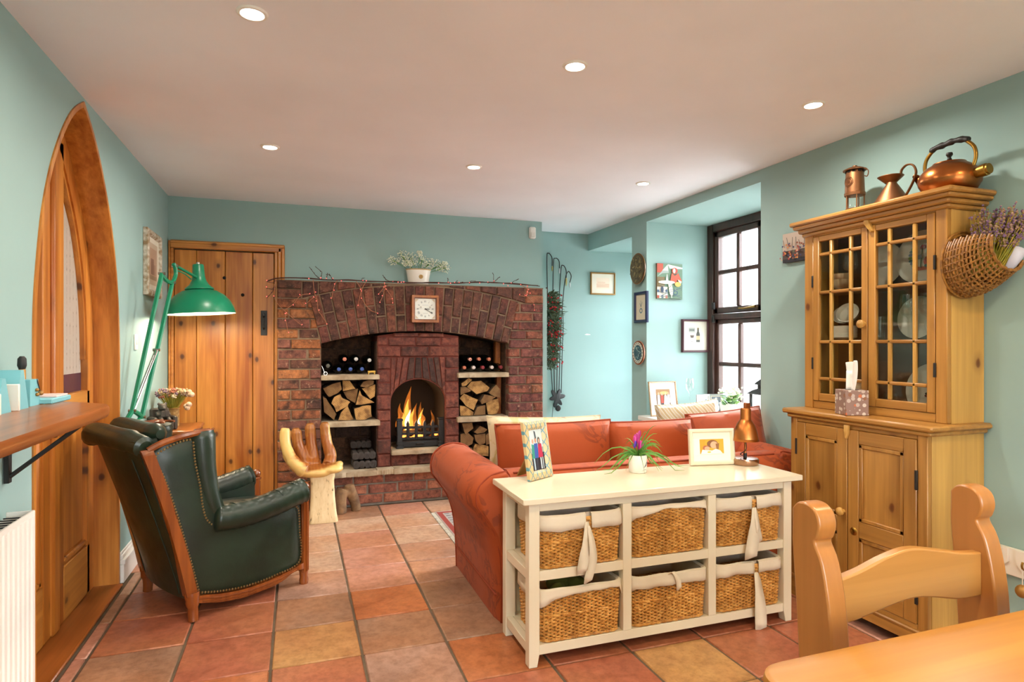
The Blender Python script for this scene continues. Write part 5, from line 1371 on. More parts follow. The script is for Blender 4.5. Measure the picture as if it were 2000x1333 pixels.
# ---- small table behind the armchair with figurine and dried flowers
st = thing('side_table', 'small wooden side table behind the armchair', 'side table', (-0.68, 4.52, 0))
MB().box(-0.875, -0.60, 4.30, 4.74, 0.715, 0.738, 0.006).build('top', M['shelfw'], st, world=True)
for x in (-0.85, -0.625):
    for y in (4.325, 4.715): MB().box(x-0.016, x+0.016, y-0.016, y+0.016, 0, 0.715, 0.003).build('leg', M['shelfw'], st, world=True)
MB().box(-0.85, -0.625, 4.33, 4.71, 0.64, 0.715, 0.003).build('apron', M['shelfw'], st, world=True)
fg = thing('figurine', 'bronze coloured figurine of a teddy bear reading in an armchair', 'figurine', (-0.80, 4.41, 0.738), math.radians(-60))
# local: faces +x
MB().box(-0.05, 0.06, -0.055, 0.055, 0.0, 0.06, 0.008).box(-0.065, -0.03, -0.055, 0.055, 0.0, 0.135, 0.012).box(-0.05, 0.062, -0.072, -0.045, 0.0, 0.085, 0.012).box(-0.05, 0.062, 0.045, 0.072, 0.0, 0.085, 0.012).build('toy_armchair', M['bronze'], fg)
m = MB().ell((-0.005, 0, 0.092), 0.032, 0.034, 0.038).ell((0.005, 0, 0.142), 0.026, 0.027, 0.025).ell((0.028, 0, 0.135), 0.013, 0.012, 0.011)
for s in (-1, 1):
    m.ell((0.0, s*0.02, 0.163), 0.006, 0.009, 0.010, 8, 6)
    m.tube([(0.0, s*0.03, 0.11), (0.025, s*0.032, 0.092), (0.045, s*0.014, 0.10)], [0.012, 0.011, 0.010], 8)
    m.tube([(0.0, s*0.02, 0.07), (0.04, s*0.022, 0.072), (0.066, s*0.022, 0.055)], [0.015, 0.014, 0.012], 8); m.ell((0.072, s*0.022, 0.055), 0.008, 0.011, 0.015, 8, 6)
m.build('bear', M['bronze'], fg, mods=[('REMESH', dict(mode='VOXEL', voxel_size=0.004, use_smooth_shade=True))])
MB().box(0.045, 0.05, -0.024, 0.0, 0.085, 0.122, 0.001).box(0.045, 0.05, 0.0, 0.024, 0.085, 0.122, 0.001).build('book', M['bronze'], fg)
bq = thing('dried_bouquet', 'standing sheaf of dried flowers tied with straw', 'bouquet', (-0.765, 4.58, 0.738))
rd = random.Random(21); m = MB(); fm_ = {'a': MB(), 'b': MB(), 'c': MB(), 'd': MB()}
for i in range(130):
    a = rd.uniform(0, 2*PI); r0 = 0.030*math.sqrt(rd.random()); rt = r0*3.1; zt = rd.uniform(0.19, 0.235)
    p = [(r0*math.cos(a), r0*math.sin(a), 0.0), (r0*0.9*math.cos(a), r0*0.9*math.sin(a), 0.115), (rt*math.cos(a), rt*math.sin(a), zt)]
    m.tube(p, 0.0018, 4)
    if rd.random() < 0.6:
        k = rd.choice('abcd'); c_ = Vector(p[2])
        for _ in range(7): fm_[k].octa((c_.x+rd.uniform(-.012, .012), c_.y+rd.uniform(-.012, .012), c_.z+rd.uniform(-.004, .014)), 0.0075)
m.build('stems', M['reed'], bq)
for k, c_ in (('a', '#b5986c'), ('b', '#7d626c'), ('c', '#c4b090'), ('d', '#a8644a')): fm_[k].build('dried_heads', plain('dried_flower_'+k, c_, 0.85), bq)['kind'] = 'stuff'
m = MB()
for p in ((0.105, -0.03, 0.215), (0.09, -0.05, 0.135)):
    for _ in range(5): m.ell((p[0]+rd.uniform(-.01, .01), p[1]+rd.uniform(-.01, .01), p[2]+rd.uniform(-.014, .014)), 0.017, nu=8, nv=6)
m.build('pale_roses', plain('pale_rose', '#cfab8c', 0.8), bq)['kind'] = 'stuff'
MB().lathe([(0.034, 0.0), (0.036, 0.06), (0.034, 0.118)], 16, caps=False).build('straw_wrap', plain('straw', '#ad8a52', 0.85, c2='#84602f', vs=60), bq)
MB().tube([(0.036*math.cos(2*PI*k/16), 0.036*math.sin(2*PI*k/16), 0.117) for k in range(16)], 0.005, 6, closed=True).build('straw_band', M['goldf'], bq)

# ---- left wall: picture, switch, shelf, boxes, radiator
pic('framed_drawing', 'pale framed drawing near the planked door above the green lamp', 'picture', (XL+0.002, 4.325, 1.585), (0, 1, 0), (0, 0, 1), 0.42, 0.415, 0.04, 0.03, M['greyf'],
    [(re(.12, .1, .88, .9), '#c7b39a'), (re(.2, .2, .8, .8), '#b7977f'), (re(.3, .3, .55, .6), '#8d6c5c'), (re(.55, .3, .7, .5), '#a1806c'), (re(.2, .2, .8, .28), '#9c8468')])
sw = thing('light_switch', 'small white light switch on the left wall under the drawing', 'switch', (XL, 4.136, 1.29))
MB().box(XL, XL+0.008, 4.10, 4.17, 1.245, 1.335, 0.003).build('plate', M['white'], sw, world=True)
MB().box(XL+0.008, XL+0.013, 4.128, 4.142, 1.275, 1.305, 0.002).build('rocker', M['white'], sw, world=True)
ws = thing('wall_shelf', 'brown wooden wall shelf with rounded corner beside the pointed door', 'shelf', (XL, 1.8, 1.08))
sp = cr2([(-0.566, 2.2), (-0.566, 2.27), (-0.574, 2.33), (-0.604, 2.40), (-0.68, 2.47), (-0.76, 2.54), (-0.84, 2.60), (-0.887, 2.63)], 4)
poly_ = [(-0.887, 1.1), (-0.566, 1.1)] + sp
rg = []
for z, e in ((1.045, 0.012), (1.05, 0.004), (1.060, 0.0), (1.072, 0.0), (1.08, 0.008)):
    rg.append([(max(-0.887, -0.73+(x+0.73)*(1-e*3)), 1.8+(y-1.8)*(1-e*0.8), z) for x, y in poly_])
loft(MB(), rg).build('board', M['shelfw'], ws, world=True)
for y in (1.55, 2.42):
    MB().box(-0.887, -0.873, y-0.012, y+0.012, 0.83, 1.044, 0.001).build('bracket_leg', M['black'], ws, world=True)
    MB().tube([(-0.875, y, 0.85), (-0.64, y, 1.04)], 0.007, 6).build('bracket_strut', M['black'], ws, world=True)
    MB().box(-0.887, -0.63, y-0.012, y+0.012, 1.036, 1.045, 0.001).build('bracket_arm', M['black'], ws, world=True)
og = thing('desk_organiser', 'teal desk organiser with pen pot and pink note tray on the shelf', 'organiser', (-0.80, 2.50, 1.08))
MB().box(-0.875, -0.765, 2.44, 2.62, 1.08, 1.098, 0.003).build('tray', M['teal'], og, world=True)
MB().box(-0.868, -0.772, 2.50, 2.61, 1.098, 1.104, 0.001).build('note_paper', plain('pink_paper', '#e8c4bf', 0.8), og, world=True)
MB().prism([(2.36, 1.08), (2.445, 1.08), (2.44, 1.10), (2.425, 1.165), (2.36, 1.165)], -0.875, -0.80, 'x', 0.003).build('pen_pot', M['teal'], og, world=True)
m = MB().lathe([(0.011, 0), (0.011, 0.03), (0.008, 0.034)], 10, (-0.835, 2.40, 1.165)); m.lathe([(0.012, 0), (0.010, 0.012)], 10, (-0.855, 2.375, 1.165))
m.build('cork', M['goldf'], og, world=True)
MB().lathe([(0.009, 0), (0.013, 0.012), (0.012, 0.034), (0.006, 0.042)], 12, (-0.835, 2.40, 1.198)).build('brush_head', M['black'], og, world=True)
m = MB().tube([(-0.80, 2.415, 1.165), (-0.796, 2.42, 1.14), (-0.796, 2.428, 1.125)], 0.0018, 5); m.build('cord', M['black'], og, world=True)
MB().ell((-0.794, 2.43, 1.118), 0.008).ell((-0.796, 2.405, 1.13), 0.006).ell((-0.796, 2.408, 1.115), 0.006).build('charm', M['goldf'], og, world=True)
for k, (y, lb) in enumerate(((2.275, 'teal leatherette stand on the shelf, next to the organiser'), (2.15, 'teal leatherette stand at the left edge of the view on the shelf'))):
    t = thing('brochure_stand', lb, 'stand', (-0.82, y, 1.08), 0, 'teal stands on the wall shelf')
    MB().prism([(y-0.045, 1.08), (y+0.045, 1.08), (y+0.008, 1.20-0.02*k), (y-0.012, 1.20-0.02*k)], -0.875, -0.79, 'x', 0.003).build('stand', M['teal'], t, world=True)
    MB().box(-0.8895, -0.79, y-0.06, y-0.05, 1.08, 1.16-0.02*k, 0.002).xf(0, Matrix.Translation((0.012, 0, 0))).build('back_card', M['white'], t, world=True)
rdt = thing('radiator', 'white fluted panel radiator under the wall shelf', 'radiator', (-0.83, 1.85, 0))
m = MB(); prof = []
y = 1.28; i = 0
while y < 2.39:
    prof += [(y, -0.805), (y+0.006, -0.797), (y+0.022, -0.797), (y+0.028, -0.805)]; y += 0.034
pr_ = [(x, yy) for yy, x in prof]
m.prism([(-0.825, 1.27)] + [(-0.805, 1.27)] + pr_ + [(-0.805, 2.398), (-0.825, 2.398)], 0.15, 0.725, 'z'); m.build('fluted_panel', M['white'], rdt, world=True, smooth=False)
MB().box(-0.877, -0.865, 1.27, 2.398, 0.15, 0.725, 0.003).build('back_panel', M['white'], rdt, world=True)
m = MB().box(-0.877, -0.80, 1.266, 1.27, 0.14, 0.74, 0.001).box(-0.877, -0.80, 2.398, 2.402, 0.14, 0.74, 0.001); m.build('end_cap', M['white'], rdt, world=True)
m = MB().box(-0.808, -0.799, 1.27, 2.398, 0.722, 0.742, 0.002); m.build('top_lip', M['white'], rdt, world=True)
m = MB()
for k in range(38): m.box(-0.868, -0.806, 1.28+0.029*k, 1.284+0.029*k, 0.728, 0.732)
g_ = m.build('top_grille', M['iron'], rdt, world=True); g_['kind'] = 'stuff'
for y in (1.40, 2.30): MB().box(XL+0.002, -0.877, y-0.02, y+0.02, 0.3, 0.6).build('bracket', M['white'], rdt, world=True)
for y in (1.32, 2.35): MB().tube([(-0.845, y, 0.15), (-0.845, y, 0.0)], 0.008, 8).build('pipe', M['white'], rdt, world=True)

# ---- mantel: clock, pot, garland
ck = thing('wall_clock', 'square wooden clock with roman numerals on the brick arch', 'clock', (0.979, 4.97, 1.561))
cw = 0.109
for r0, r1, y0, y1, nm in ((cw, cw-0.018, 4.905, 4.97, 'case'), (cw-0.016, cw-0.026, 4.918, 4.965, 'bezel')):
    m = MB(); vs = []
    for sx_, sz_ in ((-1, -1), (1, -1), (1, 1), (-1, 1)):
        for r, yy in ((r0, y1), (r0, y0), (r1, y0), (r1, y1)): vs.append((0.979+sx_*r, yy, 1.561+sz_*r))
    fs = [(i*4+k, ((i+1) % 4)*4+k, ((i+1) % 4)*4+(k+1) % 4, i*4+(k+1) % 4) for i in range(4) for k in range(4)]
    m.add(vs, fs).build(nm, M['mahog'] if nm == 'bezel' else M['shelfw'], ck, world=True, smooth=False)
fc = 0.083
MB().box(0.979-fc, 0.979+fc, 4.925, 4.965, 1.561-fc, 1.561+fc).build('dial', plain('dial', '#dfe3dc', 0.4), ck, world=True)
pl_ = []
for sx_, sz_ in ((-1, -1), (1, -1), (1, 1), (-1, 1)): pl_.append(([(sx_*0.95, sz_*0.95), (sx_*0.62, sz_*0.95), (sx_*0.95, sz_*0.62)], '#c7b9a0'))
RN = ['XII', 'I', 'II', 'III', 'IIII', 'V', 'VI', 'VII', 'VIII', 'IX', 'X', 'XI']
def stroke(x0, y0, x1, y1, w): 
    d = math.hypot(x1-x0, y1-y0) or 1; nx, ny = -(y1-y0)/d*w/2, (x1-x0)/d*w/2
    return [(x0-nx, y0-ny), (x1-nx, y1-ny), (x1+nx, y1+ny), (x0+nx, y0+ny)]
for k, s_ in enumerate(RN):
    th = PI/2-k*PI/6; adv = {'I': 0.055, 'V': 0.10, 'X': 0.10}; tot = sum(adv[c_] for c_ in s_); x = -tot/2
    for c_ in s_:
        w_ = adv[c_]; segs = {'I': [(.5, 0, .5, 1)], 'V': [(.1, 1, .5, 0), (.5, 0, .9, 1)], 'X': [(.1, 1, .9, 0), (.1, 0, .9, 1)]}[c_]
        for a0, b0, a1, b1 in segs:
            q = stroke(x+w_*a0, 0.64+0.18*b0, x+w_*a1, 0.64+0.18*b1, 0.022)
            ca, sa = math.cos(th-PI/2), math.sin(th-PI/2)
            pl_.append(([(u*ca-v*sa, u*sa+v*ca) for u, v in q], '#4c5560'))
        x += w_
pl_ += [(stroke(-0.3, 0.36, 0.3, 0.36, 0.02), '#8a9098'), (el(-0.45, 0.15, .1, .1), '#b9b9b0'), (el(0.45, 0.15, .1, .1), '#b9b9b0'), (stroke(-0.25, -0.42, 0.25, -0.42, 0.02), '#8a9098')]
art(ck, [([(a*fc, b_*fc) for a, b_ in p], c_) for p, c_ in pl_], (0.979, 4.925, 1.561), (1, 0, 0), (0, 0, 1), (0, -1, 0), 'numerals')
m = MB()
for x1, z1, w_ in ((0.42, -0.02, 0.06), (0.72, -0.42, 0.035)):
    q = stroke(-0.05*x1, -0.05*z1, x1, z1, w_); m.prism([(0.979+a*fc, 1.561+b_*fc) for a, b_ in q], 4.919, 4.922, 'y')
m.ell((0.979, 4.92, 1.561), 0.005)
m.build('hands', M['black'], ck, world=True)
pt = thing('flower_pot', 'white pot of gypsophila standing on the fireplace ledge', 'flower pot', (0.948, 5.052, 1.767))
MB().lathe([(0.0, 0.0), (0.080, 0.0), (0.084, 0.006), (0.101, 0.112), (0.103, 0.118), (0.099, 0.118), (0.094, 0.09), (0.0, 0.09)], 32, m=Matrix.Scale(0.66, 4, (0, 1, 0))).build('pot', M['ceramic'], pt)
MB().lathe([(0.103, 0.116), (0.105, 0.124), (0.099, 0.126), (0.097, 0.118)], 32, m=Matrix.Scale(0.66, 4, (0, 1, 0)), caps=False).build('rim', plain('gold_rim', '#b89868', 0.5), pt)
badge = MB().lathe([(0.0, 0.003), (0.016, 0.003), (0.0175, 0.0), (0.0175, -0.006)], 20, (0.01, -0.0625, 0.06), Matrix.Rotation(PI/2+0.15, 4, 'X'))
badge.build('badge', plain('gold_badge', '#a98a52', 0.45, 0.3), pt)
mk_ = MB().tube(cr([(0.004, -0.0665, 0.068), (0.006, -0.0665, 0.054), (0.010, -0.0668, 0.061), (0.015, -0.0665, 0.066), (0.013, -0.0665, 0.058), (0.017, -0.0665, 0.053)], 4), 0.001, 5); mk_.build('badge_monogram', M['terra'], pt)
rg_ = random.Random(8); stm = MB(); bl = MB()
def spray(stm, bl, c0, lobes, n, r):
    for _ in range(n):
        L = rg_.choice(lobes); d = Vector((rg_.gauss(0, 1), rg_.gauss(0, 0.7), rg_.gauss(0, 1))).normalized()*rg_.random()**0.5
        p = Vector(L[0])+Vector((d.x*L[1], d.y*L[1]*0.7, d.z*L[2]))
        p.y = min(p.y, 0.055); bl.octa(tuple(p), r*rg_.uniform(0.7, 1.3))
        if rg_.random() < 0.25: stm.tube([Vector(L[0])*0.6+Vector(c0)*0.4+Vector((0, 0, -0.01)), Vector(L[0])*0.9+p*0.1, p], 0.0008, 3, caps=False)
lobes = [((-0.205, 0, 0.19), 0.055, 0.045), ((-0.13, -.01, 0.22), 0.05, 0.06), ((-0.06, -.02, 0.20), 0.055, 0.065), ((-0.09, -.03, 0.165), 0.055, 0.03), ((0.03, 0, 0.20), 0.05, 0.06), ((0.09, -.01, 0.18), 0.06, 0.05), ((0.18, 0, 0.165), 0.07, 0.055), ((0.225, 0, 0.15), 0.05, 0.05), ((0.01, 0, 0.26), 0.025, 0.025)]
spray(stm, bl, (0, 0, 0.09), lobes, 750, 0.0045)
for L in lobes: stm.tube(cr([(L[0][0]*0.2, 0, 0.085), (L[0][0]*0.7, L[0][1], L[0][2]*0.85), L[0]], 4), 0.0016, 4)
stm.build('stems', M['leaf'], pt)
b_ = bl.build('blossoms', M['white_fl'], pt); b_['kind'] = 'stuff'
gl_ = thing('twig_garland', 'twig garland with tiny red lights along the fireplace top', 'garland', (0.95, 4.99, 1.77))
top_ = [(-0.207, 1.751), (-0.142, 1.775), (-0.032, 1.782), (0.079, 1.782), (0.23, 1.776), (0.384, 1.778), (0.541, 1.776), (0.743, 1.776), (0.85, 1.776), (1.056, 1.778), (1.25, 1.786), (1.427, 1.795), (1.562, 1.80), (1.746, 1.793), (1.982, 1.785)]
MB().tube(cr([(x, 4.985+0.006*math.sin(i*2), z) for i, (x, z) in enumerate(top_)], 6), 0.0042, 6).build('main_branch', M['twig'], gl_, world=True)
MB().tube(cr([(x+0.01, 4.975+0.006*math.cos(i*2.4), z+0.006*math.sin(i*3)) for i, (x, z) in enumerate(top_)], 6), 0.003, 6).build('main_branch', M['twig'], gl_, world=True)
HL = [[(-0.149, 1.76), (-0.156, 1.642), (-0.13, 1.578), (-0.069, 1.515), (-0.008, 1.459), (0.039, 1.418)], [(-0.077, 1.539), (-0.023, 1.581), (0.031, 1.647), (0.093, 1.661)], [(-0.077, 1.515), (-0.077, 1.466), (-0.058, 1.365)], [(0.12, 1.77), (0.132, 1.666), (0.152, 1.617), (0.156, 1.543), (0.179, 1.502), (0.227, 1.429)], [(0.148, 1.617), (0.124, 1.633), (0.07, 1.583)], [(0.44, 1.77), (0.478, 1.709), (0.486, 1.634), (0.544, 1.55), (0.602, 1.526)], [(0.519, 1.77), (0.482, 1.701), (0.453, 1.574)], [(0.661, 1.765), (0.65, 1.72), (0.61, 1.671)], [(0.669, 1.74), (0.644, 1.655), (0.623, 1.611)], [(0.66, 1.76), (0.669, 1.723), (0.72, 1.648), (0.724, 1.601)], [(0.30, 1.77), (0.283, 1.745), (0.267, 1.687), (0.259, 1.628)], [(1.874, 1.78), (1.863, 1.694), (1.795, 1.693)], [(1.863, 1.72), (1.902, 1.717)], [(1.863, 1.694), (1.931, 1.622), (1.936, 1.58)], [(1.807, 1.785), (1.874, 1.748), (1.852, 1.705)]]
UP = [[(-0.209, 1.625), (-0.167, 1.674), (-0.149, 1.75)], [(-0.209, 1.746), (-0.167, 1.739), (-0.145, 1.76)], [(-0.212, 1.697), (-0.175, 1.69), (-0.149, 1.71)], [(0.175, 1.778), (0.14, 1.807), (0.093, 1.87)], [(0.179, 1.778), (0.187, 1.833), (0.136, 1.876)], [(0.219, 1.776), (0.227, 1.826)], [(0.267, 1.778), (0.239, 1.823)], [(0.494, 1.769), (0.486, 1.794), (0.502, 1.799)], [(0.729, 1.77), (0.678, 1.792), (0.648, 1.829)], [(1.18, 1.778), (1.18, 1.823)], [(1.235, 1.779), (1.261, 1.806)], [(1.272, 1.78), (1.308, 1.795)], [(1.361, 1.78), (1.377, 1.805), (1.419, 1.806)], [(1.521, 1.79), (1.575, 1.805), (1.575, 1.863), (1.564, 1.883)], [(1.575, 1.801), (1.63, 1.85)], [(1.729, 1.79), (1.751, 1.812), (1.801, 1.838)]]
lts = MB(); brr = MB()
for L in HL:
    MB().tube(cr([(x, 4.958, z) for x, z in L], 5), 0.0026, 5).build('pale_twig', M['twig_p'], gl_, world=True)
    for f in (0.35, 0.7, 1.0):
        p = L[min(len(L)-1, int(f*(len(L)-1)))]; lts.octa((p[0]+rg_.uniform(-.008, .008), 4.950, p[1]+rg_.uniform(-.01, .01)), 0.0042)
for L in UP:
    MB().tube([(x, 4.982, z) for x, z in L], 0.0022, 5).build('sprig', M['twig'], gl_, world=True)
    for k in range(7):
        i = rg_.randrange(len(L)-1); t_ = rg_.random(); brr.octa((lerp(L[i][0], L[i+1][0], t_)+rg_.uniform(-.006, .006), 4.98, lerp(L[i][1], L[i+1][1], t_)), 0.0035)
    lts.octa((L[0][0], 4.972, L[0][1]+0.01), 0.0045)
for x, z in ((0.77, 1.775), (0.795, 1.775), (0.815, 1.778), (1.10, 1.778), (1.2, 1.78), (1.45, 1.79), (1.66, 1.79), (0.33, 1.77), (0.09, 1.78), (1.70, 1.775)): lts.octa((x, 4.972, z), 0.005)
x_ = lts.build('fairy_lights', M['redlight'], gl_, world=True); x_['kind'] = 'stuff'
x_ = brr.build('buds', M['twig'], gl_, world=True); x_['kind'] = 'stuff'
# ---- berry garland hanging on the fireplace flank
bg = thing('berry_garland', 'hanging evergreen garland with red berries beside the fireplace', 'garland', (2.10, 5.07, 1.42))
nd = MB(); be = MB()
for i in range(1000):
    t_ = rg_.random(); z = lerp(1.73, 1.06, t_); wd = 0.075*math.sin(PI*min(1, 0.25+0.7*t_))+0.015
    c0 = Vector((2.12+rg_.uniform(-.035, .05), 5.05+rg_.uniform(-.06, .06), z))
    d = Vector((rg_.uniform(-0.15, 1), rg_.uniform(-1, 0.6), rg_.uniform(-0.8, 0.5))).normalized()*wd*rg_.uniform(.6, 1.3)
    nd.tube([c0, c0+d*0.5+Vector((0, 0, .004)), c0+d], [0.0018, 0.0042, 0.0008], 4, caps=False)
for i in range(95):
    z = rg_.choice([1.68, 1.60, 1.5, 1.46, 1.38, 1.36, 1.25, 1.22, 1.12])+rg_.gauss(0, .02)
    be.ell((2.11+rg_.uniform(-.02, .10), 5.02+rg_.uniform(-.08, .03), z), 0.0085, nu=7, nv=5)
x_ = nd.build('needles', M['darkgreen'], bg, world=True); x_['kind'] = 'stuff'
x_ = be.build('berries', M['red'], bg, world=True); x_['kind'] = 'stuff'
MB().tube(cr([(2.06, 4.99, 1.77), (2.085, 5.03, 1.74), (2.09, 5.07, 1.6), (2.095, 5.07, 1.3), (2.095, 5.07, 1.05)], 5), 0.005, 6).build('stem', M['twig'], bg, world=True)
# ---- metal stem wall light
wl2 = thing('wall_light', 'dark wall light of five bent metal stems on a leaf plate', 'wall light', (2.40, YB, 0.70))
base_ = Vector((2.395, 5.525, 0.74)); tops = [((2.285, 2.07), (2.298, 2.155), (2.335, 2.115), (2.338, 2.035)), ((2.352, 2.03), (2.372, 2.11), (2.41, 2.085), (2.415, 2.015)), ((2.43, 1.97), (2.452, 2.045), (2.485, 2.0), (2.487, 1.925)), ((2.47, 1.86), (2.505, 1.985), (2.54, 1.945), (2.525, 1.88))]
for i, tp in enumerate(tops):
    s0 = (2.35+0.022*i, 5.53, 0.80)
    q = cr([s0, (lerp(s0[0], tp[0][0], .5)-0.01, 5.525, 1.4), (tp[0][0], 5.52, tp[0][1])] + [(a, 5.515, b_) for a, b_ in tp[1:]], 6)
    sm = MB().tube(q, 0.0045, 6).build('stem', M['black'], wl2, world=True)
    MB().lathe([(0.0, 0.0), (0.006, -0.004), (0.008, -0.02), (0.005, -0.045), (0.0, -0.055)] if i != 2 else [(0.0, 0.0), (0.008, -0.005), (0.009, -0.05), (0.004, -0.075), (0.0, -0.085)], 10, (tp[3][0], 5.515, tp[3][1])).build('glass_bulb', M['silver'] if i % 2 else plain('bulb_beads', '#a89a5c', 0.4), sm, world=True)
MB().tube(cr([(2.44, 5.53, 0.80), (2.45, 5.527, 1.2), (2.46, 5.527, 1.45), (2.455, 5.53, 1.6)], 5), 0.004, 6).build('stem', M['black'], wl2, world=True)
pts = []
for k in range(40):
    a = 2*PI*k/40; r = 0.062+0.022*math.sin(6*a+0.6)+0.008*math.sin(3*a); pts.append((2.395+r*math.cos(a), 0.755+r*1.15*math.sin(a)))
MB().prism(pts, 5.518, 5.535, 'y', 0.004).build('leaf_plate', M['iron'], wl2, world=True)
MB().lathe([(0.026, 0), (0.03, 0.012), (0.02, 0.028), (0.0, 0.03)], 16, (2.395, 5.515, 0.655), Matrix.Rotation(PI/2, 4, 'X')).build('knob', M['black'], wl2, world=True)
MB().tube(cr([(2.36, 5.54, 0.70), (2.345, 5.542, 0.5), (2.34, 5.542, 0.3), (2.345, 5.542, 0.05)], 4), 0.0025, 5).build('cable', M['black'], wl2, world=True)
# ---- alarm sensor, recess picture
sn = thing('alarm_sensor', 'small white alarm sensor high on the chimney wall corner', 'sensor', (1.973, YD, 2.26))
MB().box(1.943, 2.003, 5.085, YD, 2.21, 2.315, 0.012).build('housing', M['white'], sn, world=True)
MB().box(1.953, 1.993, 5.08, 5.09, 2.225, 2.265, 0.006).build('lens', M['ceramic'], sn, world=True)
pic('framed_sketch', 'small gilt framed pale sketch on the recess wall', 'picture', (2.762, YB-0.001, 1.772), (1, 0, 0), (0, 0, 1), 0.275, 0.222, 0.014, 0.02, M['goldf'],
    [(re(.2, .22, .8, .8), '#e8d5c0'), (re(.22, .3, .78, .5), '#d9b9a0'), (re(.25, .45, .6, .6), '#e0c4ac')])
tag(MB().prism([(2.70, 1.372), (2.725, 1.38), (2.76, 1.376), (2.765, 1.37), (2.73, 1.366)], YB-0.004, YB, 'y').build('plaster_chip', M['white']), 'tiny white plaster chip in the middle of the recess wall', 'chip')
# ---- pier: plates and framed print
def wplate(label, y, z, ry, rz, pol, base, rimc):
    t = thing('wall_plate', label, 'plate', (XR, y, z), 0, 'plates hung on the window pier')
    rm = Matrix.Translation((XR-0.004, y, z)) @ Matrix.Rotation(-PI/2, 4, 'Y')
    MB().lathe([(0.0, 0.004), (rz*0.55, 0.004), (rz*0.68, 0.012), (rz*0.97, 0.026), (rz, 0.025), (rz*0.98, 0.018), (rz*0.6, 0.0), (0, 0)], 36, m=rm @ Matrix.Scale(ry/rz, 4, (0, 1, 0))).build('dish', plain('dish_'+rimc[1:], rimc, 0.35), t, world=True)
    # pattern follows the dish in two flat zones
    art(t, [([(a*ry, b_*rz) for a, b_ in p], c_) for p, c_ in pol], (XR-0.033, y, z), (0, -1, 0), (0, 0, 1), (-1, 0, 0), 'painted_pattern', 'artg')
rp = random.Random(4)
pa = [(el(0, 0, .9, .9, 30), '#5a4e34')]
for k in range(60):
    a, r = rp.uniform(0, 2*PI), 0.8*math.sqrt(rp.random()); x, z = r*math.cos(a), r*math.sin(a); th = rp.uniform(0, PI)
    pa.append((stroke(x-.1*math.cos(th), z-.1*math.sin(th), x+.1*math.cos(th), z+.1*math.sin(th), .05), rp.choice(['#a8925e', '#9a8452', '#7f7a48', '#b3a06c', '#2c2416'])))
wplate('large brown and gold relief plate at the top of the window pier', 4.56, 1.912, 0.122, 0.132, pa, None, '#7a5a36')
pb = [(el(0, 0, .86, .86, 30), '#d8d2bd'), (el(0, 0, .64, .64, 24), '#274a55')]
for k in range(18):
    a = 2*PI*k/18; pb.append((el(.75*math.cos(a), .75*math.sin(a), .06, .06, 8), '#1d3444'))
for k in range(26):
    a, r = rp.uniform(0, 2*PI), 0.52*math.sqrt(rp.random()); th = rp.uniform(0, PI); x, z = r*math.cos(a), r*math.sin(a)
    pb.append((stroke(x-.1*math.cos(th), z-.1*math.sin(th), x+.1*math.cos(th), z+.1*math.sin(th), .05), rp.choice(['#8fb0ac', '#c4cfc2', '#4c8288'])))
wplate('small blue and white plate with terracotta rim, lowest on the pier', 4.548, 1.205, 0.098, 0.103, pb, None, '#a2603c')
pic('framed_print', 'navy framed narrow print between the two plates on the pier', 'picture', (XR-0.001, 4.635, 1.457), (0, -1, 0), (0, 0, 1), 0.205, 0.26, 0.026, 0.022, M['navyf'],
    [(re(0, 0, 1, 1), '#cfc7ae'), (el(.5, .36, .16, .11), '#5b7a86'), (el(.5, .36, .09, .06), '#cfc7ae')] + [(stroke(.5, .5, .5+dx, .72+dz, .03), '#5a7078') for dx, dz in ((-.12, -.05), (0, .05), (.14, -.02), (.08, -.1))])
# ---- jamb pictures (facing the room's near end)
JY = 4.4625
cafe = [(re(0, 0, 1, 1), '#5d7a63'), (re(0, .74, .24, 1), '#a8442c'), ([(0, .62), (.42, .98), (.46, .74), (.2, .72)], '#8f9a94'), ([(.2, .8), (.42, .98), (.44, .8)], '#b9bdb4'), ([(.42, .98), (1, .90), (1, .86), (.5, .86)], '#d9dcd6'), (re(.0, .3, .3, .62), '#6e5a35')]
for i in range(5):
    for j in range(4): cafe.append((re(.0+.08*i, .02+.08*j, .08+.08*i, .10+.08*j), ['#b04a3a', '#d8d4c8', '#3f5a7c', '#c9c2b4'][(i*3+j*5+i*j) % 4]))
cafe += [(el(.68, .80, .12, .09), '#a83a26'), (el(.66, .80, .05, .07), '#e6d5b8'), ([(.5, .5), (.56, .74), (.68, .66), (.82, .74), (.96, .52), (.86, .45), (.78, .56), (.74, .44), (.6, .44)], '#b8482c'), ([(.8, .56), (.96, .5), (.92, .44), (.74, .36), (.72, .4), (.86, .47)], '#e3d0ae'), (el(.36, .47, .33, .05), '#e5e2cc'), ([(.42, .42), (.56, .42), (.62, .2), (.56, .02), (.46, .2)], '#dcd9c0'), (el(.8, .42, .12, .07), '#d0a850'), (el(.70, .18, .10, .07), '#2e4f63'), (el(.70, .18, .06, .04), '#5d7a63'), ([(.33, .52), (.37, .72), (.41, .52)], '#e6e3d4'), (el(.18, .26, .06, .09), '#27394f')]
for k in range(14): cafe.append((stroke(rp.random(), rp.random()*.4, rp.random(), rp.random()*.4, .012), rp.choice(['#2b3a32', '#3b4a5c', '#8d9a84'])))
cafe = [([(min(1, max(0, a)), min(1, max(0, b_))) for a, b_ in p], c_) for p, c_ in cafe]
pic('canvas_painting', 'colourful unframed painting of a woman at a cafe table', 'painting', (2.828, JY, 1.655), (1, 0, 0), (0, 0, 1), 0.246, 0.296, 0, 0.018, None, cafe, mount=plain('canvas_edge', '#6a5840', 0.8))
wine = [(re(.0, .0, 1, 1), '#e2dfd2')]
bx, bz = .62, .26
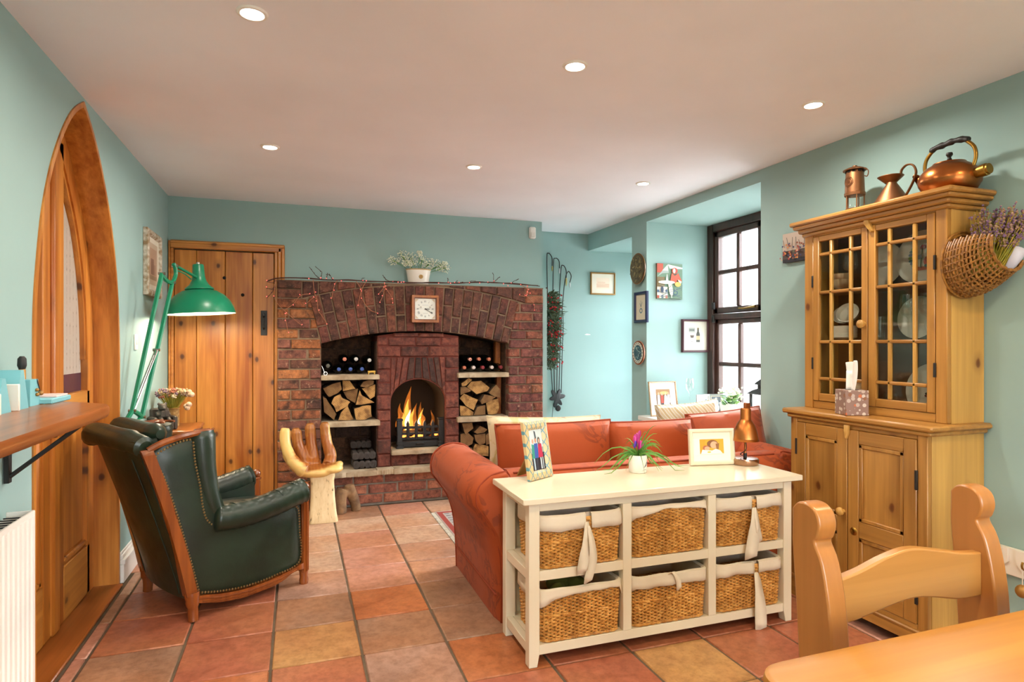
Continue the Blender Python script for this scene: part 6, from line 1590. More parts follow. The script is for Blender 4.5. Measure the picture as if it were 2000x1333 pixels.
wine += [([(bx-.08, .28), (bx+.08, .28), (bx+.08, .56), (bx+.035, .66), (bx+.035, .78), (bx-.035, .78), (bx-.035, .66), (bx-.08, .56)], '#3c4038'), (re(bx-.08, .36, bx+.08, .50), '#b8a982'), (re(bx-.035, .72, bx+.035, .78), '#6b5a38'), (re(.22, .62, .48, .78), '#9aa09a'), (re(.24, .68, .46, .72), '#4c5450')]
wine += [([(.27, .52), (.45, .52), (.42, .43), (.30, .43)], '#51443c'), (re(.355, .31, .367, .43), '#808080'), (re(.30, .295, .42, .31), '#808080')]
pic('framed_wine_print', 'plum framed print of a champagne bottle and glass', 'picture', (3.073, JY, 1.208), (1, 0, 0), (0, 0, 1), 0.268, 0.28, 0.018, 0.028, M['plumf'], wine, mount=plain('wine_mount', '#dfdccf', 0.8))

# ---- things on the window sill
SZ = 0.691
def tilted_frame(name, label, c0, yaw, tilt, w, h, fw, fmat, polys, mount=None, cat='photo frame', dep=0.016, strut=True, smat=None, grp=None):
    """c0 = bottom centre of the front face, yaw: direction the face looks (0 = -y)"""
    U = Vector((math.cos(yaw), math.sin(yaw), 0)); F = Vector((math.sin(yaw), -math.cos(yaw), 0))
    V = (Vector((0, 0, 1))*math.cos(tilt) - F*math.sin(tilt)); Nn = U.cross(V)
    O = Vector(c0) - U*w/2 - Nn*dep
    t = pic(name, label, cat, tuple(O+Vector((0, 0, dep*math.sin(tilt)))), tuple(U), tuple(V), w, h, fw, dep, fmat, polys, mount, grp)
    if strut:
        a = O + U*w/2 + V*h*0.62; b_ = Vector(c0) - F*(h*0.42+dep) ; b_.z = c0[2]
        e = U*0.03; n2 = F*0.003
        m = MB(); vs = [a-e*.6-n2, a+e*.6-n2, b_+e-n2, b_-e-n2, a-e*.6+n2, a+e*.6+n2, b_+e+n2, b_-e+n2]
        m.add(vs, [(0, 1, 2, 3), (4, 5, 6, 7), (0, 1, 5, 4), (1, 2, 6, 5), (2, 3, 7, 6), (3, 0, 4, 7)])
        m.build('strut', smat or M['shelfw'], t, world=True, smooth=False)
    return t
wed = [(re(.0, .0, 1, 1), '#eef0ee'), (re(.22, .2, .78, .8), '#6b4a2a'), (re(.22, .62, .78, .8), '#8d6a40'), (el(.55, .68, .18, .05), '#c9a260'), (re(.22, .2, .78, .34), '#7d6a54'), ([(.25, .24), (.37, .24), (.36, .62), (.28, .62)], '#c3cbd4'), (el(.32, .66, .035, .045), '#c99878'), ([(.4, .36), (.5, .36), (.5, .6), (.41, .6)], '#b5402e'), (re(.41, .24, .49, .36), '#3a3a44'), (el(.45, .64, .035, .04), '#c99878'), ([(.5, .24), (.76, .24), (.62, .6), (.55, .6)], '#efeeea'), (el(.59, .65, .035, .045), '#d0a080'), ([(.66, .36), (.76, .36), (.75, .62), (.66, .62)], '#d9d4cc'), (el(.70, .66, .035, .04), '#c49070')]
tilted_frame('wedding_photo', 'rose metal framed wedding photograph on the white sill', (2.838, 4.335, SZ), 0.0, 0.16, 0.262, 0.282, 0.012, M['rosef'], wed, mount=plain('wed_mount', '#eef0ee', 0.6))
dbl = thing('hinged_photo_frame', 'silver hinged double frame with two black and white photographs', 'photo frame', (3.22, 4.28, SZ))
def leaf_(O, U, w, h, pol):
    U = Vector(U).normalized(); V = Vector((0, 0, 1)); Nn = U.cross(V); O = Vector(O); fw = 0.014
    vs = []; dep = 0.012
    for cx_, cy_, sx_, sy_ in ((0, 0, 1, 1), (w, 0, -1, 1), (w, h, -1, -1), (0, h, 1, -1)):
        for e, z in ((0, 0), (0, dep), (fw, dep), (fw, 0)): vs.append(O+U*(cx_+sx_*e)+V*(cy_+sy_*e)+Nn*z)
    fs = [(i*4+k, ((i+1) % 4)*4+k, ((i+1) % 4)*4+(k+1) % 4, i*4+(k+1) % 4) for i in range(4) for k in range(4)]
    f = MB().add(vs, fs).build('frame', M['silver'], dbl, world=True, smooth=False)
    b_ = MB(); b_.add([O+U*a+V*c_+Nn*z for z in (0.002, 0.006) for a, c_ in ((fw, fw), (w-fw, fw), (w-fw, h-fw), (fw, h-fw))], [(0, 1, 2, 3), (4, 5, 6, 7)]); b_.build('mount', M['paper'], dbl, world=True, smooth=False)
    art(dbl, [([(a*(w-2*fw), c_*(h-2*fw)) for a, c_ in p], cc_) for p, cc_ in pol], O+U*fw+V*fw+Nn*0.006, U, V, Nn, 'photograph')
leaf_((3.085, 4.27, SZ), (0.145, 0.03, 0), 0.15, 0.172, [(re(.12, .06, .95, .95), '#8f999c'), ([(.2, .06), (.3, .7), (.5, .8), (.75, .5), (.9, .06)], '#e2e6e8'), (el(.4, .78, .16, .12), '#d3d8da'), (el(.78, .7, .08, .12), '#5b6366')])
leaf_((3.232, 4.30, SZ), (0.105, -0.045, 0), 0.115, 0.172, [(re(.08, .06, .92, .95), '#5f6a74'), (el(.55, .55, .2, .25), '#aab4bc'), (el(.5, .82, .12, .09), '#c9d0d4'), (el(.3, .35, .12, .12), '#39424c'), (el(.7, .3, .12, .16), '#d0d6da')])
gs = thing('wine_glass', 'tall clear wine glass on the window sill before the blue jamb', 'glass', (3.052, 4.31, SZ))
def stemglass(par, H, rb_, bh, rbase, c=(0, 0, 0), nm='glass'):
    sb = H-bh
    pr_ = [(0.0, 0.002), (rbase, 0.0), (rbase, 0.002), (0.006, 0.008), (0.0035, 0.02), (0.0035, sb-0.01), (0.010, sb), (rb_*0.75, sb+bh*0.12), (rb_, sb+bh*0.35), (rb_*0.97, sb+bh*0.7), (rb_*0.88, H), (rb_*0.86, H), (rb_*0.95, sb+bh*0.7), (rb_*0.97, sb+bh*0.36), (rb_*0.7, sb+bh*0.15), (0.0, sb+0.006)]
    return MB().lathe(pr_, 20, c, caps=False).build(nm, M['thin'], par)
M['thin'] = glass('thin_glass', (0.97, 0.985, 0.985, 1), 0.02, 0.08)
stemglass(gs, 0.305, 0.036, 0.115, 0.034)
wp = thing('kalanchoe_pot', 'white flowering plant in a white pot on the window sill', 'pot plant', (3.215, 3.99, SZ))
MB().lathe([(0.0, 0.0), (0.075, 0.0), (0.095, 0.12), (0.098, 0.125), (0.09, 0.122), (0.0, 0.105)], 28).build('pot', M['ceramic'], wp)
lm = MB(); rl = random.Random(9)
for k in range(46):
    a = rl.uniform(0, 2*PI); r = rl.uniform(.02, .10); z = rl.uniform(.12, .20); el_ = rl.uniform(-.2, .9)
    lm.ell((r*math.cos(a), r*math.sin(a), z), 0.030, 0.020, 0.004, 8, 5, m=Matrix.Rotation(a, 4, 'Z') @ Matrix.Rotation(-el_, 4, 'Y'))
lm.build('leaves', plain('kalanchoe_leaf', '#2f6b2a', 0.35, c2='#6fa04a', vs=10), wp)
fm2 = MB()
for k in range(14):
    a = rl.uniform(0, 2*PI); r = rl.uniform(.03, .12); z = rl.uniform(.19, .265)-r*0.4
    for j in range(9): fm2.ell((r*math.cos(a)+rl.gauss(0, .012), r*math.sin(a)+rl.gauss(0, .012), z+rl.gauss(0, .009)), 0.008, nu=6, nv=4)
fm2.build('blossoms', M['white_fl'], wp)
ln = thing('sill_lantern', 'dark metal lantern half hidden at the near end of the window recess', 'lantern', (3.10, 3.49, SZ))
MB().box(-0.085, 0.085, -0.085, 0.085, 0.0, 0.02, 0.003).build('base', M['iron'], ln)
for x in (-0.07, 0.07):
    for y in (-0.07, 0.07): MB().box(x-0.008, x+0.008, y-0.008, y+0.008, 0.02, 0.235, 0.001).build('post', M['iron'], ln)
MB().lathe([(0.12, 0.235), (0.125, 0.24), (0.09, 0.262), (0.055, 0.275), (0.055, 0.30), (0.078, 0.305), (0.07, 0.315), (0.03, 0.345), (0.015, 0.36), (0.0, 0.362)], 4, m=Matrix.Rotation(PI/4, 4, 'Z')).build('roof', M['iron'], ln)
MB().tube([(0.03*math.cos(a), 0, 0.385+0.03*math.sin(a)) for a in [2*PI*k/16 for k in range(16)]], 0.004, 6, closed=True).build('ring', M['iron'], ln)
for rz_ in range(4): MB().box(-0.062, 0.062, -0.0715, -0.0700, 0.02, 0.235).xf(0, Matrix.Rotation(rz_*PI/2, 4, 'Z')).build('pane', M['winglass'], ln)
MB().lathe([(0.025, 0.02), (0.025, 0.1), (0.0, 0.1)], 14).build('candle', M['ceramic'], ln)

# ---- things on the cream unit
TZ = 0.678
fam = [(re(0, 0, 1, 1), '#c9d6dc'), (re(0, 0, 1, .42), '#2b2530'), (re(0, .42, 1, .55), '#8fa6a4'), ([(.05, .3), (.3, .3), (.32, .62), (.1, .66)], '#2d8a78'), ([(.25, .3), (.55, .3), (.56, .66), (.28, .66)], '#2d4f9c'), ([(.52, .3), (.9, .3), (.86, .64), (.6, .64)], '#b52a50'), (el(.2, .72, .07, .06), '#c99a80'), (el(.42, .74, .07, .07), '#bf8d74'), (el(.68, .72, .10, .09), '#4c4a4e'), (el(.68, .71, .055, .055), '#d0a890'), ([(.4, .78), (.5, .78), (.47, .95), (.36, .98)], '#39424c'), (re(.1, .02, .2, .3), '#9fb6c8'), (re(.3, .02, .4, .3), '#252a3c'), (re(.62, .02, .72, .3), '#b9c4cc'), (re(.78, .02, .86, .3), '#9fb0bc')]
dy = 0.52      # turned a little to the left wall side
def diamondmat():
    k = N('diamond_pattern'); tc = k.n('TexCoord'); sp_ = k.n('SeparateXYZ', {0: tc.outputs['Object']})
    h_ = k.math('ADD', k.math('MULTIPLY', sp_.outputs[0], 0.868), k.math('MULTIPLY', sp_.outputs[1], 0.497))
    z_ = k.math('MULTIPLY', sp_.outputs[2], 0.62)
    a = k.math('FRACT', k.math('MULTIPLY', k.math('ADD', h_, z_), 31.0)); b_ = k.math('FRACT', k.math('MULTIPLY', k.math('SUBTRACT', h_, z_), 31.0))
    l1 = k.math('LESS_THAN', a, 0.15); l2 = k.math('LESS_THAN', b_, 0.15)
    k.pr(Base_Color=k.mix(k.math('MAXIMUM', l1, l2), C('#cdb080'), C('#5a8c96')), Roughness=0.35); return k.m
M['diamond'] = diamondmat()
tilted_frame('family_photo', 'diamond patterned photo frame with family picture on the cream unit', (1.035, 2.548, TZ), dy, 0.17, 0.165, 0.255, 0.038, M['diamond'], fam, cat='photo frame', dep=0.02, smat=M['goldf'])
kid = [(re(0, 0, 1, 1), '#efe8d6'), (re(.18, .25, .82, .77), '#d3a02c'), ([(.18, .25), (.3, .25), (.34, .77), (.18, .77)], '#c99422'), (el(.52, .6, .15, .14), '#7d5230'), (el(.56, .56, .10, .13), '#dba684'), ([(.6, .6), (.7, .62), (.68, .4), (.62, .42)], '#8a5c34'), (el(.34, .46, .085, .09), '#a8603c'), (el(.37, .44, .07, .075), '#d9a080'), ([(.2, .25), (.24, .4), (.5, .36), (.6, .42), (.72, .36), (.78, .25)], '#efe6da'), (el(.42, .31, .05, .03), '#d9b24c')]
tilted_frame('child_photo', 'white framed photograph of a child and baby on the cream unit', (1.95, 2.555, TZ), -0.16, 0.10, 0.24, 0.178, 0.02, M['ivory'], kid, mount=plain('kid_mount', '#efe8d6', 0.6), dep=0.022, smat=M['ivory'])
pp = thing('air_plant', 'spiky green plant with pink flower in a white bird pot', 'pot plant', (1.515, 2.545, TZ))
MB().lathe([(0.0, 0.0), (0.039, 0.0), (0.042, 0.004), (0.043, 0.078), (0.0415, 0.082), (0.039, 0.079), (0.037, 0.066), (0.0, 0.066)], 28).build('pot', M['ceramic'], pp)
MB().lathe([(0.0, 0.070), (0.0385, 0.068)], 20).build('soil', M['soot'], pp)
rl = random.Random(13)
for k in range(52):
    a = rl.uniform(0, 2*PI); L = rl.uniform(.12, .29); up = rl.uniform(.35, 1.25); d = Vector((math.cos(a), math.sin(a)*0.6, 0)); m = MB()
    q = [Vector((0, 0, .068))+d*(L*t*(0.35+0.65*min(1, 1.5-up)*1.0))*1.0+Vector((0, 0, L*(up*t-0.95*t*t*(1.4-up*0.6)))) for t in (0, .2, .4, .6, .8, 1)]
    for p in q:
        p.z = max(p.z, 0.012)
        if p.z < 0.085 and math.hypot(p.x, p.y) < 0.05 and p != q[0]: p.z = 0.088
    m.tube(q, [0.004, 0.0042, 0.0034, 0.0026, 0.0017, 0.0005], 5, flat=0.4); m.build('leaf', M['leaf'], pp)
for k in range(9):
    a = k*0.7; r = 0.006+0.0012*k; m = MB()
    m.ell((r*math.cos(a), r*math.sin(a), .115+.006*(9-k)), 0.010, 0.005, 0.026, 8, 6, m=Matrix.Rotation(a, 4, 'Z') @ Matrix.Rotation(0.22, 4, 'Y')); m.build('bract', plain('pink_bract_%d' % k, '#c33a90' if k % 3 else '#a82c78', 0.4), pp)
MB().ell((-0.018, -0.01, .135), 0.007, 0.003, 0.014, 8, 6).ell((-0.022, -0.008, .125), 0.006, 0.003, 0.012, 8, 6).build('petal', plain('violet_petal', '#5330a8', 0.4), pp)
bd_ = MB()
for pts_, r_ in (([(0.006, -0.0440, 0.026), (0.018, -0.0415, 0.036), (0.026, -0.036, 0.046)], [0.0005, 0.003, 0.0006]), ([(0.018, -0.0405, 0.038), (0.030, -0.033, 0.05)], [0.001, 0.0035]), ([(0.0, -0.0437, 0.014), (0.02, -0.0405, 0.018)], [0.0005, 0.0008])): bd_.tube(pts_, r_, 6, flat=0.5)
bd_.build('painted_bird', plain('bird_paint', '#50545c', 0.5), pp)
cl = thing('desk_lamp', 'brushed copper spotlight desk lamp with round base on the unit', 'desk lamp', (2.122, 2.535, TZ))
M['bcopper'] = plain('brushed_copper', '#b5713c', 0.32, 1.0, Anisotropic=0.6)
MB().lathe([(0.0, 0.0), (0.062, 0.0), (0.065, 0.006), (0.065, 0.026), (0.060, 0.031), (0.0, 0.034)], 36).build('base', plain('nickel_copper', '#b08c74', 0.22, 1.0), cl)
MB().lathe([(0.009, 0.028), (0.009, 0.055)], 12).build('socket', M['black'], cl)
MB().tube([(0, 0, 0.05), (0.002, 0, 0.09), (0.004, 0.01, 0.15), (0.006, 0.0, 0.24)], 0.006, 10).build('stem', M['bcopper'], cl)
MB().lathe([(0.064, 0.0), (0.061, 0.014), (0.054, 0.045), (0.042, 0.075), (0.028, 0.094), (0.0255, 0.098), (0.0255, 0.142), (0.022, 0.148), (0.0, 0.148)], 36, (0, -0.004, 0.118), Matrix.Scale(1.1, 4, (0, 0, 1)), caps=False).build('shade', M['bcopper'], cl, mods=[('SOLIDIFY', dict(thickness=0.0015))])
MB().tube(cr([(0.0, 0.02, 0.04), (-0.02, 0.01, 0.05), (-0.012, -0.02, 0.075), (-0.004, -0.01, 0.11)], 5), 0.0022, 6).build('cord', M['black'], cl)
MB().box(-0.008, 0.004, -0.012, 0.004, 0.276, 0.308, 0.002).box(0.006, 0.028, -0.006, 0.006, 0.274, 0.306, 0.002).build('bracket', M['mahog'], cl)

# ---- things in and on the dresser
def dish(name, label, cat, prof, loc, mat, n=28, rot=None, grp=None):
    t = MB().lathe(prof, n, m=rot, caps=False).build(name, mat); t.location = loc; XF[t] = Matrix.Translation(loc)
    return tag(t, label, cat, grp)
PLATE = lambda r: [(0.0, 0.004), (r*0.55, 0.004), (r*0.66, 0.008), (r*0.98, 0.018), (r, 0.017), (r*0.97, 0.012), (r*0.6, 0.0), (0.0, 0.0)]
LEAN = Matrix.Rotation(-PI/2+0.14, 4, 'Y')      # plate standing, face to -x
M['pottery'] = plain('painted_pottery', '#d9cdb0', 0.3, c2='#b98a68', vs=14)
M['greyplate'] = plain('old_ironstone', '#c9c4b8', 0.25)
sh1, sh2, sh3 = 1.552, 1.300, 0.950
BOWL = lambda r, h: [(0.0, 0.004), (r*0.45, 0.0), (r*0.5, 0.006), (r*0.85, h*0.45), (r, h), (r*0.96, h), (r*0.8, h*0.48), (r*0.4, 0.012), (0.0, 0.010)]
dish('painted_bowl', 'painted pottery bowl standing on the top dresser shelf', 'bowl', BOWL(0.052, 0.055), (2.635, 2.425, sh1), M['pottery'], grp='stacked painted bowls')
dish('painted_bowl', 'painted pottery bowl stacked in the other bowl in the dresser', 'bowl', BOWL(0.047, 0.055), (2.635, 2.425, sh1+0.03), M['pottery'], grp='stacked painted bowls')
t = thing('painted_plate', 'large plate painted with a flower urn behind the right glazed door', 'plate', (2.66, 2.03, sh1))
pm = Matrix.Translation((2.685, 2.03, sh1+0.122)) @ LEAN
MB().lathe(PLATE(0.122), 36, m=pm, caps=False).build('dish', M['greyplate'], t, world=True)
o_ = pm @ Vector((0, 0, 0.0055)); U_ = Vector((0, -1, 0)); N_ = (pm.to_3x3() @ Vector((0, 0, 1))).normalized(); V_ = N_.cross(U_)
pol = [(el(.02, -.02, .012, .02), '#b9584c'), (el(0, .045, .016, .012), '#9c3d4c'), (re(-.03, -.062, .035, -.045), '#a8583a')]
for sg in (-1, 1):
    for k in range(8):
        a = 0.3+k*0.28; pol.append((el(sg*(0.012+0.045*math.sin(a)), -0.045+0.075*(1-math.cos(a))*0.7, .010, .007), ['#3f6a6c', '#7a9a4c', '#2d4a63'][k % 3]))
pol += [(stroke(0, -.05, 0, .04, .005), '#4c6a48'), (el(-.01, .0, .012, .012), '#6d86a0')]
art(t, pol, o_, U_, V_, N_, 'painted_motif', 'artg')
dish('serving_plate', 'plate standing on edge behind the wine glass on the top dresser shelf', 'plate', PLATE(0.105), (2.69, 2.22, sh1+0.106), M['greyplate'], rot=LEAN)
for x, y, z, H, lb in ((2.59, 2.335, sh1, 0.18, 'stemmed wine glass beside the painted bowls in the dresser'), (2.585, 1.935, sh1, 0.19, 'wine glass in front of the urn plate, top dresser shelf'), (2.64, 1.88, sh1, 0.19, 'wine glass at the right end of the top dresser shelf'), (2.575, 2.015, sh2, 0.20, 'wine glass in front of the white plate, middle dresser shelf'), (2.575, 1.925, sh2, 0.20, 'wine glass at the right end of the middle dresser shelf')):
    t = thing('wine_glass', lb, 'glass', (x, y, z), 0, 'wine glasses in the dresser'); stemglass(t, H, 0.036, 0.10, 0.032)
for k in range(8): dish('side_plate', 'white plate, %s in the stack on the middle dresser shelf' % ('lowest', 'second from below', 'third from below', 'fourth from below', 'fifth from below', 'third from the top', 'second from the top', 'topmost')[k], 'plate', PLATE(0.062), (2.625, 2.405, sh2+0.0075*k), M['ceramic'], grp='stack of white plates')
BR_ = Matrix.Rotation(-1.05, 4, 'Y') @ Matrix.Rotation(0.3, 4, 'X')
dish('cereal_bowl', 'white bowl tipped on the stack of plates facing the room', 'bowl', BOWL(0.055, 0.045), (2.665, 2.40, sh2+0.118), M['ceramic'], rot=BR_, grp='white bowls in the dresser')
dish('cereal_bowl', 'white bowl tipped behind the other at the left of the stack', 'bowl', BOWL(0.05, 0.04), (2.68, 2.445, sh2+0.112), M['ceramic'], rot=BR_, grp='white bowls in the dresser')
for k, (x, y, lb) in enumerate(((2.60, 2.245, 'cut glass tumbler on the middle dresser shelf, left'), (2.64, 2.215, 'cut glass tumbler behind the other on the middle shelf'))):
    dish('tumbler', lb, 'glass', [(0.0, 0.006), (0.026, 0.0), (0.03, 0.11), (0.0285, 0.11), (0.025, 0.008), (0.0, 0.01)], (x, y, sh2), M['thin'], 16, grp='cut glass tumblers')
dish('dinner_plate', 'large white plate on edge behind the middle shelf glasses', 'plate', PLATE(0.098), (2.69, 2.05, sh2+0.099), M['greyplate'], rot=LEAN)
dish('dinner_plate', 'white plate on edge at the right of the middle shelf', 'plate', PLATE(0.085), (2.69, 1.93, sh2+0.086), M['greyplate'], rot=LEAN)
jar = [(0.0, 0.0), (0.04, 0.0), (0.055, 0.05), (0.052, 0.10), (0.035, 0.125), (0.038, 0.135), (0.033, 0.135), (0.03, 0.12), (0.0, 0.11)]
dish('painted_jar', 'round painted pottery jar behind the tissue box in the dresser', 'jar', jar, (2.63, 2.30, sh3+0.001), M['pottery'])
dish('tea_cup', 'small white cup at the lower left of the glazed cupboard', 'cup', BOWL(0.03, 0.04), (2.62, 2.445, sh3+0.001), M['ceramic'])
dish('jam_jar', 'small clear jar beside the big platter in the dresser', 'jar', [(0.0, 0.005), (0.03, 0.0), (0.032, 0.08), (0.026, 0.1), (0.024, 0.1), (0.029, 0.078), (0.0, 0.008)], (2.60, 2.125, sh3+0.001), M['thin'], 18)
t = thing('serving_platter', 'big oval platter with dark leaf painting low in the dresser', 'platter', (2.67, 1.985, sh3))
pm = Matrix.Translation((2.69, 1.985, sh3+0.122)) @ LEAN @ Matrix.Scale(1.0, 4, (0, 1, 0))
MB().lathe(PLATE(0.12), 36, m=pm, caps=False).build('dish', M['greyplate'], t, world=True)
o_ = pm @ Vector((0, 0, 0.0055)); V_ = N_.cross(U_)
pol = []
for k in range(22):
    a = rp.uniform(0, 2*PI); r = rp.uniform(.02, .06); pol.append((el(.01+r*math.cos(a)*1.0, -.01+r*math.sin(a)*0.7, .012, .006, 8, rp.uniform(0, 3)), rp.choice(['#2c3d24', '#3c4f30', '#6d3a34', '#22301f'])))
art(t, pol, o_, U_, V_, N_, 'painted_leaves', 'artg')
dish('salad_bowl', 'clear glass bowl at the lower right of the glazed cupboard', 'bowl', BOWL(0.05, 0.06), (2.60, 1.895, sh3+0.001), M['thin'], 20)
# tissue box
tb_ = thing('tissue_box', 'brown spotted tissue box with a tissue on the dresser ledge', 'tissue box', (2.443, 2.195, 0.951), math.radians(-22))
def spotmat():
    k = N('pebble_print'); v = k.coord((1, 1, 1)); vo = k.n('TexVoronoi', {'Vector': v, 'Scale': 46.0, 'Randomness': 0.6})
    sep = k.n('SeparateColor', {0: vo.outputs['Color']})
    spot = k.math('LESS_THAN', vo.outputs['Distance'], 0.42)
    cc = k.ramp(sep.outputs[0], [(0.0, C('#b9a89c')), (0.5, C('#cbbfb2')), (0.86, C('#8a5a3c')), (0.94, C('#c4683c'))], 'CONSTANT').outputs[0]
    k.pr(Base_Color=k.mix(spot, C('#8a6c60'), cc), Roughness=0.5); return k.m
MB().box(-0.052, 0.052, -0.052, 0.052, 0.0, 0.115, 0.002).build('box', spotmat(), tb_)
MB().lathe([(0.0, 0.1155), (0.03, 0.1155)], 20, caps=False).build('opening', M['soot'], tb_)  # flat dark disc paints the shade inside the slot
rt = random.Random(3)
def tis(u, v):
    a = (u-0.5)*2; w_ = lerp(0.034, 0.060, v)*(1-0.10*math.sin(3*v))
    return (0.007*math.sin(a*5+v*2)*(0.4+v)-0.004, a*w_-0.012*math.sin(v*2.5), 0.112+0.135*v*(1-0.06*a))
MB().grid(tis, 15, 10).build('tissue', plain('tissue_paper', '#f4f2ee', 0.9), tb_, mods=[('SOLIDIFY', dict(thickness=0.001)), SUB(1)])
MB().grid(lambda u, v: (-0.012+0.01*math.sin(u*7), (u-0.5)*lerp(0.05, 0.03, v), 0.113+0.09*v), 9, 6).build('tissue_fold', plain('tissue_paper2', '#f4f2ee', 0.9), tb_, mods=[('SOLIDIFY', dict(thickness=0.001))])
# miner's lamp, jug, kettle
CT = 1.918
mlp = thing('miners_lamp', 'old copper miners safety lamp on top of the dresser', 'lamp', (2.575, 2.295, CT))
MB().lathe([(0.0, 0.0), (0.045, 0.0), (0.045, 0.018), (0.04, 0.022), (0.0, 0.022)], 24).build('fuel_base', M['copper_d'], mlp)
MB().lathe([(0.030, 0.022), (0.030, 0.085)], 20, caps=False).build('glass_chimney', M['thin'], mlp)
for k in range(5):
    a = 2*PI*k/5+0.3; MB().tube([(0.040*math.cos(a), 0.040*math.sin(a), 0.018), (0.040*math.cos(a), 0.040*math.sin(a), 0.088)], 0.0032, 6).build('pillar', M['copper_d'], mlp)
MB().lathe([(0.0, 0.085), (0.046, 0.085), (0.047, 0.098), (0.044, 0.10), (0.040, 0.19), (0.038, 0.205), (0.0, 0.205)], 24).build('bonnet', M['copper_d'], mlp)
vs_ = MB()
for k in range(10):
    a = 2*PI*k/10; vs_.box(0.036, 0.041, -0.006, 0.006, 0.196, 0.206).xf(len(vs_.v)-8, Matrix.Rotation(a, 4, 'Z'))
vs_.build('vent_holes', M['soot'], mlp)
MB().lathe([(0.052, 0.207), (0.053, 0.211), (0.03, 0.222), (0.012, 0.226), (0.010, 0.232), (0.0, 0.233)], 24).lathe([(0.0, 0.205), (0.052, 0.207)], 24, caps=False).build('cap', M['copper_d'], mlp)
oe = MB(); 
for rr_ in (0.024, 0.018): oe.tube([(-0.0445*math.cos(rr_*math.cos(a)/0.0445), -0.0445*math.sin(rr_*math.cos(a)/0.0445), 0.15+rr_*math.sin(a)) for a in [2*PI*k/20 for k in range(20)]], 0.0012, 5, closed=True)
for z in (0.145, 0.15, 0.155): oe.tube([(-0.0445, -0.012, z), (-0.0448, 0, z), (-0.0445, 0.012, z)], 0.001, 5)
oe.build('maker_plate', M['copper_d'], mlp)
MB().tube(cr([(0.0, -0.05, 0.21), (0.0, -0.075, 0.19), (0.0, -0.07, 0.165), (0.0, -0.055, 0.17)], 5), 0.0025, 6).build('hook', M['copper_d'], mlp)
jg = thing('copper_jug', 'conical copper measuring jug with loop handle on the dresser', 'jug', (2.585, 2.105, CT))
MB().lathe([(0.0, 0.0), (0.078, 0.0), (0.079, 0.004), (0.022, 0.098), (0.021, 0.104), (0.05, 0.132), (0.049, 0.134), (0.019, 0.105), (0.0, 0.103)], 32).build('body', M['copper_d'], jg)
MB().lathe([(0.018, 0.104), (0.050, 0.133), (0.048, 0.134), (0.018, 0.107)], 20, (0, 0.012, 0.0), Matrix.Shear('XY', 4, (0, 0)), caps=False).build('lip', M['copper_d'], jg)
MB().tube(cr([(0, -0.045, 0.128), (0, -0.05, 0.15), (0, -0.075, 0.165), (0, -0.105, 0.155), (0, -0.118, 0.12), (0, -0.10, 0.075), (0, -0.07, 0.03), (0, -0.062, 0.022)], 5), 0.007, 8, flat=0.6).build('handle', M['copper_d'], jg)
kt = thing('copper_kettle', 'polished copper kettle with brass handle on top of the dresser', 'kettle', (2.60, 1.85, CT))
MB().lathe([(0.0, 0.0), (0.088, 0.0), (0.096, 0.006), (0.112, 0.035), (0.114, 0.055), (0.106, 0.082), (0.086, 0.105), (0.064, 0.118), (0.058, 0.121), (0.056, 0.118)], 40).build('body', M['copper'], kt)
MB().lathe([(0.062, 0.119), (0.060, 0.124), (0.03, 0.129), (0.0, 0.131)], 32).build('lid', M['copper'], kt)
MB().lathe([(0.007, 0.129), (0.006, 0.135), (0.009, 0.140), (0.006, 0.148), (0.013, 0.160), (0.011, 0.168), (0.0, 0.170)], 16).build('lid_knob', M['black'], kt)
hp = [(0, 0.098, 0.088), (0, 0.108, 0.125), (0, 0.10, 0.165), (0, 0.070, 0.198)]
for s in (1, -1): MB().tube(cr([(0, s*p[1], p[2]) for p in hp], 5), 0.0075, 10).build('handle_arm', M['brass'], kt)
hq = cr([(0, 0.082, 0.194), (0, 0.06, 0.205), (0, 0.02, 0.208), (0, -0.02, 0.212), (0, -0.06, 0.207), (0, -0.082, 0.198)], 4)
MB().tube(hq, [0.008, 0.011, 0.0125, 0.0115]+[0.0105, 0.011, 0.013, 0.0145]*3+[0.012]*(len(hq)-17)+[0.009], 10).build('grip', M['black'], kt)
MB().tube([(0, 0.085, 0.03), (0, 0.125, 0.075), (0, 0.158, 0.112)], [0.034, 0.022, 0.010], 10, flat=0.55).build('spout', M['copper'], kt)
MB().lathe([(0.022, 0.0), (0.022, 0.02), (0.025, 0.022), (0.025, 0.045), (0.021, 0.047), (0.021, 0.055), (0.0, 0.055)], 18, (0, -0.106, 0.055), Matrix.Rotation(PI/2-0.1, 4, 'X')).build('brass_socket', M['brass'], kt)
# hanging basket with lavender on the dresser side
M['willow'] = plain('willow', '#9c6a28', 0.5, c2='#6d4518', vs=60)
hb = thing('hanging_basket', 'round woven willow basket hung on the dresser side', 'basket', (2.60, 1.80, 1.60))
RT = Matrix.Translation((2.595, 1.792, 1.605)) @ Matrix.Rotation(math.radians(28), 4, 'Y')
def S_(u, v):      # u: 0..1 from one cheek under to the other, v: 0 at the wall, 1 at the lip
    v = max(0.0, min(1.0, v)); a = PI+PI*u; r = lerp(0.128, 0.098, v**1.4); bul = 0.035*math.sin(PI*v)
    return (r*math.cos(a)*(1+0.1*math.sin(PI*v)), -0.006-0.15*v, (r+bul)*math.sin(a)*(1.0-0.28*v)+0.045*v)
m = MB(); nr = 15
for i in range(nr):
    v = i/(nr-1); m.tube([Vector(S_(-0.06+1.12*k/40, v+0.012*math.sin(k*PI/1.0+i*PI)))+Vector((0, 0, 0.0035*(1 if (k+i) % 2 else -1))) for k in range(41)], 0.0042, 5)
m.xf(0, RT).build('weave', M['willow'], hb, world=True)
m = MB()
for k in range(17): m.tube([S_(k/16, v/8) for v in range(9)], 0.0038, 5)
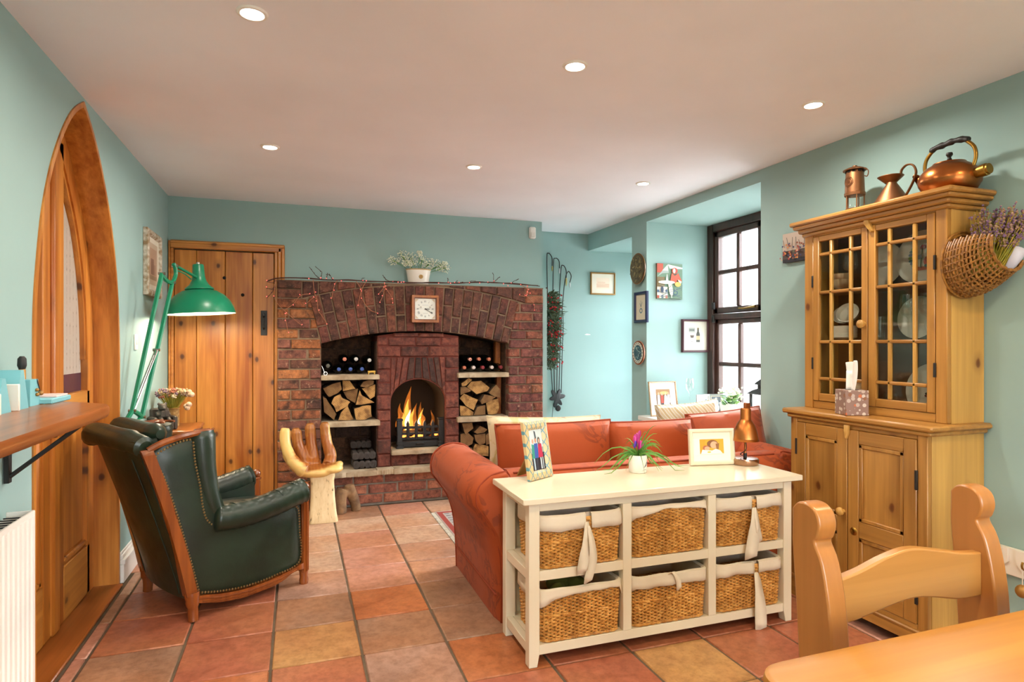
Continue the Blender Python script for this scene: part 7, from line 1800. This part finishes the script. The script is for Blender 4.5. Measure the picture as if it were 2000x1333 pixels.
m.xf(0, RT).build('stakes', M['willow'], hb, world=True)
m = MB()
for dr in (0, 0.007, -0.006): m.tube([((0.128+dr)*math.cos(a), -0.006-abs(dr)*0.4, (0.128+dr)*math.sin(a)) for a in [2*PI*k/40 for k in range(40)]], 0.005, 6, closed=True)
for k in range(9):
    a = 0.15+2.85*k/8; m.tube([(0.05*math.cos(a), -0.008, 0.03), (0.128*math.cos(a), -0.006, 0.128*math.sin(a))], 0.004, 5)
m.xf(0, RT).build('back_ring', M['willow'], hb, world=True)
m = MB().tube([Vector(S_(k/30, 1.0))+Vector((0, 0, 0.003*math.sin(k*1.6))) for k in range(31)], 0.007, 6)
m.xf(0, RT).build('lip', M['willow'], hb, world=True)
lv = thing('lavender_bunch', 'dried lavender bunch in white paper standing in the hanging basket', 'lavender', (2.62, 1.72, 1.57))
sm_ = MB(); hd_ = MB(); hd2 = MB(); rv = random.Random(31)
for i in range(300):
    b0 = Vector((2.60+rv.uniform(-.035, .035), 1.70+rv.uniform(-.04, .04), 1.56)); d = Vector((rv.gauss(0.34, 0.24), rv.gauss(-0.12, 0.15), 1)).normalized()
    L = rv.uniform(.16, .275); e = b0+d*L
    if e.x > 2.72: e.x = 2.72
    if e.y > 1.775: e.y = 1.775
    sm_.tube([b0, b0.lerp(e, .5), e], 0.0013, 3, caps=False)
    for k in range(7):
        p = b0.lerp(e, rv.uniform(0.62, 1.02)); (hd_ if rv.random() < .6 else hd2).octa((p.x+rv.uniform(-.004, .004), p.y+rv.uniform(-.004, .004), p.z), rv.uniform(.0038, .0068))
sm_.build('stalks', M['reed'], lv, world=True)
x_ = hd_.build('flower_heads', plain('lavender', '#74587c', 0.85), lv, world=True); x_['kind'] = 'stuff'
x_ = hd2.build('pale_heads', plain('pale_lavender', '#a08074', 0.85), lv, world=True); x_['kind'] = 'stuff'
wr_ = MB().lathe([(0.018, 0.0), (0.03, 0.075), (0.031, 0.10)], 18, (2.655, 1.665, 1.565), Matrix.Rotation(0.45, 4, 'Y') @ Matrix.Rotation(0.15, 4, 'X'), caps=False); wr_.build('paper_wrap', plain('wrap_paper', '#c4c4d6', 0.7), lv, world=True, mods=[('SOLIDIFY', dict(thickness=0.001))])
# small painting behind the dresser, hook rail
fp_ = [(re(0, 0, 1, 1), '#b9a99a'), (re(0, 0, 1, .12), '#20222c'), (re(0, .12, 1, .4), '#4a3a34')]
for k in range(90): fp_.append((el(rp.random(), .1+.5*rp.random()**1.5+(.25*rp.random() if rp.random() < .25 else 0), .022, .035, 7), rp.choice(['#b5562c', '#8a4a2c', '#3c3f63', '#c9803c', '#5a5f3c', '#a33a2c', '#c9a28c', '#2b2c3c'])))
for k in range(10): fp_.append((stroke(.12+.09*k, .5, .10+.09*k+rp.uniform(-.03, .03), .78+rp.uniform(-.1, .1), .012), '#4c4a44'))
fp_ = [([(min(1, max(0, a)), min(1, max(0, b_))) for a, b_ in p], c_) for p, c_ in fp_]
pic('flower_painting', 'small unframed flower meadow painting partly hidden by the dresser', 'painting', (XR-0.001, 2.925, 1.757), (0, -1, 0), (0, 0, 1), 0.33, 0.17, 0, 0.018, None, fp_, mount=plain('panel_edge', '#2a2a30', 0.7))
hr = thing('hook_rail', 'white wall rail with pointed pegs and hooks low on the right wall', 'hook rail', (XR, 1.5, 0.40))
MB().box(XR-0.02, XR-0.001, 1.15, 1.775, 0.345, 0.455, 0.003).build('board', M['white'], hr, world=True)
for k in range(5):
    y = 1.735-0.115*k
    MB().prism([(y-0.042, 0.455), (y+0.042, 0.455), (y+0.042, 0.40), (y, 0.36), (y-0.042, 0.40)], XR-0.032, XR-0.02, 'x').build('peg_plate', M['white'], hr, world=True)
    MB().tube(cr([(XR-0.032, y, 0.405), (XR-0.055, y, 0.395), (XR-0.065, y, 0.41), (XR-0.06, y, 0.425)], 4), 0.004, 6).build('hook', M['brass'], hr, world=True)
kb_ = thing('wooden_bead', 'round yellow wooden bead hanging from the hook rail', 'bead', (XR-0.062, 1.62, 0.33))
MB().ell((0, 0, -0.018), 0.024, 0.024, 0.026).build('bead', M['goldf'], kb_)
MB().tube([(0, 0, 0.005), (0, 0.0, 0.045), (0, 0.0, 0.073)], 0.002, 5).build('loop', M['white'], kb_)

# ---- carved hand chair, log, rug
hc = thing('hand_chair', 'carved wooden chair in the shape of an open hand by the hearth', 'chair', (0.18, 4.68, 0))
k_ = N('hand_heartwood'); v_ = k_.coord((1, 1, 1)); g_ = k_.n('VectorMath', operation='DISTANCE'); k_.set(g_.inputs[0], v_); g_.inputs[1].default_value = (-0.055, 0.05, 0.47)
d_ = k_.math('ADD', g_.outputs['Value'], k_.math('MULTIPLY', k_.noise(k_.coord((3, 3, 9)), 3.0, 3.0), 0.10))
w_ = k_.n('TexWave', {'Vector': k_.coord((1, 1, 1)), 'Scale': 14.0, 'Distortion': 6.0, 'Detail': 2.0})
brown = k_.mix(k_.math('MULTIPLY', w_.outputs[0], 0.5), C('#8a4c1c'), C('#a86a30'))
sep_ = k_.n('SeparateXYZ', {0: v_})
fin = k_.math('GREATER_THAN', sep_.outputs[1], 0.055)
mask = k_.ramp(d_, [(0.20, (1, 1, 1, 1)), (0.235, (0, 0, 0, 1))]).outputs[0]
mask2 = k_.math('MULTIPLY', fin, k_.math('MULTIPLY', k_.math('LESS_THAN', sep_.outputs[0], 0.045), k_.math('GREATER_THAN', sep_.outputs[0], -0.215)))
k_.pr(Base_Color=k_.mix(k_.math('MAXIMUM', mask, k_.math('MULTIPLY', mask2, 0.9)), C('#d9b36a'), brown), Roughness=0.35); M['hand'] = k_.m
m = MB()
O_ = Vector((0.18, 4.68, 0))
def T(path, r, fl=1.0): m.tube(cr([Vector(p)-O_ for p in path], 4), (lambda n: [1.1*r[min(len(r)-1, int(i/(n-1)*(len(r)-1)+0.5))] for i in range(n)])((len(path)-1)*4+1), 12, flat=fl)
T([(-0.004, 4.80, 0.66), (0.002, 4.805, 0.60), (0.018, 4.80, 0.52), (0.055, 4.77, 0.43), (0.09, 4.72, 0.385)], [0.026, 0.036, 0.036, 0.038, 0.04])
T([(0.096, 4.815, 0.69), (0.098, 4.82, 0.62), (0.105, 4.81, 0.53), (0.12, 4.78, 0.43), (0.13, 4.72, 0.38)], [0.027, 0.037, 0.037, 0.04, 0.042])
T([(0.198, 4.80, 0.695), (0.202, 4.805, 0.63), (0.215, 4.79, 0.54), (0.24, 4.76, 0.45), (0.22, 4.70, 0.39)], [0.026, 0.034, 0.036, 0.04, 0.042])
T([(-0.072, 4.72, 0.675), (-0.078, 4.71, 0.62), (-0.07, 4.69, 0.55), (-0.04, 4.66, 0.48), (0.0, 4.64, 0.42), (0.06, 4.63, 0.375)], [0.028, 0.034, 0.034, 0.036, 0.042, 0.05])
T([(-0.075, 4.76, 0.60), (-0.07, 4.75, 0.52), (-0.04, 4.73, 0.44), (0.02, 4.70, 0.38)], [0.02, 0.03, 0.034, 0.04])
m.ell((-0.04, -0.01, 0.36), 0.14, 0.10, 0.045, 20, 10); m.ell((0.06, -0.03, 0.375), 0.085, 0.075, 0.035, 16, 8); m.ell((0.115, -0.02, 0.405), 0.03, 0.05, 0.022, 12, 8); m.ell((0.0, 0.0, 0.32), 0.09, 0.07, 0.05, 16, 8)
m.build('hand', M['hand'], hc, mods=[('REMESH', dict(mode='VOXEL', voxel_size=0.006, use_smooth_shade=True)), ('SMOOTH', dict(factor=0.6, iterations=9))])
rg = []
for z, w2, d2, ox in ((0.0, 0.097, 0.088, 0.005), (0.012, 0.099, 0.09, 0.005), (0.06, 0.092, 0.082, 0.003), (0.18, 0.083, 0.072, 0.0), (0.29, 0.080, 0.070, -0.003), (0.36, 0.092, 0.080, -0.006)):
    rg.append([(ox+x, y, z) for x, y in rrect(2*w2, 2*d2, 0.022, 3)])
k_ = N('bark_streaked_wood'); v_ = k_.coord((14, 14, 5)); n_ = k_.noise(v_, 3.0, 4.0, 0.6, 0.5)
k_.pr(Base_Color=k_.ramp(n_, [(0.30, C('#5f4a34')), (0.38, C('#d8bf90')), (0.7, C('#e4cfa4'))]).outputs[0], Roughness=0.6); M['ped'] = k_.m
loft(MB(), rg).build('pedestal', M['ped'], hc)
m = MB(); O_ = Vector((0.37, 4.87, 0))
m.tube(cr([Vector(p)-O_ for p in [(0.315, 4.83, 0.0), (0.312, 4.83, 0.06), (0.315, 4.84, 0.12), (0.335, 4.86, 0.165)]], 4), 0.047, 14)
m.tube(cr([Vector(p)-O_ for p in [(0.435, 4.875, 0.0), (0.425, 4.875, 0.06), (0.405, 4.872, 0.12), (0.385, 4.87, 0.175), (0.38, 4.87, 0.20)]], 4), [0.037]*6+[0.04]*11, 14)
m.tube([Vector((0.32, 4.85, 0.14))-O_, Vector((0.40, 4.87, 0.15))-O_], 0.036, 12)
sg_ = m.build('forked_log', plain('weathered_log', '#8a6a48', 0.85, c2='#5e4630', vs=14, bump=0.8, bs=30), None, mods=[('REMESH', dict(mode='VOXEL', voxel_size=0.005, use_smooth_shade=True)), ('SMOOTH', dict(factor=0.5, iterations=4))])
sg_.location = O_; tag(sg_, 'short forked log standing on two stubs before the hearth', 'log')
rug = thing('hearth_rug', 'red and white patterned rug with pale fringe half under the sofa', 'rug', (1.6, 4.05, 0))
RX0, RX1, RY0, RY1 = 0.985, 2.25, 3.50, 4.60
MB().box(RX0, RX1, RY0, RY1, 0.0005, 0.008, 0.002).build('pile', plain('rug_base', '#b8a89c', 0.95, bump=0.3, bs=150), rug, world=True)
pol = [(re(0, 0, 1.265, 1.1), '#9c9088'), (re(.012, .012, 1.253, 1.088), '#93403a'), (re(.05, .05, 1.215, 1.05), '#aaa29a'), (re(.105, .105, 1.16, .995), '#8a4c4a'), (re(.125, .125, 1.14, .975), '#a07672')]
for k in range(34): pol.append((re(.06, .06+.029*k, .095, .075+.029*k), '#6d6f78' if k % 2 else '#a9aeb0'))
for k in range(120): x, z = rp.uniform(.14, 1.1), rp.uniform(.14, .95); pol.append((el(x, z, .02, .014, 5, rp.random()*3), rp.choice(['#b8b0a8', '#8d4642', '#ad948e', '#6d5a60'])))
art(rug, pol, (RX0, RY0, 0.008), (1, 0, 0), (0, 1, 0), (0, 0, 1), 'woven_pattern', 'art', 0.00003)
m = MB()
for k in range(110):
    y = RY0+1.1*k/110; m.tube([(RX0+0.003, y, 0.005), (RX0-0.012, y+rv.uniform(-.004, .004), 0.004), (RX0-0.028, y+rv.uniform(-.008, .008), 0.003)], 0.0022, 4)
x_ = m.build('fringe', plain('fringe', '#c9c6b8', 0.95), rug, world=True); x_['kind'] = 'stuff'

# ---- outside the windows
struct(MB().box(3.62, 14, -2, 12, -0.5, -0.3).build('ground_yard', plain('pale_gravel', '#d6d4ce', 0.9, var=0.1, vs=3), smooth=False))
struct(MB().box(-6, 8, -9, YR-0.2, -0.5, -0.05).build('ground_patio', plain('patio_paving', '#b5b1a8', 0.9, var=0.2, vs=2), smooth=False))
nb = thing('neighbour_house', 'pale rendered house across the yard seen through the window', 'building', (7.5, 9.0, -0.3))
MB().box(6.5, 9.5, 6.3, 14.0, -0.3, 4.0).build('wall', plain('white_render', '#dcdcda', 0.9), nb, world=True)
for z in range(9): MB().box(6.44, 6.6, 6.26-0.0, 6.55+0.12*(z % 2), -0.3+z*0.48, 0.12+z*0.48, 0.02).build('quoin_stone', plain('grey_quoin_%d' % z, '#8e9296', 0.9, var=0.2), nb, world=True)
MB().box(6.2, 9.6, 6.1, 14.1, 4.0, 4.2).build('eaves', plain('eaves', '#7c7f86', 0.8), nb, world=True)
MB().box(6.45, 6.52, 8.4, 9.4, 1.2, 2.6).build('window', plain('house_window', '#59626a', 0.2), nb, world=True)
